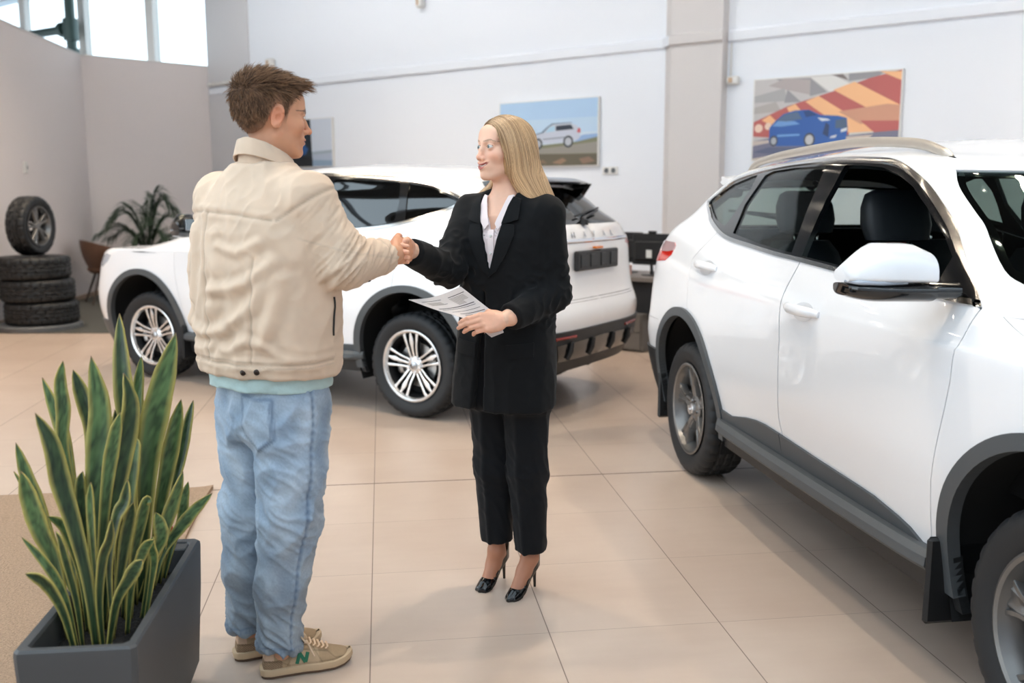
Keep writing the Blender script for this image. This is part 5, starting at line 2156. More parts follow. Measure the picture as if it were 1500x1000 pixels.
        disp += (am * np.exp(-(dd / wd_) ** 2) - am * .55 * np.exp(-((dd - wd_ * 1.9) / wd_) ** 2)) * (1 - arm) * (lf < .05)
    # seams: the pattern pieces of the back
    back = lf < .04
    Q2 = np.stack([lx, z], 1)
    seams = [
        ([(-.26, 1.415), (-.12, 1.425), (.05, 1.415), (.16, 1.40)], .9), ([(-.088, 1.42), (-.085, 1.25), (-.075, .99)], .9), ([(.118, 1.29), (.112, 1.15), (.10, .99)], .9),
        ([(-.215, 1.41), (-.205, 1.25), (-.175, .99)], .5), ([(-.26, .99), (.0, .985), (.26, .99)], 1.0)]
    sm = np.zeros(len(Vj))
    for pl, k in seams:
        dd = seg_dist2(Q2, pl)
        sm = np.maximum(sm, k * np.exp(-(dd / .0028) ** 2) * back)
        disp -= .0035 * k * np.exp(-(dd / .005) ** 2) * back
        disp += .002 * k * np.exp(-((dd - .013) / .008) ** 2) * back
    # armhole and sleeve seams, cuff
    ah = np.abs(tA - .06 + .25 * (z - 1.42)) * np.linalg.norm(ba)
    kk = np.exp(-(ah / .0035) ** 2) * (dA < .12) * (lx > .10)
    sm = np.maximum(sm, kk * .9)
    disp -= .004 * np.exp(-(ah / .006) ** 2) * (dA < .12) * (lx > .10)
    uA = (Vj - ER) @ np.cross(bb / np.linalg.norm(bb), A3(0, 0, 1))
    sl = np.abs(z - (1.315 - .0 + .28 * (ER[0] - Vj[:, 0]) * (Vj[:, 0] < ER[0]) - .22 * (Vj[:, 0] - ER[0]) * (Vj[:, 0] > ER[0])) + .0)
    sm = np.maximum(sm, .55 * np.exp(-(sl / .003) ** 2) * arm * (tB < .9))
    cf = np.abs(tB - .55) * np.linalg.norm(bb)
    sm = np.maximum(sm, .8 * np.exp(-(cf / .003) ** 2) * onB)
    disp -= .003 * np.exp(-(cf / .006) ** 2) * onB
    Vj = Vj + Nj * disp[:, None]
    base = LIN(214, 190, 167)
    nz = gnoise(Vj * 9, 6)[:, None] * .05 + gnoise(Vj * 45, 7)[:, None] * .03
    cj = base * (1 + nz)
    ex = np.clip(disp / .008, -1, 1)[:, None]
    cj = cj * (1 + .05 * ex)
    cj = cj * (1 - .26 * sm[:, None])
    st = np.clip(np.exp(-((seg_dist2(Q2, seams[4][0]) - .009) / .0018) ** 2) * back, 0, 1)[:, None]
    cj = cj * (1 - .2 * st)
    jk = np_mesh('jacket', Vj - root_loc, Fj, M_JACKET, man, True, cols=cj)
    # collar: stand and turned-down fall
    V, F = [], []
    nth = 48
    cc = A3(-.274, -.042, 0)
    hd2 = f65[:2] / np.linalg.norm(f65[:2])
    fth0 = math.atan2(fT[1], fT[0])
    for i in range(nth + 1):
        a = fth0 + math.radians(22) + (2 * PI - math.radians(44)) * i / nth
        bk = -math.cos(a - fth0)                    # 1 at the back
        zt = 1.598 + .040 * bk
        rd = .071 + .005 * (1 - bk) * .5
        dirv = A3(math.cos(a), math.sin(a), 0)
        fr = max(0, -bk)
        prof = [(rd - .004, -.075), (rd - .003, -.01), (rd + .002, .0), (rd + .009, -.002), (rd + .016, -.028), (rd + .021 + .012 * fr, -.048 - .012 * fr), (rd + .018 + .012 * fr, -.050 - .012 * fr), (rd + .012, -.034), (rd + .004, -.016), (rd + .008, -.075)]
        for r_, dz_ in prof:
            V.append(cc + dirv * r_ + A3(0, 0, zt + dz_) + A3(0, 0, .0012 * gnoise(np.array([[a * 6, r_ * 60, 0.3]]))[0]))
    m = len(prof)
    for i in range(nth):
        for k in range(m):
            F.append((i * m + k, i * m + (k + 1) % m, (i + 1) * m + (k + 1) % m, (i + 1) * m + k))
    co = np_mesh('collar', np.array(V) - root_loc, np.array(F), M_JACKET, jk, True, cols=np.tile(base, (len(V), 1)) * (1 + gnoise(np.array(V) * 40)[:, None] * .05))
    co.data.set_sharp_from_angle(angle=math.radians(60))
    # buttons: cuff studs and the hem tab
    def on_surface(target):
        k = np.argmin(((Vj - np.array(target)) ** 2).sum(1) - .0 * Nj[:, 1])
        return Vj[k], Nj[k]
    for tgt in ((-.287 + .075 * rT[0] - .165 * fT[0], -.05 + .075 * rT[1] - .165 * fT[1], .963), (-.287 + .120 * rT[0] - .15 * fT[0], -.05 + .120 * rT[1] - .15 * fT[1], .968), (.022, -.118, 1.234), (.062, -.062, 1.246)):
        p, n = on_surface(tgt)
        b = MB()
        b.lathe([(0, .004), (.006, .004), (.0085, .002), (.009, 0), (.009, -.004)], 'z', 16)
        Rm = Vector(tuple(n)).to_track_quat('Z', 'Y').to_matrix()
        b.v = [tuple(Rm @ Vector(v) + Vector(tuple(p + n * .001 - root_loc))) for v in b.v]
        b.build('button', M_BUTTON, jk, True, 40)
    # hem tab
    # pocket welt on the front right
    pw = MB()
    pts = []
    for zz in np.linspace(1.065, 1.175, 9):
        p, n = on_surface((-.286 + .245 * rT[0] + .035 * fT[0] + .05 * (0), -.05 + .245 * rT[1] + .035 * fT[1], zz))
        pts.append(p + n * .001 - root_loc)
    pw.tube(pts, .006, 6, flat=.5)
    pw.build('pocket_opening', M_BLACK, jk, True)
    # ---- shirt tail
    hip = math.radians(-42)

    def shirt(P):
        zb = .897 + .004 * gnoise(P * 9)
        return np.maximum(loft(P, [(.80, -.281, -.05, .206, .152, hip), (.93, -.282, -.05, .204, .150, hip), (1.02, -.283, -.05, .20, .140, hip)], 2.4) + .006 * (1 - np.abs(gnoise(P * A3(16, 16, 26) + A3(0, 0, 9), 3))) ** 2 - .003, zb - P[:, 2])
    Vs, Fs = nets(shirt, A3(-.55, -.3, .82), A3(-.02, .2, 1.04), .006)
    np_mesh('shirt', relax(Vs, Fs, 2) - root_loc, Fs, M_JERSEY, man, True)
    # ---- jeans
    LR = [A3(-.214, -.122, .86), A3(-.222, -.135, .66), A3(-.232, -.148, .50), A3(-.262, -.155, .30), A3(-.276, -.155, .065)]
    LLg = [A3(-.340, .018, .86), A3(-.352, .008, .66), A3(-.362, .0, .50), A3(-.378, -.012, .30), A3(-.386, -.018, .085)]
    hp = math.radians(-46)

    def jeans(P):
        d = loft(P, [(.70, -.28, -.055, .165, .12, hp), (.80, -.28, -.052, .180, .130, hp), (.90, -.281, -.05, .178, .128, hp), (.96, -.282, -.05, .172, .122, hp)], 2.3)
        a = chain(P, LR, [.106, .097, .090, .074, .058], .03)
        b = chain(P, LLg, [.104, .095, .088, .074, .060], .03)
        a = np.maximum(a, .086 - .10 * (P[:, 0] + .28) - P[:, 2])
        b = np.maximum(b, .092 - P[:, 2])
        d = smax(d, .735 - P[:, 2], .03)
        return smin(d, smin(a, b, .008), .045)
    Vp, Fp = nets(jeans, A3(-.56, -.32, .04), A3(-.05, .19, .98), .0052)
    Vp = relax(Vp, Fp, 2)
    Np = vnormals(Vp, Fp)
    z = Vp[:, 2]
    isR = (Vp @ A3(-.62, .78, 0)) < (A3(-.29, -.062, 0) @ A3(-.62, .78, 0))
    axx = np.where(isR, np.interp(z, [.065, .3, .5, .66, .86], [-.278, -.262, -.232, -.222, -.214]), np.interp(z, [.085, .3, .5, .66, .86], [-.386, -.378, -.362, -.352, -.340]))
    axy = np.where(isR, np.interp(z, [.065, .3, .5, .66, .86], [-.155, -.155, -.148, -.135, -.122]), np.interp(z, [.085, .3, .5, .66, .86], [-.018, -.012, 0, .008, .018]))
    th = np.arctan2(Vp[:, 1] - axy, Vp[:, 0] - axx)
    low = np.clip((.22 - z) / .14, 0, 1)
    knee = np.exp(-((z - .52) / .10) ** 2)
    cx_ = Vp[:, 0] * 12 + isR * 7.3
    disp = (rid(gnoise(np.stack([cx_, Vp[:, 1] * 12, z * 26 + th * 1.3], 1), 11)) - .35) * (.005 + .020 * low + .007 * knee)
    disp *= np.clip((.90 - z) / .06, 0, 1)
    disp += np.clip((.90 - z) / .06, 0, 1) * (rid(gnoise(np.stack([cx_ * .7 + z * 5, Vp[:, 1] * 9, z * 7 - Vp[:, 0] * 8], 1), 12)) - .4) * .013 * (1 - .5 * low)
    cr_ = np.clip((z - .66) / .08, 0, 1)
    disp += (rid(gnoise(np.stack([cx_ * 1.2, Vp[:, 1] * 9, z * 16 + cx_ * .8], 1), 13)) - .4) * .007 * cr_ * np.clip((.86 - z) / .05, 0, 1)
    # side seam (right leg, outer side) and back pocket
    ths = -.95
    sd = np.abs(np.arctan2(np.sin(th - (ths - .10 * (.6 - z))), np.cos(th - (ths - .10 * (.6 - z))))) * .085
    seam = np.exp(-(sd / .0045) ** 2) * isR
    pucker = .5 + .5 * np.sin(z * 260)
    disp -= .002 * seam
    disp += .003 * np.exp(-((sd - .009) / .006) ** 2) * isR * pucker
    rTh = A3(math.cos(hp), math.sin(hp), 0)
    px_ = (Vp - A3(-.28, -.05, 0)) @ rTh
    pk = [(.025, .885), (.140, .878), (.145, .765), (.095, .728), (.040, .770), (.025, .885)]
    bk_ = ((Vp - A3(-.28, -.05, 0)) @ A3(-rTh[1], rTh[0], 0)) < 0
    dpk = seg_dist2(np.stack([px_, z], 1), pk)
    pke = np.exp(-(dpk / .003) ** 2) * bk_
    inp = pip(np.stack([px_, z], 1), pk) & bk_
    disp += .0025 * inp
    Vp2 = Vp + Np * disp[:, None]
    c0 = LIN(128, 148, 170)
    c1 = LIN(172, 186, 200)
    c2 = LIN(122, 128, 132)
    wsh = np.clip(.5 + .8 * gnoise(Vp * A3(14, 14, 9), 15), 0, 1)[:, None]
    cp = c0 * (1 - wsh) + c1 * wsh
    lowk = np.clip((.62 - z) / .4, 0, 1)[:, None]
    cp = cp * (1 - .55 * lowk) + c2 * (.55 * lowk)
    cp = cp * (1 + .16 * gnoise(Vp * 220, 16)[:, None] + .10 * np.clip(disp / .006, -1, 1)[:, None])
    dk = LIN(74, 96, 124)
    k = np.clip(.75 * seam * (.55 + .45 * pucker) + .6 * pke + .6 * np.exp(-((np.abs(dpk - .006)) / .0015) ** 2) * bk_ * .7, 0, .9)[:, None]
    hemz = np.where(isR, z - .086 + .10 * (Vp[:, 0] + .28), z - .092)
    k2 = (np.clip(1 - np.abs(hemz - .022) / .004, 0, 1) * .6 + (np.sin(th * 34) > .2) * np.clip(1 - np.abs(hemz - .012) / .009, 0, 1) * .45)[:, None]
    cp = cp * (1 - np.clip(k + k2, 0, .9)) + dk * np.clip(k + k2, 0, .9)
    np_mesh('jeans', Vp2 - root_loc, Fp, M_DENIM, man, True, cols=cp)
    # ---- sneakers
    for heel, toe, near in ((A3(-.333, -.172, 0), A3(-.060, -.108, 0), True), (A3(-.432, -.046, 0), A3(-.165, .030, 0), False)):
        build_sneaker(heel, toe, man, root_loc, near)
    return man


def hairline_m(Q):
    """> 0 where the man's hair grows (head space)"""
    y = Q[:, 1]
    zl = np.interp(y, [-.125, -.10, -.075, -.050, -.036, -.028, -.016, -.002, .006, .014, .022, .040, .062, .085, .11], [-.074, -.078, -.066, -.040, .004, .022, .032, .022, -.012, -.016, .020, .048, .066, .080, .085])
    return Q[:, 2] - zl


def build_sneaker(heel, toe, parent, root_loc, near):
    ax = toe - heel
    L = np.linalg.norm(ax)
    fx = ax / L
    fy = A3(-fx[1], fx[0], 0)
    Rm = np.stack([fx, fy, A3(0, 0, 1)], 1)
    to = lambda V: np.asarray(V) @ Rm.T + heel - root_loc
    wid = lambda x: np.interp(x / L, [0, .03, .10, .25, .45, .62, .78, .90, .97, 1.0], [.014, .026, .034, .034, .036, .045, .046, .036, .022, .008])
    cen = lambda x: np.interp(x / L, [0, .4, .7, 1.0], [0, 0, .004, .006])
    xs = np.concatenate([np.linspace(0, .06, 6), np.linspace(.09, .9, 22), np.linspace(.93, 1, 7)]) * L

    def ring(off, z0):
        pts = [(x, cen(x) + wid(x) + off) for x in xs] + [(x, cen(x) - wid(x) - off) for x in xs[::-1]]
        return [(x + (off if x > L * .5 else -off) * (abs(x / L - .5) * 2) ** 6, y, z0(x)) for x, y in pts]
    toeup = lambda x: .012 * max(0, (x / L - .78) / .22) ** 2
    sole = MB()
    levels = [ring(-.004, lambda x: .008 + toeup(x)), ring(.002, lambda x: .010 + toeup(x)), ring(.004, lambda x: .018 + toeup(x)), ring(.003, lambda x: .030 + toeup(x) * 1.1), ring(-.002, lambda x: .033 + toeup(x) * 1.1), ring(-.02, lambda x: .033 + toeup(x))]
    n = len(levels[0])
    V = [p for r in levels for p in r]
    F = [tuple(range(n - 1, -1, -1))]
    for i in range(len(levels) - 1):
        for k in range(n):
            F.append((i * n + k, i * n + (k + 1) % n, (i + 1) * n + (k + 1) % n, (i + 1) * n + k))
    F.append(tuple(range((len(levels) - 1) * n, len(levels) * n)))
    sole.add(to(V), F)
    up_ = bpy.data.objects.new('sneaker', None)
    COL.objects.link(up_)
    up_.parent = parent
    sole.build('sole', M_SOLE, up_, True, 40)
    os_ = MB()
    lv = [ring(-.006, lambda x: .0 + toeup(x)), ring(.0, lambda x: .002 + toeup(x)), ring(.0, lambda x: .011 + toeup(x))]
    V = [p for r in lv for p in r]
    F = [tuple(range(n - 1, -1, -1))] + [(i * n + k, i * n + (k + 1) % n, (i + 1) * n + (k + 1) % n, (i + 1) * n + k) for i in range(2) for k in range(n)] + [tuple(range(2 * n, 3 * n))]
    os_.add(to(V), F)
    os_.build('outsole', M_SOLED, up_, True, 40)
    hgt = lambda x: np.interp(x / L, [0, .05, .15, .28, .36, .48, .62, .78, .92, 1.0], [.095, .102, .088, .082, .094, .098, .078, .062, .052, .040])

    def upper(P):
        x, y, z = P[:, 0], P[:, 1], P[:, 2]
        w = wid(np.clip(x, 0, L)) - .001
        h = hgt(np.clip(x, 0, L))
        zz = np.clip((z - .028) / np.maximum(h - .028, .004), 0, 2)
        ww = w * (1 - .58 * np.clip(zz, 0, 1) ** 2.2)
        d = np.maximum(np.abs(y - cen(x)) - ww, z - h)
        d = smax(np.abs(y - cen(x)) - ww, z - h, .018)
        d = np.maximum(d, .026 - z)
        d = np.maximum(d, np.maximum(-x + .004 + .010 * zz, x - L + .002) * .8)
        op = ell(P, (.085, 0, .115), (.058, .026, .045))
        return smax(d, -op, .006)
    Vu, Fu = nets(upper, A3(-.01, -.07, .015), A3(L + .02, .07, .125), .0034)
    Vu = relax(Vu, Fu, 2)
    Nu_ = vnormals(Vu, Fu)
    x, z = Vu[:, 0] / L, Vu[:, 2]
    tc_ = np.abs(z - np.interp(x, [.5, .62, .8, 1.0], [.036, .058, .060, .040]))
    tw = LIN(170, 144, 114) * np.ones((len(Vu), 1))
    can = (x > .30) & (x < .62) & (z < .075)
    tw[can] = LIN(188, 162, 132)
    heelp = (x < .14) & (z > .058)
    tw[heelp] = LIN(208, 176, 150)
    mesh = (x < .22) & (z <= .058)
    tw[mesh] = LIN(140, 116, 92) * (1 + .25 * np.sign(np.sin(Vu[mesh, 0:1] * 900) * np.sin(Vu[mesh, 2:3] * 900)))
    for ln in (np.abs(x - .30 - (z - .05) * 2.2) * L, np.abs(x - .62 + (z - .05) * 2.0) * L, np.abs(z - np.interp(x, [.38, .55, .72, .80, 1], [.084, .072, .060, .040, .03])), np.abs(z - np.interp(x, [0, .2, .3], [.060, .052, .036]))):
        kk = np.exp(-(ln / .0018) ** 2)[:, None]
        tw = tw * (1 - .35 * kk)
    tw = tw * (1 + .08 * gnoise(Vu * 70)[:, None] + .06 * gnoise(Vu * 300, 2)[:, None])
    np_mesh('upper', to(Vu), Fu, vcol_mat('sneaker_upper', .9, .2, bump=(600, .3, .001)), up_, True, cols=tw)
    # laces and eyestay
    lc = MB()
    for i, t in enumerate(np.linspace(.47, .70, 6)):
        h = float(hgt(t * L))
        pts = [(t * L + (.008 if k else 0), y, h + .002 - 1.9 * y * y * 3) for k, y in enumerate(np.linspace(-.024, .024, 7))]
        lc.tube([tuple(to([p])[0]) for p in pts], .0034, 6, flat=.5, up=(0, 0, 1))
    for sgn in (1, -1):
        lp = [(.47 * L, 0, .104), (.43 * L, sgn * .02, .122), (.46 * L, sgn * .038, .112), (.50 * L, sgn * .030, .100), (.47 * L, 0, .104)]
        lc.tube([tuple(q) for q in to(catmull(lp, 6))], .0026, 6)
        tl_ = [(.47 * L, 0, .104), (.50 * L, sgn * .025, .10), (.53 * L, sgn * .044, .082), (.56 * L, sgn * .050, .062)]
        lc.tube([tuple(q) for q in to(catmull(tl_, 6))], .0026, 6)
    lc.build('laces', M_LACE, up_, True, 60)
    tg = MB()
    tg.tube([tuple(q) for q in to([(.36 * L, 0, .10), (.42 * L, 0, .112), (.50 * L, 0, .104)])], [.018, .02, .018], 10, flat=.35, up=(0, 0, 1))
    tg.build('tongue', M_SUEDE, up_, True, 50)
    # the letter on both flanks
    for sgn in (1, -1):
        lt = MB()
        B = [(0, 0), (.40, 1), (1.05, .05), (1.40, 1)]
        P0 = []
        for a, b in ((0, 1), (1, 2), (2, 3)):
            seg = []
            for t in np.linspace(0, 1, 6):
                q = np.array(B[a]) * (1 - t) + np.array(B[b]) * t
                X = (.375 + .088 * q[0]) * L
                Z = .040 + .030 * q[1]
                h = float(hgt(X))
                zz = (Z - .028) / max(h - .028, .004)
                ww = float(wid(X)) * (1 - .58 * zz ** 2.2) + .0012
                seg.append((X, float(cen(X)) + sgn * ww, Z))
            lt.tube([tuple(q) for q in to(seg)], .0062, 6, flat=.35, up=tuple(Rm @ A3(0, sgn, .4)))
        lt.build('letter_patch', M_GREEN, up_, True, 50)


MAN = build_man()
# ================================================================ the woman
M_BLAZER = mat('black_wool', srgb(15, 16, 18), 0.85, spec=0.2, sheen=0.05, bump=(800, 0.15, 0.0008))
M_TROUSER = mat('black_trouser_cloth', srgb(14, 16, 20), 0.8, spec=0.2, sheen=0.05, bump=(800, 0.12, 0.0008))
M_SHIRT = mat('pale_pink_cotton', srgb(236, 222, 222), 0.8, sheen=0.1)
M_PATENT = mat('black_patent_leather', srgb(7, 7, 8), 0.10, spec=0.35, coat=0.4)


def build_woman():
    SK = LIN(234, 188, 162)
    SKL = LIN(170, 118, 92)             # stockinged feet
    root_loc = A3(.51, .37, 0)
    s = .985
    f = A3(-.883, -.469, .045)
    RH = frame(f)
    H = A3(.492, .362, 1.629)
    hd = lambda P: head_sdf((P - H) @ RH / s, False, 1.0) * s
    neck = lambda P: chain(P, [(.515, .375, 1.40), (.510, .372, 1.47), (.502, .368, 1.58)], [.075, .050, .044], .025)
    fW = A3(-math.sin(math.radians(35)), -math.cos(math.radians(35)), 0)
    rW = A3(fW[1], -fW[0], 0)           # her right
    an = math.atan2(rW[1], rW[0])

    def chest(P):
        d = loft(P, [(1.15, .505, .365, .135, .085, an), (1.30, .507, .365, .145, .100, an), (1.40, .510, .366, .135, .085, an), (1.455, .513, .370, .085, .06, an)])
        return d
    hn = lambda P: np.maximum(smin(smin(hd(P), neck(P), .022), chest(P), .05), 1.25 - P[:, 2])
    Vh, Fh = nets(hn, A3(.32, .2, 1.24), H + [.16, .18, .14], .0026)
    Vh = relax(Vh, Fh, 1, .35)
    Q = (Vh - H) @ RH / s
    Ch = face_cols(Q, SK, False, 1.0, LIN(176, 84, 82))
    W1 = A3(.155, .119, 1.292)
    hs = lambda P: hand_sdf(P, W1, (-.535, -.845, .02), (-.845, .535, .10), 1, (30, 30, 32, 34), (42, 42, 44, 46), (24, -4), 1, .92, 0, 50)
    V1, F1 = nets(hs, W1 - [.15, .17, .10], W1 + [.09, .08, .10], .0024)
    W2 = A3(.462, .128, 1.058)
    h2 = lambda P: hand_sdf(P, W2, (-.88, -.30, -.04), (.22, -.88, .42), -1, (20, 26, 32, 40), (36, 36, 38, 40), (26, 2), -2.5, .92, 0, 75)
    V2, F2 = nets(h2, W2 - [.19, .11, .09], W2 + [.06, .09, .09], .0022)
    RA, RK, RHp = A3(.475, .437, .135), A3(.463, .425, .47), A3(.452, .412, .84)
    LA, LK, LHp = A3(.590, .352, .135), A3(.577, .342, .47), A3(.566, .325, .84)
    feet = []
    for heel, toe, ank in ((A3(.512, .490, 0), A3(.396, .362, 0), RA), (A3(.617, .396, 0), A3(.490, .263, 0), LA)):
        ax = toe - heel
        L = np.linalg.norm(ax)
        ax /= L
        ball = heel + ax * (L * .66) + A3(0, 0, .022)
        hp_ = heel + ax * .018 + A3(0, 0, .098)
        feet.append((heel, toe, ank, ax, L, ball, hp_))

    def legs(P):
        d = loft(P, [(.74, .508, .368, .13, .09, an), (.95, .508, .366, .13, .09, an), (1.2, .506, .365, .125, .08, an)])
        for (heel, toe, ank, ax, L, ball, hp_), kn, hip in zip(feet, (RK, LK), (RHp, LHp)):
            d = smin(d, chain(P, [hip, kn, ank + A3(0, 0, .06), ank], [.07, .048, .029, .028], .03), .02)
            d = smin(d, chain(P, [ank, hp_ + ax * .012 + A3(0, 0, .012)], [.029, .026], .02), .015)
            d = smin(d, chain(P, [ank + ax * .010, heel + ax * .075 + A3(0, 0, .085), ball + A3(0, 0, .006)], [.029, .027, .026], .02), .02)
        d = smin(d, chain(P, [(.395, .448, 1.40), (.292, .33, 1.215), W1], [.04, .035, .026]), .02)
        d = smin(d, chain(P, [(.625, .285, 1.40), (.660, .288, 1.13), W2], [.04, .035, .026]), .02)
        return d
    Vb, Fb = nets(legs, A3(.10, .08, -.01), A3(.78, .58, 1.46), .0065)
    Cb = np.where((Vb[:, 2:3] < .6), SKL, SK) * (1 + gnoise(Vb * 30)[:, None] * .04)
    hc = lambda V: SK * (1 + gnoise(V * 60)[:, None] * .05 + gnoise(V * 22, 5)[:, None] * .05) * A3(1.0, .90, .86)
    V, F, C = join_meshes([(Vh, Fh, Ch), (V1, F1, hc(V1)), (V2, F2, hc(V2)), (Vb, Fb, Cb)])
    wo = np_mesh('person', V - root_loc, F, M_SKIN, None, True, cols=C)
    wo.location = root_loc
    tag(wo, 'blonde woman in black trouser suit and heels, smiling, holding papers', 'person')
    for k in (-1, 1):
        e = eye_mesh((0, 0, 0), f, RH @ A3(.02, 1, .02), wo, (.16, .24, .26))
        e.scale = (s, s, s)
        e.location = Vector(tuple(H + RH @ (A3(.0315 * k, .0735, 0) * s) - root_loc))
    # teeth
    tb = MB()
    pts = [H + RH @ (A3(x, .0865 - .18 * abs(x) - 2.2 * x * x, -.0655 + .012 * (x / .026) ** 2 * .8) * s) - root_loc for x in np.linspace(-.020, .020, 11)]
    tb.tube(pts, .0036, 6)
    tb.build('teeth', mat('tooth_enamel', srgb(238, 232, 224), .2), wo, True)
    # ---- hair
    loc_sk = lambda P: (P - H) @ RH / s

    def yb(z):
        return np.interp(z, [-.30, -.16, -.11, -.06, 0, .05, .082, .10], [.0, .004, .016, .030, .045, .060, .072, .080])
    mass = [(1.425, .625, .295, .050, .026, 0.25), (1.45, .612, .305, .056, .036, 0.2), (1.49, .592, .318, .060, .046, .15), (1.53, .572, .330, .064, .053, .1), (1.58, .550, .343, .066, .062, .1), (1.63, .540, .352, .062, .066, .1), (1.66, .532, .356, .050, .056, .1), (1.685, .525, .360, .030, .034, .1), (1.70, .52, .36, .008, .01, .1)]

    def hair(P):
        q = loc_sk(P)
        skull = smin(ell(q, (0, -.018, .033), (.0705, .0915, .0705)), ell(q, (0, -.045, .0), (.066, .062, .075)), .03)
        skull = smin(skull, ell(q, (0, .02, -.02), (.062, .060, .078)), .03)
        cap = (skull - .012) * s
        right = q[:, 0] > 0
        front = np.where(right, np.interp(q[:, 2], [-.1, 0, .05, .082], [-.03, -.012, .035, .072]), yb(q[:, 2]))
        cap = np.maximum(cap, (q[:, 1] - front) * s * .9)
        cap = np.maximum(cap, (-.085 - q[:, 2]) * s)
        m = loft(P, mass, 2.2)
        d = smin(cap, m, .035)
        # keep the face and the cheek free
        d = smax(d, (q[:, 1] - yb(q[:, 2]) - .004) * s * .9, .006)
        # small lock on the far shoulder
        lk = chain(P, [H + RH @ (A3(.055, -.03, -.04) * s), A3(.462, .425, 1.50), A3(.412, .44, 1.468)], [.02, .012, .007], .02)
        d = smin(d, lk, .012)
        return d
    Vq, Fq = nets(hair, A3(.34, .20, 1.40), A3(.72, .50, 1.76), .0040)
    Vq = relax(Vq, Fq, 1)
    qq = loc_sk(Vq)
    side = np.arctan2((Vq[:, 1] - .36), (Vq[:, 0] - .52))
    tn = gnoise(np.stack([Vq[:, 0] * 90 + Vq[:, 2] * 22, Vq[:, 1] * 90, Vq[:, 2] * 5], 1), 2)[:, None]
    C0, C1, C2 = LIN(150, 112, 74), LIN(200, 162, 116), LIN(222, 192, 152)
    tip = np.clip((1.60 - Vq[:, 2:3]) / .16, 0, 1)
    cq = (C0 + (C1 - C0) * np.clip(.5 + .9 * tn, 0, 1)) * (1 - .6 * tip) + C2 * .6 * tip
    hm = np_mesh('hair', Vq - root_loc, Fq, M_HAIRL, wo, True, cols=cq)
    rs = np.random.RandomState(5)

    def grad(P):
        e = 1e-3
        return np.stack([hair(P + A3(*((np.arange(3) == k) * e))) - hair(P - A3(*((np.arange(3) == k) * e))) for k in range(3)], 1) / (2 * e)
    n = 3000
    u = rs.rand(n)
    loc = lambda a: H + (np.asarray(a) * s) @ RH.T
    # front edge and back edge guide curves (near side), then far side ones
    front = [loc(A3(-.004, .070, .088)), loc(A3(-.045, .056, .062)), loc(A3(-.070, .042, .0)), loc(A3(-.070, .026, -.062)), A3(.520, .322, 1.525), A3(.548, .300, 1.475), A3(.580, .285, 1.440)]
    mid = [loc(A3(-.002, .02, .113)), loc(A3(-.062, .0, .085)), loc(A3(-.088, -.02, .0)), loc(A3(-.085, -.04, -.07)), A3(.572, .275, 1.53), A3(.60, .270, 1.475), A3(.632, .268, 1.430)]
    rear = [loc(A3(0, -.05, .110)), loc(A3(-.045, -.10, .07)), loc(A3(-.045, -.118, .0)), loc(A3(-.04, -.115, -.07)), A3(.632, .325, 1.53), A3(.650, .312, 1.475), A3(.668, .300, 1.432)]
    fr2 = [loc(A3(.004, .070, .088)), loc(A3(.045, .045, .075)), loc(A3(.072, .0, .02)), loc(A3(.070, -.03, -.03)), A3(.475, .425, 1.525), A3(.44, .435, 1.49), A3(.408, .44, 1.468)]
    rr2 = [loc(A3(0, -.05, .110)), loc(A3(.045, -.10, .07)), loc(A3(.045, -.118, .0)), loc(A3(.04, -.112, -.07)), A3(.60, .37, 1.53), A3(.62, .355, 1.475), A3(.64, .33, 1.430)]
    lat = np.array([front, mid, rear])
    far = np.array([fr2, (np.array(fr2) * .35 + np.array(rr2) * .65), rr2])
    NS = 28
    ts = np.linspace(0, 6, NS)
    allP = []
    for i in range(n):
        L3 = lat if rs.rand() < .80 else far
        a = u[i] * 2
        k = min(int(a), 1)
        g = L3[k] * (1 - (a - k)) + L3[k + 1] * (a - k)
        g = g + rs.normal(size=3) * .0018
        c = catmull(g, 4)
        allP.append(np.stack([np.interp(np.linspace(0, len(c) - 1, NS), np.arange(len(c)), c[:, q]) for q in range(3)], 1))
    P = np.array(allP)
    # pull every strand onto the hair surface, smooth it, pull it back and lift it a little
    for rnd in range(2):
        flat = P.reshape(-1, 3)
        for _ in range(2 if rnd == 0 else 1):
            d = hair(flat)
            g = grad(flat)
            g /= np.maximum(np.linalg.norm(g, axis=1, keepdims=True), 1e-6)
            flat = flat - g * np.clip(d, -.03, .03)[:, None]
        P = flat.reshape(n, NS, 3)
        if rnd == 0:
            for _ in range(4):
                P[:, 1:-1] = P[:, 1:-1] * .5 + (P[:, :-2] + P[:, 2:]) * .25
    off = np.repeat(rs.uniform(.0006, .0048, n), NS)
    P = (P.reshape(-1, 3) + g * off[:, None]).reshape(n, NS, 3)
    P[:, 1:-1] = P[:, 1:-1] * .5 + (P[:, :-2] + P[:, 2:]) * .25
    T = np.gradient(P, axis=1)
    T /= np.maximum(np.linalg.norm(T, axis=2, keepdims=True), 1e-9)
    Nn = g.reshape(n, NS, 3)
    B = np.cross(T, Nn)
    B /= np.maximum(np.linalg.norm(B, axis=2, keepdims=True), 1e-9)
    r = (rs.uniform(.0007, .0014, n)[:, None] * np.interp(np.linspace(0, 1, NS), [0, .1, .8, 1], [.6, 1, 1, .35])[None])[:, :, None]
    ring = np.stack([P + B * r, P + Nn * r * .55, P - B * r], 2)          # n, NS, 3, 3
    SV = ring.reshape(-1, 3)
    base = (np.arange(n)[:, None, None] * NS + np.arange(NS - 1)[None, :, None]) * 3
    k = np.arange(3)[None, None]
    k2 = (np.arange(3)[None, None] + 1) % 3
    SF = np.stack([base + k, base + k2, base + 3 + k2, base + 3 + k], -1).reshape(-1, 4)
    tone = rs.rand(n) ** .9
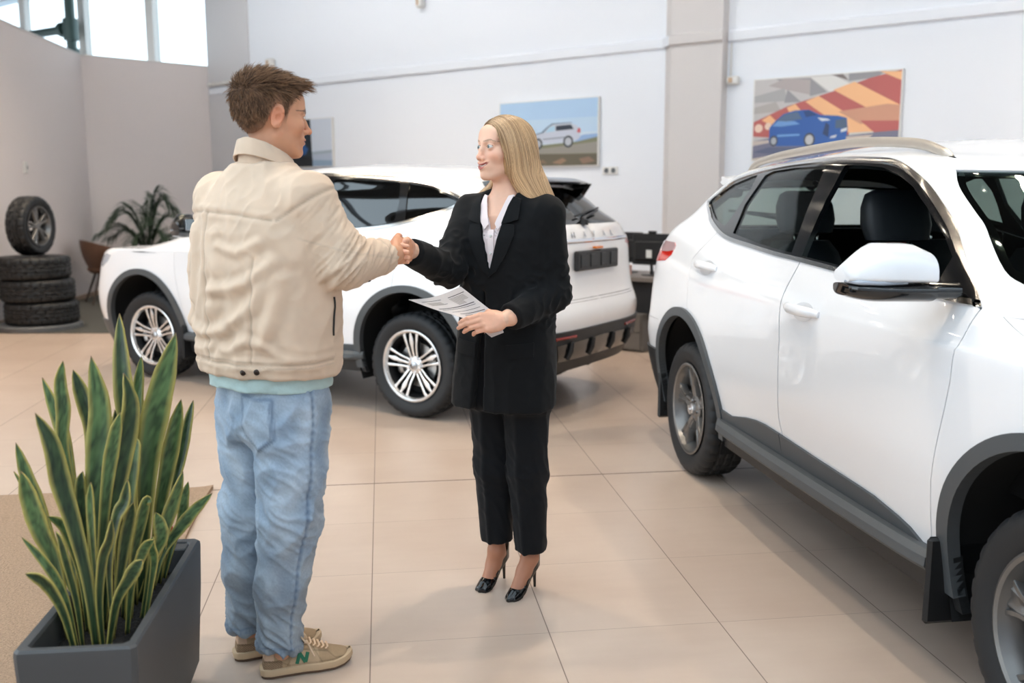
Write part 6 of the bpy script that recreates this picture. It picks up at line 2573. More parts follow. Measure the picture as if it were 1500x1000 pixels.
    col = (LIN(138, 100, 64)[None] * (1 - tone[:, None]) + LIN(226, 190, 146)[None] * tone[:, None])[:, None, :] * np.interp(np.linspace(0, 1, NS), [0, .12, .5, 1], [.70, .88, 1.0, 1.12])[None, :, None]
    SC_ = np.repeat(col[:, :, None, :], 3, 2).reshape(-1, 3)
    np_mesh('hair_strands', SV - root_loc, SF, M_HAIRL, hm, True, cols=np.clip(SC_, 0, 1))
    # ---- blazer
    SR, ER, WR = A3(.384, .455, 1.408), A3(.292, .332, 1.212), A3(.158, .126, 1.288)
    SL, EL, WL = A3(.634, .280, 1.405), A3(.660, .288, 1.128), A3(.484, .140, 1.060)
    Cc = A3(.505, .365, 0)
    secs = [(.712, .492, .362, .196, .128, an), (.80, .495, .363, .194, .126, an), (.95, .500, .365, .184, .120, an), (1.10, .504, .365, .170, .114, an), (1.22, .506, .365, .170, .118, an), (1.32, .508, .365, .176, .118, an), (1.39, .510, .366, .165, .100, an), (1.44, .512, .368, .115, .08, an), (1.475, .514, .370, .062, .058, an)]
    lx_ = lambda P: (P - Cc) @ rW
    lf_ = lambda P: (P - Cc) @ fW

    def vwid(z):
        return np.interp(z, [1.19, 1.22, 1.30, 1.40, 1.46, 1.50], [-.01, .006, .028, .050, .064, .08])

    def torso(P):
        d = loft(P, secs, 2.4)
        d = smin(d, chain(P, [A3(.500, .385, 1.442), SR], [.055, .057]), .04)
        d = smin(d, chain(P, [A3(.530, .352, 1.442), SL], [.055, .057]), .04)
        return d

    def blazer(P):
        d = torso(P)
        lx, lf, z = lx_(P), lf_(P), P[:, 2]
        v = np.maximum(np.abs(lx - .006) - vwid(z), .02 - lf)
        v = np.maximum(v, 1.19 - z)
        d = smax(d, -v, .004)
        op = np.maximum(np.abs(lx - .030 - .05 * (1.14 - z)) - (.004 + .055 * np.clip(1.13 - z, 0, .5)), .04 - lf)
        op = np.maximum(op, z - 1.14)
        d = smax(d, -op, .005)
        # wide lower edge, front corners hanging a little lower
        d = smax(d, (.722 - .02 * np.clip(lf / .12, 0, 1)) - z, .008)
        for (S_, E_, W_, ra) in ((SR, ER, WR, (.060, .056, .045)), (SL, EL, WL, (.060, .058, .047))):
            a = chain(P, [S_, E_, W_], ra, .03)
            ax = (W_ - E_) / np.linalg.norm(W_ - E_)
            a = np.where(np.linalg.norm(P - W_, axis=1) < .10, np.maximum(a, (P - W_) @ ax + .008), a)
            d = smin(d, a, .022)
        return d
    Vj, Fj = nets(blazer, A3(.08, .10, .69), A3(.80, .56, 1.52), .0055)
    Vj = relax(Vj, Fj, 2)
    Nj = vnormals(Vj, Fj)
    lx, z = lx_(Vj), Vj[:, 2]
    arm = np.clip((np.minimum(np.minimum(np.linalg.norm(Vj - ER, axis=1), np.linalg.norm(Vj - EL, axis=1)), .3) - .16) / -.05, 0, 1)
    rid = lambda v: (1 - np.abs(v)) ** 2
    g1 = gnoise(np.stack([Vj[:, 0] * 11, Vj[:, 1] * 11, z * 4], 1), 21)
    g2 = gnoise(np.stack([Vj[:, 0] * 22 + z * 14, Vj[:, 1] * 14, z * 22 - Vj[:, 0] * 14], 1), 22)
    disp = (rid(g1) - .4) * .006 + (rid(g2) - .4) * (.002 + .008 * arm)
    np_mesh_b = np_mesh('blazer', Vj + Nj * disp[:, None] - root_loc, Fj, M_BLAZER, wo, True)
    # lapels and collar lie on the chest: sheets bent over the torso surface
    def on_front(lx0, z0, off):
        """point of the torso surface in front, at sideways lx0 and height z0"""
        o = Cc + rW * lx0 + A3(0, 0, z0)
        lo, hi = np.zeros(1), np.full(1, .3)
        for _ in range(24):
            m = (lo + hi) / 2
            dd = torso(o[None] + fW[None] * m[:, None])
            lo, hi = np.where(dd < 0, m, lo), np.where(dd < 0, hi, m)
        return o + fW * (lo[0] + off)

    def sheet(name, poly, off, parent, m, th=.004, step=.012):
        pl = dens(poly, step)
        lo, hi = pl.min(0), pl.max(0)
        G = np.stack(np.meshgrid(np.arange(lo[0], hi[0], step), np.arange(lo[1], hi[1], step)), -1).reshape(-1, 2) + 1e-4
        G = G[pip(G, pl)]
        if len(G):
            G = G[np.sqrt(((G[:, None] - pl[None]) ** 2).sum(2)).min(1) > step * .4]
        pts = [Vector(p) for p in pl] + [Vector(p) for p in G]
        E = [(i, (i + 1) % len(pl)) for i in range(len(pl))]
        vo, eo, fo, *_ = geometry.delaunay_2d_cdt(pts, E, [], 1, 1e-6)
        vo = np.array([tuple(p) for p in vo])
        T = np.array([q for q in fo if len(q) == 3])
        A = np.array([on_front(a, b, off(a, b) if callable(off) else off) for a, b in vo])
        Bk = np.array([on_front(a, b, (off(a, b) if callable(off) else off) - th) for a, b in vo])
        k = len(A)
        F = [tuple(t) for t in T] + [tuple(t[::-1] + k) for t in T]
        ed = {}
        for t in T:
            for q in range(3):
                e_ = (int(t[q]), int(t[(q + 1) % 3]))
                ed[e_] = 1
        for a, b in list(ed):
            if (b, a) not in ed:
                F.append((a, k + a, k + b))
                F.append((a, k + b, b))
        mb = MB()
        mb.add(np.concatenate([A, Bk]) - root_loc, F)
        return mb.build(name, m, parent, True, 40)
    bl = np_mesh_b
    for sg in (1, -1):
        c = .006
        lap = [(c + sg * -.004, 1.188), (c + sg * .004, 1.215), (c + sg * .026, 1.30), (c + sg * .044, 1.375), (c + sg * .088, 1.368), (c + sg * .092, 1.335), (c + sg * .066, 1.27), (c + sg * .028, 1.21)]
        sheet('lapel', lap, .0075, bl, M_BLAZER)
        colr = [(c + sg * .042, 1.372), (c + sg * .055, 1.43), (c + sg * .066, 1.465), (c + sg * .095, 1.455), (c + sg * .098, 1.42), (c + sg * .100, 1.388), (c + sg * .072, 1.378)]
        sheet('lapel_collar', colr, .010, bl, M_BLAZER)
        fl = [(sg * .060, .955), (sg * .150, .965), (sg * .150, .915), (sg * .060, .905)]
        sheet('pocket_flap', fl, .008, bl, M_BLAZER)
    # ---- shirt: body in the V, collar points, placket and buttons
    def shirt(P):
        d = torso(P) + .009
        lx, lf, z = lx_(P), lf_(P), P[:, 2]
        v = np.maximum(np.abs(lx - .004) - np.interp(z, [1.32, 1.36, 1.42, 1.47], [-.004, .010, .030, .045]), .02 - lf)
        v = np.maximum(v, 1.32 - z)
        d = np.maximum(d, -(torso(P) + .016))
        return np.maximum(np.maximum(d, -v), np.maximum(1.165 - z, z - 1.47))
    Vs, Fs = nets(shirt, A3(.30, .18, 1.08), A3(.72, .54, 1.49), .0045)
    Vs = relax(Vs, Fs, 1)
    sh = np_mesh('shirt', Vs - root_loc, Fs, M_SHIRT, wo, True)
    for sg in (1, -1):
        c = .004
        cl = [(c + sg * .012, 1.372), (c + sg * .030, 1.425), (c + sg * .044, 1.468), (c + sg * .062, 1.472), (c + sg * .060, 1.43), (c + sg * .046, 1.378), (c + sg * .026, 1.352)]
        sheet('collar_point', cl, .0035, sh, M_SHIRT, .003, .009)
    pl = [(-.010, 1.20), (.016, 1.20), (.016, 1.352), (-.004, 1.352)]
    sheet('button_placket', pl, -.004, sh, M_SHIRT, .003, .010)
    for zz in (1.33, 1.27):
        bt = MB()
        p = on_front(.005, zz, -.001) - root_loc
        Rm = Vector(tuple(fW)).to_track_quat('Z', 'Y').to_matrix()
        q = MB()
        q.lathe([(0, .002), (.004, .002), (.0052, .0), (.0052, -.003)], 'z', 14)
        bt.add([tuple(Rm @ Vector(v) + Vector(tuple(p))) for v in q.v], q.f)
        bt.build('shirt_button', M_WHITEPL, sh, True, 40)
    # ---- trousers
    def trousers(P):
        d = loft(P, [(.70, .507, .367, .160, .105, an), (.80, .507, .367, .160, .108, an), (.98, .506, .366, .150, .10, an)], 2.3)
        a = chain(P, [RHp, RK, A3(.474, .438, .165)], [.092, .070, .058], .03)
        b = chain(P, [LHp, LK, A3(.592, .348, .155)], [.092, .070, .058], .03)
        a = np.maximum(a, .178 - P[:, 2])
        b = np.maximum(b, .166 - P[:, 2])
        d = smax(d, .70 - P[:, 2], .03)
        return smin(d, smin(a, b, .006), .03)
    Vt, Ft = nets(trousers, A3(.32, .18, .15), A3(.74, .56, 1.0), .0058)
    Vt = relax(Vt, Ft, 2)
    Nt = vnormals(Vt, Ft)
    z = Vt[:, 2]
    isR = ((Vt - A3(.52, .385, 0)) @ A3(-.8, .6, 0)) > 0
    cx = np.where(isR, np.interp(z, [.17, .47, .84], [.474, .463, .452]), np.interp(z, [.17, .47, .84], [.592, .577, .566]))
    cy = np.where(isR, np.interp(z, [.17, .47, .84], [.438, .425, .412]), np.interp(z, [.17, .47, .84], [.348, .342, .325]))
    th = np.arctan2(Vt[:, 1] - cy, Vt[:, 0] - cx)
    thf = math.atan2(fW[1], fW[0])
    cr_ = np.arctan2(np.sin(th - thf), np.cos(th - thf))
    disp = .007 * np.exp(-(cr_ / .16) ** 2) * np.clip((.72 - z) / .1, 0, 1)
    disp += (rid(gnoise(np.stack([Vt[:, 0] * 14, Vt[:, 1] * 14, z * 9 + th], 1), 31)) - .4) * .005
    disp += (rid(gnoise(np.stack([Vt[:, 0] * 18 + z * 12, Vt[:, 1] * 12, z * 16], 1), 32)) - .4) * .006 * np.exp(-((z - .46) / .12) ** 2)
    np_mesh('trousers', Vt + Nt * disp[:, None] - root_loc, Ft, M_TROUSER, wo, True)
    # ---- court shoes
    for heel, toe, ank, ax, L, ball, hp_ in feet:
        sy = A3(-ax[1], ax[0], 0)
        Rm = np.stack([ax, sy, A3(0, 0, 1)], 1)
        sole_z = lambda x: np.interp(x, [0, .02, .06, .11, .145, L], [.088, .084, .058, .018, .004, .004])
        wd = lambda x: np.interp(x, [-.01, 0, .02, .06, .11, .135, .165, L * .97, L + .002], [.010, .020, .026, .025, .033, .034, .025, .009, .004])
        top = lambda x: np.interp(x, [-.01, .005, .03, .07, .105, .125, .150, L], [.150, .150, .126, .080, .052, .050, .036, .013])

        def shoe(Q):
            x, y, zz = Q[:, 0], Q[:, 1], Q[:, 2]
            w = wd(x)
            b0, t0 = sole_z(np.clip(x, 0, L)) - .004, top(x)
            side = np.abs(y) - w * (1 - .35 * np.clip((zz - b0) / np.maximum(t0 - b0, .01), 0, 1) ** 2 * (x > .11))
            d = smax(np.maximum(b0 - zz, zz - t0), side, .006)
            dome = (np.sqrt((y / w) ** 2 + (np.clip(zz - b0, 0, 1) / np.maximum(t0 - b0, .006)) ** 2) - 1) * np.minimum(w, t0 - b0)
            dome = np.maximum(dome, b0 - zz)
            kk = np.clip((x - .095) / .03, 0, 1)
            d = d * (1 - kk) + dome * kk
            d = np.maximum(d, np.maximum(-x - .004, x - L))
            # opening
            inn = np.abs(y) - (w - .0030)
            op = np.maximum(inn, (b0 + .007) - zz)
            op = np.maximum(op, x - np.interp(y ** 2 / .0009, [0, 1], [.126, .100]))
            return np.maximum(d, -np.maximum(op, .001 - x))
        Vx, Fx = nets(shoe, A3(-.02, -.05, -.008), A3(L + .02, .05, .17), .0027)
        Vx = relax(Vx, Fx, 2)
        so = np_mesh('high_heel_shoe', Vx @ Rm.T + heel - root_loc, Fx, M_PATENT, wo, True)
        hl = MB()
        hl.tube([tuple(heel + ax * .030 + A3(0, 0, .085) - root_loc), tuple(heel + ax * .016 + A3(0, 0, .07) - root_loc), tuple(heel + ax * .008 + A3(0, 0, .04) - root_loc), tuple(heel + ax * .006 - root_loc)], [.020, .013, .0062, .0048], 12)
        hl.build('stiletto_heel', M_PATENT, so, True, 50)
    return wo


WOMAN = build_woman()

# ---------------------------------------------------------------- the printed sheets in her hand
def build_paper():
    A, Bq, D = A3(.148, .108, 1.133), A3(.325, .185, 1.166), A3(.470, .180, 1.008)
    Cq = A3(.424, .142, .998)
    M_PAPER = mat('white_paper', srgb(232, 222, 216), 0.8)
    M_INK = mat('printing_ink', srgb(58, 48, 46), 0.8)
    M_INKG = mat('grey_printing', srgb(176, 164, 154), 0.8)
    loc = A3(.40, .15, 1.05)

    def pt(u, v, off=0.0):
        """u along the long edge (0 = free end), v across (0 = near edge, 1 = far edge)"""
        near = catmull([A, A3(.235, .118, 1.098), A3(.345, .138, 1.058), Cq], 12)
        far = catmull([Bq, A3(.385, .200, 1.117), A3(.448, .196, 1.062), D], 12)
        k = u * (len(near) - 1)
        i = np.arange(len(near))
        a = A3(*[np.interp(k, i, near[:, q]) for q in range(3)])
        b = A3(*[np.interp(k, i, far[:, q]) for q in range(3)])
        p = a * (1 - v) + b * v
        p = p + A3(0, 0, -.012 * math.sin(PI * v) * (1 - u)) + A3(0, 0, off)
        return p
    nu, nv = 24, 14
    mb = MB()
    for off, fl in ((0.0, 1), (-.0012, -1)):
        V = [pt(u, v, off) - loc for u in np.linspace(0, 1, nu) for v in np.linspace(0, 1, nv)]
        F = [(i * nv + j, (i + 1) * nv + j, (i + 1) * nv + j + 1, i * nv + j + 1)[::fl] for i in range(nu - 1) for j in range(nv - 1)]
        mb.add(V, F)
    n0 = nu * nv
    rim = [i * nv for i in range(nu)] + [(nu - 1) * nv + j for j in range(1, nv)] + [i * nv + nv - 1 for i in range(nu - 2, -1, -1)] + [j for j in range(nv - 2, 0, -1)]
    for k in range(len(rim)):
        a, b = rim[k], rim[(k + 1) % len(rim)]
        mb.f.append((a, b, b + n0, a + n0))
        mb.m.append(0)
    pa = mb.build('paper_sheets', M_PAPER, None, True, 50)
    pa.location = loc
    tag(pa, 'printed paper sheets held in the left hand of the blonde woman', 'paper')

    def mark(mbx, u0, u1, v0, v1, n=8):
        V, F = [], []
        for i in range(n + 1):
            v = v0 + (v1 - v0) * i / n
            V += [pt(u0, v, .0006) - loc, pt(u1, v, .0006) - loc]
        for i in range(n):
            F.append((2 * i, 2 * i + 1, 2 * i + 3, 2 * i + 2))
        mbx.add(V, F)
    ink, grey = MB(), MB()
    for u, v0, v1, t in ((.10, .62, .95, .012), (.10, .10, .48, .010), (.22, .30, .46, .009), (.33, .08, .90, .014), (.37, .10, .88, .008), (.44, .16, .88, .008), (.50, .22, .90, .010), (.545, .24, .86, .008), (.60, .5, .9, .008), (.83, .55, .75, .008), (.87, .40, .75, .008), (.91, .45, .72, .008)):
        mark(ink, u, u + t, v0, v1)
    for u in np.arange(.135, .30, .022):
        mark(grey, u, u + .013, .60, .60 + (.30 if u < .24 else .18))
        if u < .22:
            mark(grey, u + .02, u + .033, .12, .40)
    ink.build('printed_lines', M_INK, pa, fix=False)
    grey.build('printed_paragraphs', M_INKG, pa, fix=False)


build_paper()
# ================================================================ planter with snake plants
M_PLANTER = mat('anthracite_planter', srgb(70, 71, 73), 0.5, bump=(250, 0.12, 0.001))
M_SOIL = mat('dark_soil', srgb(30, 25, 22), 0.95, bump=(90, 1.0, 0.02))
PX0, PX1, PY0, PY1, PHT = -.784, -.508, -.842, -.128, .442


def build_planter():
    c = Vector((-.646, -.485, 0))
    t = thing('planter', 'grey rectangular planter full of snake plants in the left foreground', 'planter', c, math.radians(-1.5))
    lx, ly = (PX1 - PX0) / 2, (PY1 - PY0) / 2

    def ring(i, z, ch=.012):
        a, b = lx - i, ly - i
        k = ch
        return [(-a + k, -b, z), (a - k, -b, z), (a, -b + k, z), (a, b - k, z), (a - k, b, z), (-a + k, b, z), (-a, b - k, z), (-a, -b + k, z)]
    R_ = [ring(.045, 0), ring(.040, .002), ring(.018, .06), ring(.004, .30), ring(0, .425), ring(.001, .436), ring(.006, .442), ring(.024, .440), ring(.028, .432), ring(.030, .35)]
    V = [p for r in R_ for p in r]
    F = [tuple(range(7, -1, -1))]
    for i in range(len(R_) - 1):
        for k in range(8):
            F.append((i * 8 + k, i * 8 + (k + 1) % 8, i * 8 + 8 + (k + 1) % 8, i * 8 + 8 + k))
    mb = MB()
    mb.add(V, F)
    mb.build('planter_box', M_PLANTER, t, True, 25)
    so = MB()
    n = 26
    V, F = [], []
    rs = np.random.RandomState(2)
    for i in range(n):
        for j in range(n):
            V.append((-lx + .03 + (2 * lx - .06) * i / (n - 1), -ly + .03 + (2 * ly - .06) * j / (n - 1), .362 + rs.uniform(-.006, .006)))
    for i in range(n - 1):
        for j in range(n - 1):
            F.append((i * n + j, (i + 1) * n + j, (i + 1) * n + j + 1, i * n + j + 1))
    so.add(V, F)
    so.build('soil', M_SOIL, t, True)
    fl = MB()
    fl.box((-lx + .028, ly - .075, .36), (lx - .028, ly - .026, .436), bev=.004)
    fl.build('water_filler_cover', M_PLANTER, t, True, 30)
    g = MB()
    g.lathe([(0, 0), (.011, 0), (.011, .012), (.006, .016), (.006, .05), (.0, .05)], 'z', 16, (lx - .075, ly - .05, .436))
    gd = g.build('water_gauge', M_BLACK, t, True, 40)
    g2 = MB()
    g2.lathe([(0, .0), (.0065, 0), (.0065, .012), (.0, .014)], 'z', 14, (lx - .075, ly - .05, .486))
    g2.build('gauge_tip', M_REDL if 'M_REDL' in globals() else M_BLACK, gd, True, 40)
    return t


build_planter()
M_LEAF = vcol_mat('snake_plant_leaf', 0.42, 0.4)
LEAVES = [
    ([(-0.629, -0.420, 0.360), (-0.624, -0.405, 0.640), (-0.625, -0.390, 0.864), (-0.634, -0.375, 1.011), (-0.634, -0.360, 1.159)], 0.0735),
    ([(-0.617, -0.400, 0.360), (-0.592, -0.390, 0.633), (-0.571, -0.380, 0.803), (-0.536, -0.370, 0.951), (-0.491, -0.360, 1.104)], 0.0854),
    ([(-0.698, -0.520, 0.360), (-0.691, -0.505, 0.639), (-0.681, -0.490, 0.781), (-0.668, -0.475, 0.922), (-0.685, -0.460, 1.062)], 0.0744),
    ([(-0.720, -0.450, 0.360), (-0.714, -0.438, 0.692), (-0.708, -0.425, 0.857), (-0.728, -0.413, 0.947), (-0.750, -0.400, 1.017)], 0.0542),
    ([(-0.735, -0.500, 0.360), (-0.748, -0.492, 0.711), (-0.762, -0.484, 0.837), (-0.757, -0.476, 0.925), (-0.762, -0.468, 0.995), (-0.754, -0.460, 1.051)], 0.0422),
    ([(-0.735, -0.420, 0.360), (-0.768, -0.405, 0.646), (-0.786, -0.390, 0.813), (-0.812, -0.375, 0.904), (-0.842, -0.360, 0.990)], 0.0439),
    ([(-0.654, -0.680, 0.360), (-0.666, -0.676, 0.541), (-0.689, -0.672, 0.680), (-0.712, -0.668, 0.782), (-0.729, -0.664, 0.883), (-0.762, -0.660, 0.960)], 0.0559),
    ([(-0.735, -0.500, 0.360), (-0.802, -0.490, 0.565), (-0.832, -0.480, 0.665), (-0.860, -0.470, 0.746), (-0.885, -0.460, 0.839)], 0.0462),
    ([(-0.735, -0.620, 0.360), (-0.757, -0.615, 0.556), (-0.788, -0.610, 0.645), (-0.809, -0.605, 0.723), (-0.826, -0.600, 0.801)], 0.0745),
    ([(-0.690, -0.720, 0.360), (-0.707, -0.725, 0.468), (-0.728, -0.730, 0.532), (-0.752, -0.735, 0.570), (-0.784, -0.740, 0.591)], 0.0390),
    ([(-0.706, -0.660, 0.360), (-0.720, -0.660, 0.466), (-0.738, -0.660, 0.529), (-0.772, -0.660, 0.593), (-0.816, -0.660, 0.654)], 0.0268),
    ([(-0.606, -0.300, 0.360), (-0.579, -0.280, 0.454), (-0.534, -0.260, 0.516), (-0.494, -0.240, 0.563), (-0.443, -0.220, 0.608)], 0.0434),
    ([(-0.594, -0.280, 0.360), (-0.552, -0.265, 0.590), (-0.518, -0.250, 0.726), (-0.499, -0.235, 0.823), (-0.483, -0.220, 0.887)], 0.0372),
    ([(-0.605, -0.320, 0.360), (-0.578, -0.310, 0.566), (-0.550, -0.300, 0.702), (-0.524, -0.290, 0.817), (-0.504, -0.280, 0.904)], 0.0539),
    ([(-0.643, -0.360, 0.360), (-0.629, -0.345, 0.620), (-0.620, -0.330, 0.811), (-0.610, -0.315, 0.942), (-0.599, -0.300, 1.033)], 0.0415),
    ([(-0.672, -0.560, 0.360), (-0.645, -0.552, 0.580), (-0.619, -0.544, 0.722), (-0.589, -0.536, 0.862), (-0.576, -0.528, 0.949), (-0.591, -0.520, 1.026)], 0.0591),
    ([(-0.682, -0.580, 0.360), (-0.654, -0.575, 0.607), (-0.632, -0.570, 0.766), (-0.611, -0.565, 0.870), (-0.595, -0.560, 0.932)], 0.0413),
    ([(-0.619, -0.400, 0.360), (-0.576, -0.390, 0.476), (-0.540, -0.380, 0.579), (-0.513, -0.370, 0.653), (-0.493, -0.360, 0.717)], 0.0490),
    ([(-0.623, -0.700, 0.360), (-0.596, -0.700, 0.485), (-0.564, -0.700, 0.545), (-0.543, -0.700, 0.578), (-0.527, -0.700, 0.595)], 0.0399),
    ([(-0.585, -0.520, 0.360), (-0.548, -0.520, 0.525), (-0.524, -0.520, 0.580), (-0.525, -0.520, 0.621), (-0.534, -0.520, 0.655)], 0.0429),
    ([(-0.638, -0.500, 0.360), (-0.619, -0.490, 0.555), (-0.605, -0.480, 0.701), (-0.591, -0.470, 0.809), (-0.586, -0.460, 0.843)], 0.0538),
    ([(-0.631, -0.620, 0.360), (-0.629, -0.620, 0.551), (-0.605, -0.620, 0.675), (-0.583, -0.620, 0.718), (-0.571, -0.620, 0.775)], 0.0442),
    ([(-0.650, -0.640, 0.360), (-0.657, -0.640, 0.543), (-0.658, -0.640, 0.649), (-0.658, -0.640, 0.719), (-0.653, -0.640, 0.778)], 0.0337),
    ([(-0.615, -0.520, 0.360), (-0.597, -0.515, 0.526), (-0.576, -0.510, 0.617), (-0.560, -0.505, 0.679), (-0.547, -0.500, 0.677)], 0.0393),
    ([(-0.637, -0.600, 0.360), (-0.612, -0.600, 0.506), (-0.595, -0.600, 0.596), (-0.578, -0.600, 0.666), (-0.566, -0.600, 0.710)], 0.0379),
    ([(-0.629, -0.300, 0.360), (-0.616, -0.290, 0.561), (-0.618, -0.280, 0.699), (-0.618, -0.270, 0.795), (-0.612, -0.260, 0.911)], 0.0425),
    ([(-0.704, -0.580, 0.360), (-0.711, -0.575, 0.501), (-0.729, -0.570, 0.591), (-0.750, -0.565, 0.645), (-0.786, -0.560, 0.670)], 0.0381),
    ([(-0.693, -0.660, 0.360), (-0.700, -0.660, 0.483), (-0.718, -0.660, 0.590), (-0.727, -0.660, 0.642), (-0.735, -0.660, 0.664)], 0.0301),
    ([(-0.728, -0.550, 0.360), (-0.741, -0.542, 0.582), (-0.750, -0.535, 0.689), (-0.757, -0.527, 0.759), (-0.765, -0.520, 0.775)], 0.0314),
    ([(-0.589, -0.240, 0.360), (-0.556, -0.230, 0.475), (-0.534, -0.220, 0.533), (-0.525, -0.210, 0.592), (-0.513, -0.200, 0.640)], 0.0360),
    ([(-0.639, -0.680, 0.360), (-0.640, -0.680, 0.488), (-0.626, -0.680, 0.592), (-0.607, -0.680, 0.644), (-0.599, -0.680, 0.695)], 0.0333),
    ([(-0.569, -0.560, 0.360), (-0.544, -0.560, 0.485), (-0.535, -0.560, 0.540), (-0.539, -0.560, 0.578), (-0.534, -0.560, 0.605)], 0.0282),
    ([(-0.602, -0.600, 0.360), (-0.585, -0.600, 0.486), (-0.560, -0.600, 0.557), (-0.543, -0.600, 0.593), (-0.522, -0.600, 0.610)], 0.0346),
    ([(-0.731, -0.440, 0.360), (-0.696, -0.430, 0.575), (-0.670, -0.420, 0.742), (-0.650, -0.410, 0.832), (-0.651, -0.400, 0.905)], 0.0438),
    ([(-0.681, -0.400, 0.360), (-0.659, -0.390, 0.598), (-0.650, -0.380, 0.729), (-0.657, -0.370, 0.822), (-0.672, -0.360, 0.877)], 0.0409),
    ([(-0.595, -0.240, 0.360), (-0.575, -0.225, 0.537), (-0.579, -0.210, 0.656), (-0.567, -0.195, 0.734), (-0.548, -0.180, 0.811)], 0.0318),
    ([(-0.725, -0.500, 0.360), (-0.721, -0.500, 0.565), (-0.722, -0.500, 0.657), (-0.721, -0.500, 0.731), (-0.713, -0.500, 0.767)], 0.0355),
    ([(-0.735, -0.460, 0.360), (-0.828, -0.455, 0.553), (-0.853, -0.450, 0.656), (-0.878, -0.445, 0.711), (-0.903, -0.440, 0.757)], 0.0180),
]



def build_plants():
    rs = np.random.RandomState(11)
    root = None
    for li, (pts, w) in enumerate(LEAVES):
        P = np.array(pts)
        n = 30
        c = catmull(P, 10)
        k = np.linspace(0, len(c) - 1, n)
        C_ = np.stack([np.interp(k, np.arange(len(c)), c[:, q]) for q in range(3)], 1)
        T = np.gradient(C_, axis=0)
        T /= np.linalg.norm(T, axis=1, keepdims=True)
        ph0, ph1 = (rs.uniform(-.5, .5), rs.uniform(-.45, .45)) if li < 15 else (rs.uniform(-.9, .9), rs.uniform(-1.2, 1.2))
        V, cols = [], []
        m = 9
        s_ = np.linspace(0, 1, n)
        prof = np.interp(s_, [0, .10, .35, .62, .82, .94, .985, 1], [.36, .44, .72, 1.0, .80, .38, .10, .0]) * w * .44
        for i in range(n):
            view = A3(math.sin(ph0 + (ph1 - ph0) * s_[i]), -math.cos(ph0 + (ph1 - ph0) * s_[i]), .12)
            B = np.cross(T[i], view)
            B /= np.linalg.norm(B)
            Nn = np.cross(B, T[i])
            wav = .05 * math.sin(s_[i] * 9 + li)
            for q in np.linspace(-1, 1, m):
                fold = -.22 * (1 - abs(q)) * prof[i] + wav * prof[i] * q
                V.append(C_[i] + B * (q * prof[i]) + Nn * fold)
                edge = np.clip((abs(q) - .70) / .12, 0, 1)
                band = .5 + .5 * math.sin(s_[i] * 150 + 5 * gnoise(np.array([[s_[i] * 25, q * 1.6, li * 3.1]]))[0])
                nz = gnoise(np.array([[s_[i] * 40, q * 4, li * 7.7]]))[0]
                g0, g1 = LIN(22, 42, 26), LIN(104, 136, 84)
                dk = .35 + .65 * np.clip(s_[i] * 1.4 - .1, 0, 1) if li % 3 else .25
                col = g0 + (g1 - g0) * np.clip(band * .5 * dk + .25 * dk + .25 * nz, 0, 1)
                ye = LIN(190, 176, 96) * (.85 + .2 * nz)
                tip = np.clip((s_[i] - .975) / .02, 0, 1)
                col = col * (1 - edge) + ye * edge
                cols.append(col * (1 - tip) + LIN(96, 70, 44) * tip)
        F = [(i * m + j, i * m + j + 1, (i + 1) * m + j + 1, (i + 1) * m + j) for i in range(n - 1) for j in range(m - 1)]
        # a second, slightly offset skin gives the blade its thickness
        V = np.array(V)
        F = np.array(F)
        N = vnormals(V, F)
        th = .0016
        V2 = np.concatenate([V + N * th, V - N * th])
        k0 = len(V)
        rim = [j for j in range(m)] + [i * m + m - 1 for i in range(1, n)] + [(n - 1) * m + j for j in range(m - 2, -1, -1)] + [i * m for i in range(n - 2, 0, -1)]
        E = np.array([(rim[a], rim[(a + 1) % len(rim)], rim[(a + 1) % len(rim)] + k0, rim[a] + k0) for a in range(len(rim))])
        F2 = np.concatenate([F, F[:, ::-1] + k0, E[:, ::-1]])
        if root is None:
            root = Vector((-.646, -.485, .362))
            po = thing('snake_plant', 'tall variegated snake plants with yellow leaf edges growing in the grey planter', 'plant', root)
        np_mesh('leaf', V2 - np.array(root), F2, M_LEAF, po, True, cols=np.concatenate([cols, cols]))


build_plants()

# ================================================================ coir mat on the left
M_COIR = mat('coir_mat', srgb(166, 140, 116), 0.98, bump=(150, 1.0, 0.012), noise=(110, 0.5))


def build_mat():
    nx, ny = 60, 90
    X = np.linspace(-3.9, -.80, nx)
    Yv = np.linspace(-2.7, 1.83, ny)
    V = []
    for i, x in enumerate(X):
        for j, y in enumerate(Yv):
            z = .010
            r1 = abs((y - 1.40) - .10 * math.sin((x + 2.0) * 3))
            z += .020 * math.exp(-(r1 / .06) ** 2) * np.clip((-1.55 - x) / .4, 0, 1)
            z += .012 * math.exp(-((x + .80) / .05) ** 2) * math.exp(-((y - 1.55) / .5) ** 2)
            V.append((x + .012 * math.sin(y * 3) * (i == nx - 1), y, z))
    k0 = len(V)
    V += [(a, b, .001) for a, b, c in V]
    F = [(i * ny + j, (i + 1) * ny + j, (i + 1) * ny + j + 1, i * ny + j + 1) for i in range(nx - 1) for j in range(ny - 1)]
    rim = [i * ny for i in range(nx)] + [(nx - 1) * ny + j for j in range(1, ny)] + [i * ny + ny - 1 for i in range(nx - 2, -1, -1)] + [j for j in range(ny - 2, 0, -1)]
    F += [(rim[a], rim[a] + k0, rim[(a + 1) % len(rim)] + k0, rim[(a + 1) % len(rim)]) for a in range(len(rim))]
    mb = MB()
    mb.add(V, F)
    o = mb.build('floor_mat', M_COIR, None, True, 50)
    tag(o, 'sand coloured rough coir mat lying on the tiles under the planter side', 'mat')


build_mat()

# ================================================================ tyre stack
M_TYRE2 = mat('winter_tyre_rubber', srgb(13, 15, 18), 0.42, bump=(60, 0.5, 0.01))


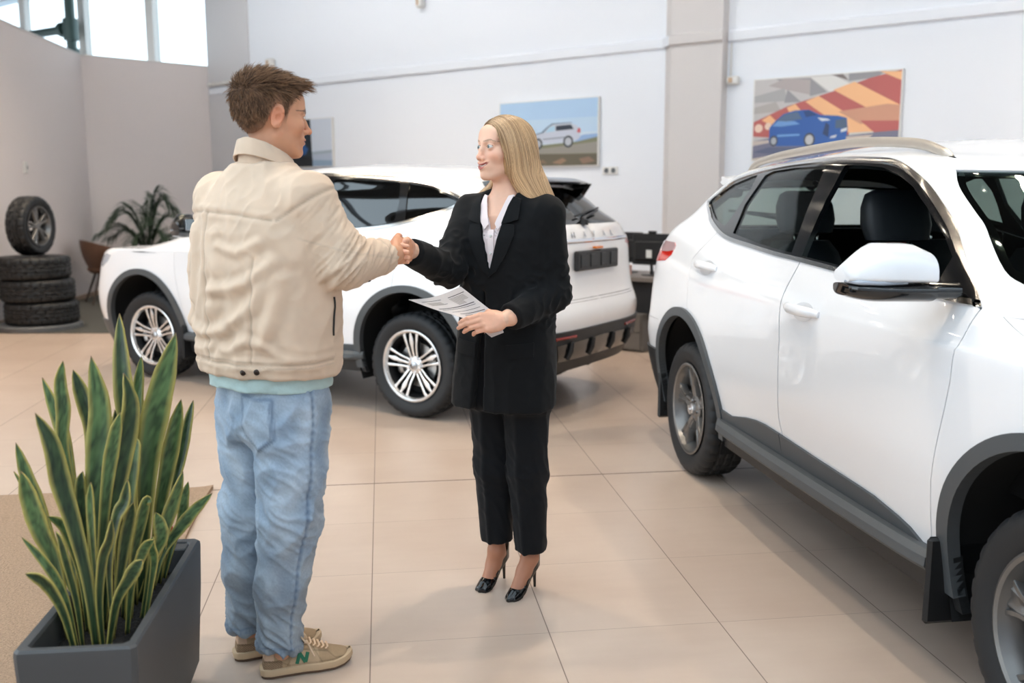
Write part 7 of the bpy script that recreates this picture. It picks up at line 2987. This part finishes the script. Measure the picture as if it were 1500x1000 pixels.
def build_tyres():
    cx, cy = -3.735, 8.20
    b = MB()
    b.lathe([(0, 0), (.43, 0), (.44, .008), (.44, .05), (.425, .062), (0, .062)], 'z', 56)
    st = b.build('display_stand', M_GREYPL, None, True, 35)
    st.location = (cx, cy, .001)
    tag(st, 'round grey base plate under the stack of tyres', 'stand')
    labels = ('bottom tyre of the flat stack, resting on the round base plate', 'middle tyre of the flat stack by the left wall', 'top flat tyre of the stack, carrying the upright wheel')
    z = .066
    for i, (dx, lab) in enumerate(zip((0.03, .0, -.03), labels)):
        o = tyre_mesh('tyre', M_TYRE2, None, R=.385, r=.225, W=.245, seg=132, chunky=True)
        o.rotation_euler = (PI / 2, 0, i * .7)
        o.location = (cx + dx, cy, z + .1225)
        tag(o, lab, 'tyre', 'tyres in the display stack')
        z += .247
    w = bpy.data.objects.new('upright_wheel', None)
    COL.objects.link(w)
    w.location = (cx - .02, cy, z + .327)
    ang = math.radians(-13.4)
    w.rotation_euler = (0, 0, ang - PI / 2)
    tag(w, 'mounted wheel with dark spokes standing upright on the stack of tyres', 'wheel')
    tyre_mesh('tyre', M_TYRE2, w, R=.326, r=.212, W=.225, seg=120, chunky=True)
    W = .1125
    R = .212
    rim = MB()
    rim.lathe([(R - .01, -W * .8), (R - .02, -W * .6), (R - .028, 0), (R - .02, W * .6), (R + .002, W * .84), (R + .006, W * .92), (R - .006, W * .9), (R - .018, W * .62), (R - .032, W * .3), (R - .034, -W * .6), (R - .01, -W * .8)], 'y', 56)
    rim.build('rim', M_RIMD, w, True, 35)
    sp = MB()
    for g in range(5):
        a0 = .2 + g * 2 * PI / 5
        for sd in (-1, 1):
            rs_ = np.linspace(.03, R - .012, 8)
            path = [(r * math.sin(a0 + sd * .17), r * math.cos(a0 + sd * .17)) for r in rs_]
            spoke_bar(sp, path, [.026] * 8, W * .5, W * .74, None, .002)
    sp.lathe([(0, W * .76), (.04, W * .76), (.052, W * .66), (.052, W * .4), (0, W * .4)], 'y', 24)
    sp.build('spokes', M_RIMD, w, True, 35)
    bk = MB()
    bk.lathe([(.05, .0), (R - .03, 0), (R - .03, -.006), (.05, -.006)], 'y', 32, close=True)
    bk.build('inner_pocket', M_RIMB, w)


build_tyres()

# ================================================================ tub chair and palm in the corner
def build_chair():
    M_LEATH = mat('tan_leather', srgb(92, 62, 45), 0.5, bump=(40, 0.2, 0.004))
    M_LEG = mat('dark_chair_leg', srgb(58, 42, 34), 0.5)
    t = thing('tub_chair', 'brown leather tub chair on thin legs in the corner', 'chair', (-3.66, 10.75, 0), math.radians(25))
    t.scale = (1.15, 1.15, 1.1)
    V, F = [], []
    n, m = 30, 10
    for i in range(n + 1):
        a = math.radians(-130 + 260 * i / n)
        back = (1 + math.cos(a)) / 2
        for j in range(m):
            t_ = j / (m - 1)
            r = .20 + .115 * math.sin(t_ * PI / 2)
            z = .40 + (.22 + .17 * back) * t_ ** 1.2
            V.append((-r * math.cos(a) * .95, r * math.sin(a), z))
    k0 = len(V)
    V += [(x * .90, y * .90, z + .0) for x, y, z in V]
    for i in range(n):
        for j in range(m - 1):
            a = i * m + j
            F.append((a, a + m, a + m + 1, a + 1))
            F.append((a + k0, a + 1 + k0, a + m + 1 + k0, a + m + k0))
        F.append((i * m + m - 1, (i + 1) * m + m - 1, (i + 1) * m + m - 1 + k0, i * m + m - 1 + k0))
    for i in (0, n):
        for j in range(m - 1):
            a = i * m + j
            F.append((a, a + 1, a + 1 + k0, a + k0))
    mb = MB()
    mb.add(V, F)
    mb.build('shell', M_LEATH, t, True, 60)
    s = MB()
    s.lathe([(0, .38), (.19, .38), (.22, .40), (.235, .43), (.22, .465), (.0, .475)], 'z', 32)
    s.build('seat', M_LEATH, t, True, 50)
    for sx_, sy_ in ((1, 1), (1, -1), (-1, 1), (-1, -1)):
        l = MB()
        l.tube([(sx_ * .12, sy_ * .12, .39), (sx_ * .24, sy_ * .24, 0)], [.016, .010], 10)
        l.build('leg', M_LEG, t, True, 50)


build_chair()


def build_palm():
    M_PALM = mat('palm_green', srgb(46, 66, 46), 0.5, noise=(8, 0.25))
    M_POT = mat('dark_plant_pot', srgb(46, 44, 44), 0.5)
    t = thing('potted_palm', 'dark green potted palm behind the tub chair in the corner', 'plant', (-3.28, 11.45, 0))
    p = MB()
    p.lathe([(0, 0), (.15, 0), (.19, .36), (.20, .40), (.185, .40), (.175, .34), (0, .34)], 'z', 32)
    p.build('pot', M_POT, t, True, 40)
    rs = np.random.RandomState(4)
    fr = [(-2.9, .62, 1.02), (-2.6, .50, 1.20), (2.9, .55, .95), (-.25, .62, .88), (-.1, .5, 1.15), (.6, .40, 1.38), (1.2, .30, 1.42), (2.0, .35, 1.30), (-1.3, .45, 1.15), (-.8, .5, .95), (.3, .25, 1.50), (3.4, .42, 1.28), (-2.0, .4, .9), (.1, .68, .75)]
    for k, (az, out, top) in enumerate(fr):
        d = A3(math.cos(az), math.sin(az) * .7, 0)
        c = catmull([A3(0, 0, .36), d * out * .15 + A3(0, 0, .36 + (top - .36) * .6), d * out * .55 + A3(0, 0, top), d * out * 1.05 + A3(0, 0, top - .10)], 8)
        mb = MB()
        mb.tube([tuple(q) for q in c], list(np.linspace(.010, .003, len(c))), 6)
        T = np.gradient(c, axis=0)
        T /= np.linalg.norm(T, axis=1, keepdims=True)
        for i in range(7, len(c) - 1):
            for q in (0, .33, .66):
                P0 = c[i] * (1 - q) + c[i + 1] * q
                for sd in (-1, 1):
                    side = np.cross(T[i], A3(0, 0, 1)) * sd
                    side /= max(np.linalg.norm(side), 1e-6)
                    ln = .30 * (1 - abs((i - 14) / 14) ** 2 * .5) * rs.uniform(.8, 1.1)
                    dr = side * .75 + T[i] * .75 + A3(0, 0, rs.uniform(-.15, .2))
                    dr /= np.linalg.norm(dr)
                    e = P0 + dr * ln + A3(0, 0, -.09)
                    md = P0 + dr * ln * .5 + A3(0, 0, .01)
                    wv = np.cross(dr, A3(0, 0, 1))
                    wv = wv / max(np.linalg.norm(wv), 1e-6) * .0065
                    up_ = A3(0, 0, .003)
                    mb.add([P0 - wv * .3, P0 + wv * .3, md - wv, md + wv, e, P0 + up_ * .5, md + up_], [(0, 2, 6, 5), (5, 6, 3, 1), (2, 4, 6), (6, 4, 3), (0, 1, 3, 2), (2, 3, 4)])
        mb.build('frond', M_PALM, t, False)


build_palm()

# ================================================================ desks and screens
M_DESKT = mat('grey_desk_laminate', srgb(120, 112, 106), 0.45)
M_DESKB = mat('dark_desk_panel', srgb(34, 36, 40), 0.5)
M_DESKC = mat('grey_drawer_unit', srgb(104, 100, 96), 0.5)


def wbox(mb, e0, e1, s0, s1, z0, z1):
    mb.add(*wall_box(e0, e1, s0, s1, z0, z1))


def local_box(loc):
    """returns a box adder in wall-aligned axes about loc"""
    def f(mb, e0, e1, s0, s1, z0, z1):
        V, F = wall_box(e0, e1, s0, s1, z0, z1)
        mb.add([(x - loc[0], y - loc[1], z - loc[2]) for x, y, z in V], F)
    return f


def build_desk():
    loc = es(-2.05, 6.1, 0)
    B = local_box(loc)
    t = thing('desk', 'dark reception desk with grey top between the two white cars', 'desk', loc)
    m = MB()
    B(m, -2.86, -1.15, 5.72, 6.50, .665, .70)
    m.build('desk_top', M_DESKT, t)
    m = MB()
    B(m, -2.80, -1.2, 5.80, 5.825, .30, .665)
    m.build('front_panel', M_DESKB, t)
    for e in (-2.82, -1.24):
        m = MB()
        B(m, e, e + .04, 5.78, 6.46, 0, .665)
        m.build('side_panel', M_DESKB, t)
    m = MB()
    B(m, -2.66, -2.22, 5.70, 6.2, .012, .36)
    dr = m.build('drawer_unit', M_DESKC, t)
    for k in range(2):
        m = MB()
        B(m, -2.645, -2.235, 5.685, 5.70, .03 + k * .165, .185 + k * .165)
        m.build('drawer_front', M_DESKC, dr)
    # computer screens seen from behind
    for e, s, w, lab, tilt in ((-2.32, 6.02, .40, 'black computer screen with a white sticker, seen from behind on the desk', .0), (-2.70, 6.22, .34, 'black computer screen half hidden behind the tailgate of the parked car', .0)):
        o = es(e, s, .70)
        q = thing('computer_screen', lab, 'screen', o, -PI / 4)
        m = MB()
        m.box((-w / 2, -.012, .10), (w / 2, .014, .40), bev=.006)
        m.build('display', M_BLACK, q, True, 30)
        m = MB()
        m.box((-w / 2 + .03, -.035, .14), (w / 2 - .03, -.010, .33), bev=.012)
        m.build('back_cover', M_BLACK, q, True, 30)
        if w > .36:
            m = MB()
            m.box((-.035, -.038, .17), (.025, -.0345, .245))
            m.build('sticker', mat('white_sticker', srgb(226, 226, 222), .6), q)
            m = MB()
            m.box((-.03, -.02, .40), (.05, .02, .425), bev=.006)
            m.build('webcam', M_BLACK, q, True, 30)
        m = MB()
        m.tube([(0, 0, .16), (0, .015, .06), (0, .02, .012)], [.028, .022, .03], 10, flat=.5)
        m.lathe([(0, 0), (.10, 0), (.10, .008), (.03, .014), (0, .014)], 'z', 28, (0, .02, 0))
        m.build('stand', M_BLACK, q, True, 40)
    k = MB()
    o = es(-2.0, 5.95, .702)
    k.box((-.10, -.06, 0), (.10, .06, .02), bev=.005)
    ob = k.build('keyboard', M_BLACK, None, True, 30)
    ob.location = o
    ob.rotation_euler = (0, 0, -PI / 4)
    tag(ob, 'small black keyboard on the desk beside the sticker screen', 'keyboard')
    k = MB()
    k.lathe([(0, 0), (.035, 0), (.04, .09), (.037, .09), (.032, .008), (0, .008)], 'z', 24)
    ob = k.build('pencil_cup', mat('pink_ceramic', srgb(206, 160, 146), .5), None, True, 40)
    ob.location = es(-2.55, 5.98, .701)
    tag(ob, 'pink cup standing on the desk beside the car tailgate', 'cup')
    # visitor chair by the desk
    c = thing('visitor_chair', 'brown visitor chair showing past the parked car beside the desk', 'chair', es(-1.35, 5.42, 0), -PI / 4)
    m = MB()
    m.box((-.22, -.22, .40), (.22, .22, .46), bev=.02)
    m.build('seat', mat('tan_chair_leather', srgb(140, 92, 56), .5), c, True, 40)
    m = MB()
    m.box((-.25, -.20, .30), (-.215, .20, .62), bev=.015)
    m.build('backrest', mat('tan_chair_leather', srgb(140, 92, 56), .5), c, True, 40)
    for a, b in ((1, 1), (1, -1), (-1, 1), (-1, -1)):
        m = MB()
        m.tube([(a * .18, b * .18, .41), (a * .21, b * .21, 0)], .012, 10)
        m.build('leg', M_BLACK, c, True, 40)
    # cable loop on the floor
    m = MB()
    g = [(2.655, 5.60, .26), (2.57, 5.40, .09), (2.47, 5.12, .008), (2.36, 4.88, .007), (2.33, 4.72, .007), (2.44, 4.70, .007), (2.66, 4.85, .007), (2.85, 5.1, .007)]
    m.tube([tuple(q) for q in catmull(g, 8)], .007, 8)
    ob = m.build('power_cable', M_BLACK, None, True)
    tag(ob, 'black power cable looping from the desk onto the floor', 'cable')


build_desk()


# ================================================================ pictures on the back wall
M_PRINT = vcol_mat('picture_print', 0.35, 0.4)


def picture(name, label, e0, e1, z0, z1, polys):
    """polys: list of (colour, [(u, v), ...]) painted over each other, u right, v up, 0..1"""
    s0 = S_BACK - .045
    loc = es((e0 + e1) / 2, s0, (z0 + z1) / 2)
    t = thing(name, label, 'picture', loc)
    B = local_box(loc)
    m = MB()
    B(m, e0, e1, s0, S_BACK - .006, z0, z1)
    m.build('panel', M_WHITEPL, t)
    W, Hh = e1 - e0, z1 - z0
    V, F, C = [], [], []
    for k, (col, pl) in enumerate(polys):
        pl = [(min(1, max(0, u)), min(1, max(0, v))) for u, v in pl]
        tri = geometry.tessellate_polygon([[Vector((u, v, 0)) for u, v in pl]])
        b = len(V)
        for u, v in pl:
            p = es(e0 + .012 + (W - .024) * u, s0 - .0012 - .00012 * k, z0 + .01 + (Hh - .02) * v) - loc
            V.append(tuple(p))
            C.append(srgb(*col)[:3])
        for a, c, d in tri:
            F.append((b + a, b + c, b + d))
    V = np.array(V)
    F = np.array(F)
    nr = np.cross(V[F[:, 1]] - V[F[:, 0]], V[F[:, 2]] - V[F[:, 0]])
    fl = nr @ A3(Q, Q, 0) > 0
    F[fl] = F[fl][:, ::-1]
    np_mesh('print', V, F, M_PRINT, t, False, cols=np.array(C))


def circ(cx, cy, r, asp, n=20):
    return [(cx + r * math.cos(2 * PI * k / n), cy + r * asp * math.sin(2 * PI * k / n)) for k in range(n)]


A2 = 1.41 / .77
pic2 = [((176, 206, 236), [(0, 0), (1, 0), (1, 1), (0, 1)]), ((190, 214, 236), [(0, .3), (1, .3), (1, .72), (0, .72)]), ((204, 220, 234), [(0, .3), (1, .3), (1, .50), (0, .50)]),
        ((146, 176, 216), [(.78, .40), (.86, .46), (1, .47), (1, .30), (.78, .30)]), ((126, 128, 104), [(0, .30), (.5, .33), (.8, .36), (1, .42), (1, .1), (0, .1)]), ((150, 146, 138), [(0, .26), (.5, .28), (1, .35), (1, .18), (0, .18)]),
        ((104, 98, 84), [(0, 0), (1, 0), (1, .17), (.7, .18), (.4, .19), (0, .19)]), ((150, 124, 104), [(.55, .05), (.66, .12), (.70, .08), (.64, .02)]), ((140, 116, 100), [(.82, .10), (.92, .13), (.98, .06), (.86, .02)]), ((132, 110, 92), [(.38, .06), (.46, .10), (.50, .04)]),
        ((196, 202, 216), [(.31, .34), (.31, .42), (.36, .48), (.46, .51), (.52, .60), (.56, .635), (.74, .64), (.80, .60), (.83, .50), (.83, .42), (.80, .38), (.6, .35)]),
        ((92, 112, 142), [(.31, .42), (.34, .475), (.46, .51), (.52, .60), (.56, .635), (.76, .645), (.74, .655), (.55, .65), (.50, .60), (.44, .52), (.33, .485)]), ((170, 206, 226), [(.48, .515), (.53, .60), (.58, .61), (.58, .53)]), ((52, 60, 74), [(.59, .535), (.59, .61), (.74, .62), (.77, .55)]), ((206, 96, 100), [(.80, .50), (.815, .57), (.835, .55), (.835, .49)]),
        ((110, 124, 148), [(.31, .34), (.31, .43), (.35, .47), (.37, .38), (.36, .33)]), ((120, 128, 146), [(.46, .42), (.68, .44), (.68, .425), (.46, .405)]), ((58, 62, 68), circ(.405, .345, .048, A2)), ((182, 186, 194), circ(.405, .345, .032, A2)), ((58, 62, 68), circ(.715, .365, .050, A2)), ((186, 190, 198), circ(.715, .365, .034, A2))]
picture('wall_picture', 'wall picture of a silver off-roader under blue sky, above the blonde woman', -5.16, -3.74, 1.79, 2.56, pic2)
A3_ = 1.43 / .80
g1, g2, g3 = (196, 192, 190), (150, 148, 150), (222, 220, 216)
red, orr = (186, 96, 90), (242, 186, 136)
pic3 = [(g1, [(0, 0), (1, 0), (1, 1), (0, 1)]), (g2, [(.15, 1), (.40, .80), (.40, .98)]), ((176, 166, 164), [(.10, .92), (.40, .78), (.40, .96), (.22, 1)]), (g2, [(.40, .98), (.52, .80), (.40, .76)]), (g3, [(.40, .99), (.56, .99), (.70, .85), (.56, .77)]), ((128, 116, 112), [(.54, 1), (.66, .92), (.62, 1)]), (g2, [(.66, 1), (.66, .91), (.84, .93), (.90, 1)]),
        ((170, 168, 168), [(0, .80), (.22, .88), (.24, .72), (0, .72)]), (g2, [(.24, .86), (.34, .70), (.22, .70)]), ((176, 170, 166), [(0, .66), (.16, .72), (.20, .60), (0, .58)]),
        (red, [(0, .30), (0, .48), (.25, .66), (.55, .80), (.80, .93), (1, 1.0), (1, .25), (.30, .25)]), (orr, [(.86, 1), (1, .98), (1, .88)]), (orr, [(.56, .82), (.70, .90), (1, .60), (1, .40), (.95, .42)]), (orr, [(.37, .70), (.46, .76), (.86, .30), (.68, .30)]), ((206, 150, 122), [(.60, .56), (.92, .62), (1, .60), (1, .42), (.75, .40)]), (red, [(.75, .44), (1, .42), (1, .30), (.84, .30)]), (orr, [(.24, .64), (.30, .68), (.34, .60), (.26, .58)]), (orr, [(.06, .50), (.12, .56), (.18, .46), (.12, .44)]), ((236, 206, 186), circ(.04, .40, .03, A3_)), ((236, 206, 186), circ(.11, .42, .025, A3_)),
        ((118, 116, 136), [(0, 0), (1, 0), (1, .31), (.66, .28), (.12, .27), (0, .24)]), ((206, 192, 180), [(0, .02), (.46, .14), (.5, .10), (.2, 0), (0, 0)]), ((204, 188, 176), [(.60, .20), (.66, .255), (.84, .27), (.80, .22), (.64, .185)]), ((200, 186, 176), [(0, .18), (.14, .22), (.14, .25), (0, .24)]), ((206, 200, 196), [(.68, .27), (.84, .29), (.84, .305), (.68, .30)]), ((92, 98, 124), [(0, .10), (.12, .16), (.48, .14), (.62, .20), (.66, .16), (.42, .06), (.1, .08)]),
        ((46, 92, 166), [(.12, .22), (.12, .40), (.16, .48), (.22, .565), (.30, .60), (.40, .60), (.48, .53), (.60, .51), (.66, .48), (.67, .34), (.66, .22), (.56, .18), (.4, .16), (.18, .17)]), ((108, 152, 206), [(.14, .42), (.18, .48), (.30, .47), (.34, .43), (.20, .41)]), ((84, 106, 136), [(.17, .485), (.23, .56), (.32, .585), (.355, .49), (.24, .47)]), ((34, 66, 120), [(.36, .585), (.40, .595), (.46, .53), (.38, .51)]), ((214, 220, 226), [(.46, .50), (.53, .48), (.55, .46), (.49, .455)]), ((76, 96, 122), [(.585, .36), (.585, .46), (.655, .47), (.665, .36)]), ((218, 220, 222), [(.625, .31), (.665, .33), (.665, .365), (.625, .345)]), ((40, 60, 100), [(.50, .30), (.52, .44), (.545, .40), (.54, .26)]), ((200, 204, 212), [(.55, .245), (.59, .25), (.60, .285), (.56, .27)]), ((120, 168, 220), [(.18, .285), (.34, .29), (.34, .31), (.18, .31)]),
        ((70, 74, 84), circ(.155, .235, .030, A3_ * 1.25)), ((176, 178, 182), circ(.155, .235, .020, A3_ * 1.25)), ((70, 74, 84), circ(.41, .235, .040, A3_ * 1.2)), ((190, 190, 192), circ(.41, .235, .028, A3_ * 1.2))]
picture('wall_picture', 'wall picture of a blue car before red and orange stripes, right of the pillar', -1.90, -.45, 1.80, 2.61, pic3)
pic1 = [((206, 214, 226), [(0, 0), (1, 0), (1, 1), (0, 1)]), ((176, 188, 204), [(.4, 0), (1, 0), (1, .34), (.4, .30)]), ((140, 162, 186), [(.4, 0), (1, 0), (1, .12), (.4, .16)]), ((158, 172, 184), [(.6, .28), (1, .34), (1, .28), (.6, .25)]), ((30, 40, 48), [(0, 0), (.70, 0), (.68, 1), (0, 1)]), ((36, 84, 140), [(.40, .30), (.46, .42), (.58, .46), (.64, .38), (.60, .26), (.46, .22)]), ((82, 116, 150), [(.48, .44), (.54, .54), (.60, .46)]), ((22, 28, 34), [(0, 0), (.70, 0), (.70, .2), (.5, .22), (0, .18)])]
picture('wall_picture', 'half dark, half pale wall picture behind the face of the man', -9.55, -8.14, 1.86, 2.54, pic1)

# ================================================================ small fittings on the walls


def wall_fitting(name, label, cat, e, z, w, h, d, m_, extra=None):
    loc = es(e, S_BACK - d - .004, z)
    t = thing(name, label, cat, loc, -PI / 4)
    mb = MB()
    mb.box((-w / 2, 0, -h / 2), (w / 2, d, h / 2), bev=min(w, h, d) * .18)
    mb.build('housing', m_, t, True, 30)
    if extra:
        extra(t, w, h, d)
    return t


def lens(t, w, h, d):
    mb = MB()
    mb.box((-w * .3, -.008, -h * .3), (w * .05, .002, h * .3), bev=.003)
    mb.build('sensor_window', mat('amber_sensor', srgb(190, 160, 130), .3), t, True, 30)


wall_fitting('motion_sensor', 'white wall sensor high on the wall above the handshake', 'sensor', -6.43, 3.89, .10, .15, .09, M_WHITEPL, lens)
wall_fitting('junction_box', 'small white box with a cable, on the wall right of the pillar', 'sensor', -2.13, 2.62, .13, .085, .07, M_WHITEPL, lens)
wall_fitting('small_wall_box', 'small pale fitting on the wall above the head of the man', 'fitting', -9.42, 3.36, .14, .16, .09, M_WHITEPL, lens)  # a plain small box, not a lamp


def sockets(t, w, h, d):
    for x in (-.045, .045):
        mb = MB()
        mb.lathe([(0, 0), (.022, 0), (.026, -.004), (.03, 0)], 'y', 18, (x, -.001, 0))
        mb.build('outlet', M_GREYPL, t, True)


wall_fitting('double_socket', 'white double socket on the wall above the parked car tailgate', 'socket', -3.60, 1.735, .20, .085, .015, M_WHITEPL, sockets)
loc = Vector((-4.205, 9.45, 1.80))
t = thing('wall_socket', 'small white socket on the left partition above the upright wheel', 'socket', loc)
mb = MB()
mb.box((0, -.07, -.07), (.026, .07, .07), bev=.006)
mb.build('plate', M_WHITEPL, t, True, 30)
mb = MB()
mb.box((.024, .015, -.02), (.029, .04, .02), bev=.002)
mb.build('slot', M_GREYPL, t, True, 30)
cb = MB()
p0, p1 = es(-2.17, S_BACK - .012, 2.66), es(-2.17, S_BACK - .012, 3.0)
cb.tube([tuple(p0), tuple(p1)], .009, 8)
ob = cb.build('cable_duct', M_WHITEPL, None, True)
tag(ob, 'thin white cable duct from the ledge down to the small wall box', 'cable duct')
cb = MB()
for e in (-10.86, -10.70, -10.55):
    cb.lathe([(0, 0), (.05, 0), (.055, .02), (.04, .03), (0, .03)], 'z', 16, tuple(es(e, S_BACK - .075, 3.15)))
cb.tube([tuple(es(-10.88, S_BACK - .075, 3.165)), tuple(es(-10.3, S_BACK - .075, 3.165))], .028, 10)
ob = cb.build('pipe_fitting', M_WHITEPL, None, True, 40)
tag(ob, 'short white pipe with couplings at the left end of the wall ledge', 'pipe')

# dark green pipework above the partition
M_PIPE = mat('dark_green_pipe', srgb(58, 78, 74), 0.4)
s_ = 7.05
base = es(-14.45, s_, 0)
t = thing('heating_pipe', 'dark green pipe with a side branch above the left partition', 'pipe', base)
rel = lambda e, z: tuple(es(e, s_, z) - base)
mb = MB()
mb.tube([rel(-14.45, 0.0), rel(-14.45, 5.55)], .085, 16)
mb.build('riser', M_PIPE, t, True, 40)
mb = MB()
mb.tube([rel(-14.45, 4.34), rel(-17.5, 4.40)], .075, 16)
mb.build('branch', M_PIPE, t, True, 40)
mb = MB()
mb.tube([rel(-14.45, 4.50), rel(-14.45, 4.14)], .13, 16)
mb.tube([rel(-14.62, 4.34), rel(-14.75, 4.345)], .13, 16)
mb.tube([rel(-14.45, 4.0), rel(-14.45, 3.9)], .12, 16)
mb.build('coupling', M_PIPE, t, True, 40)
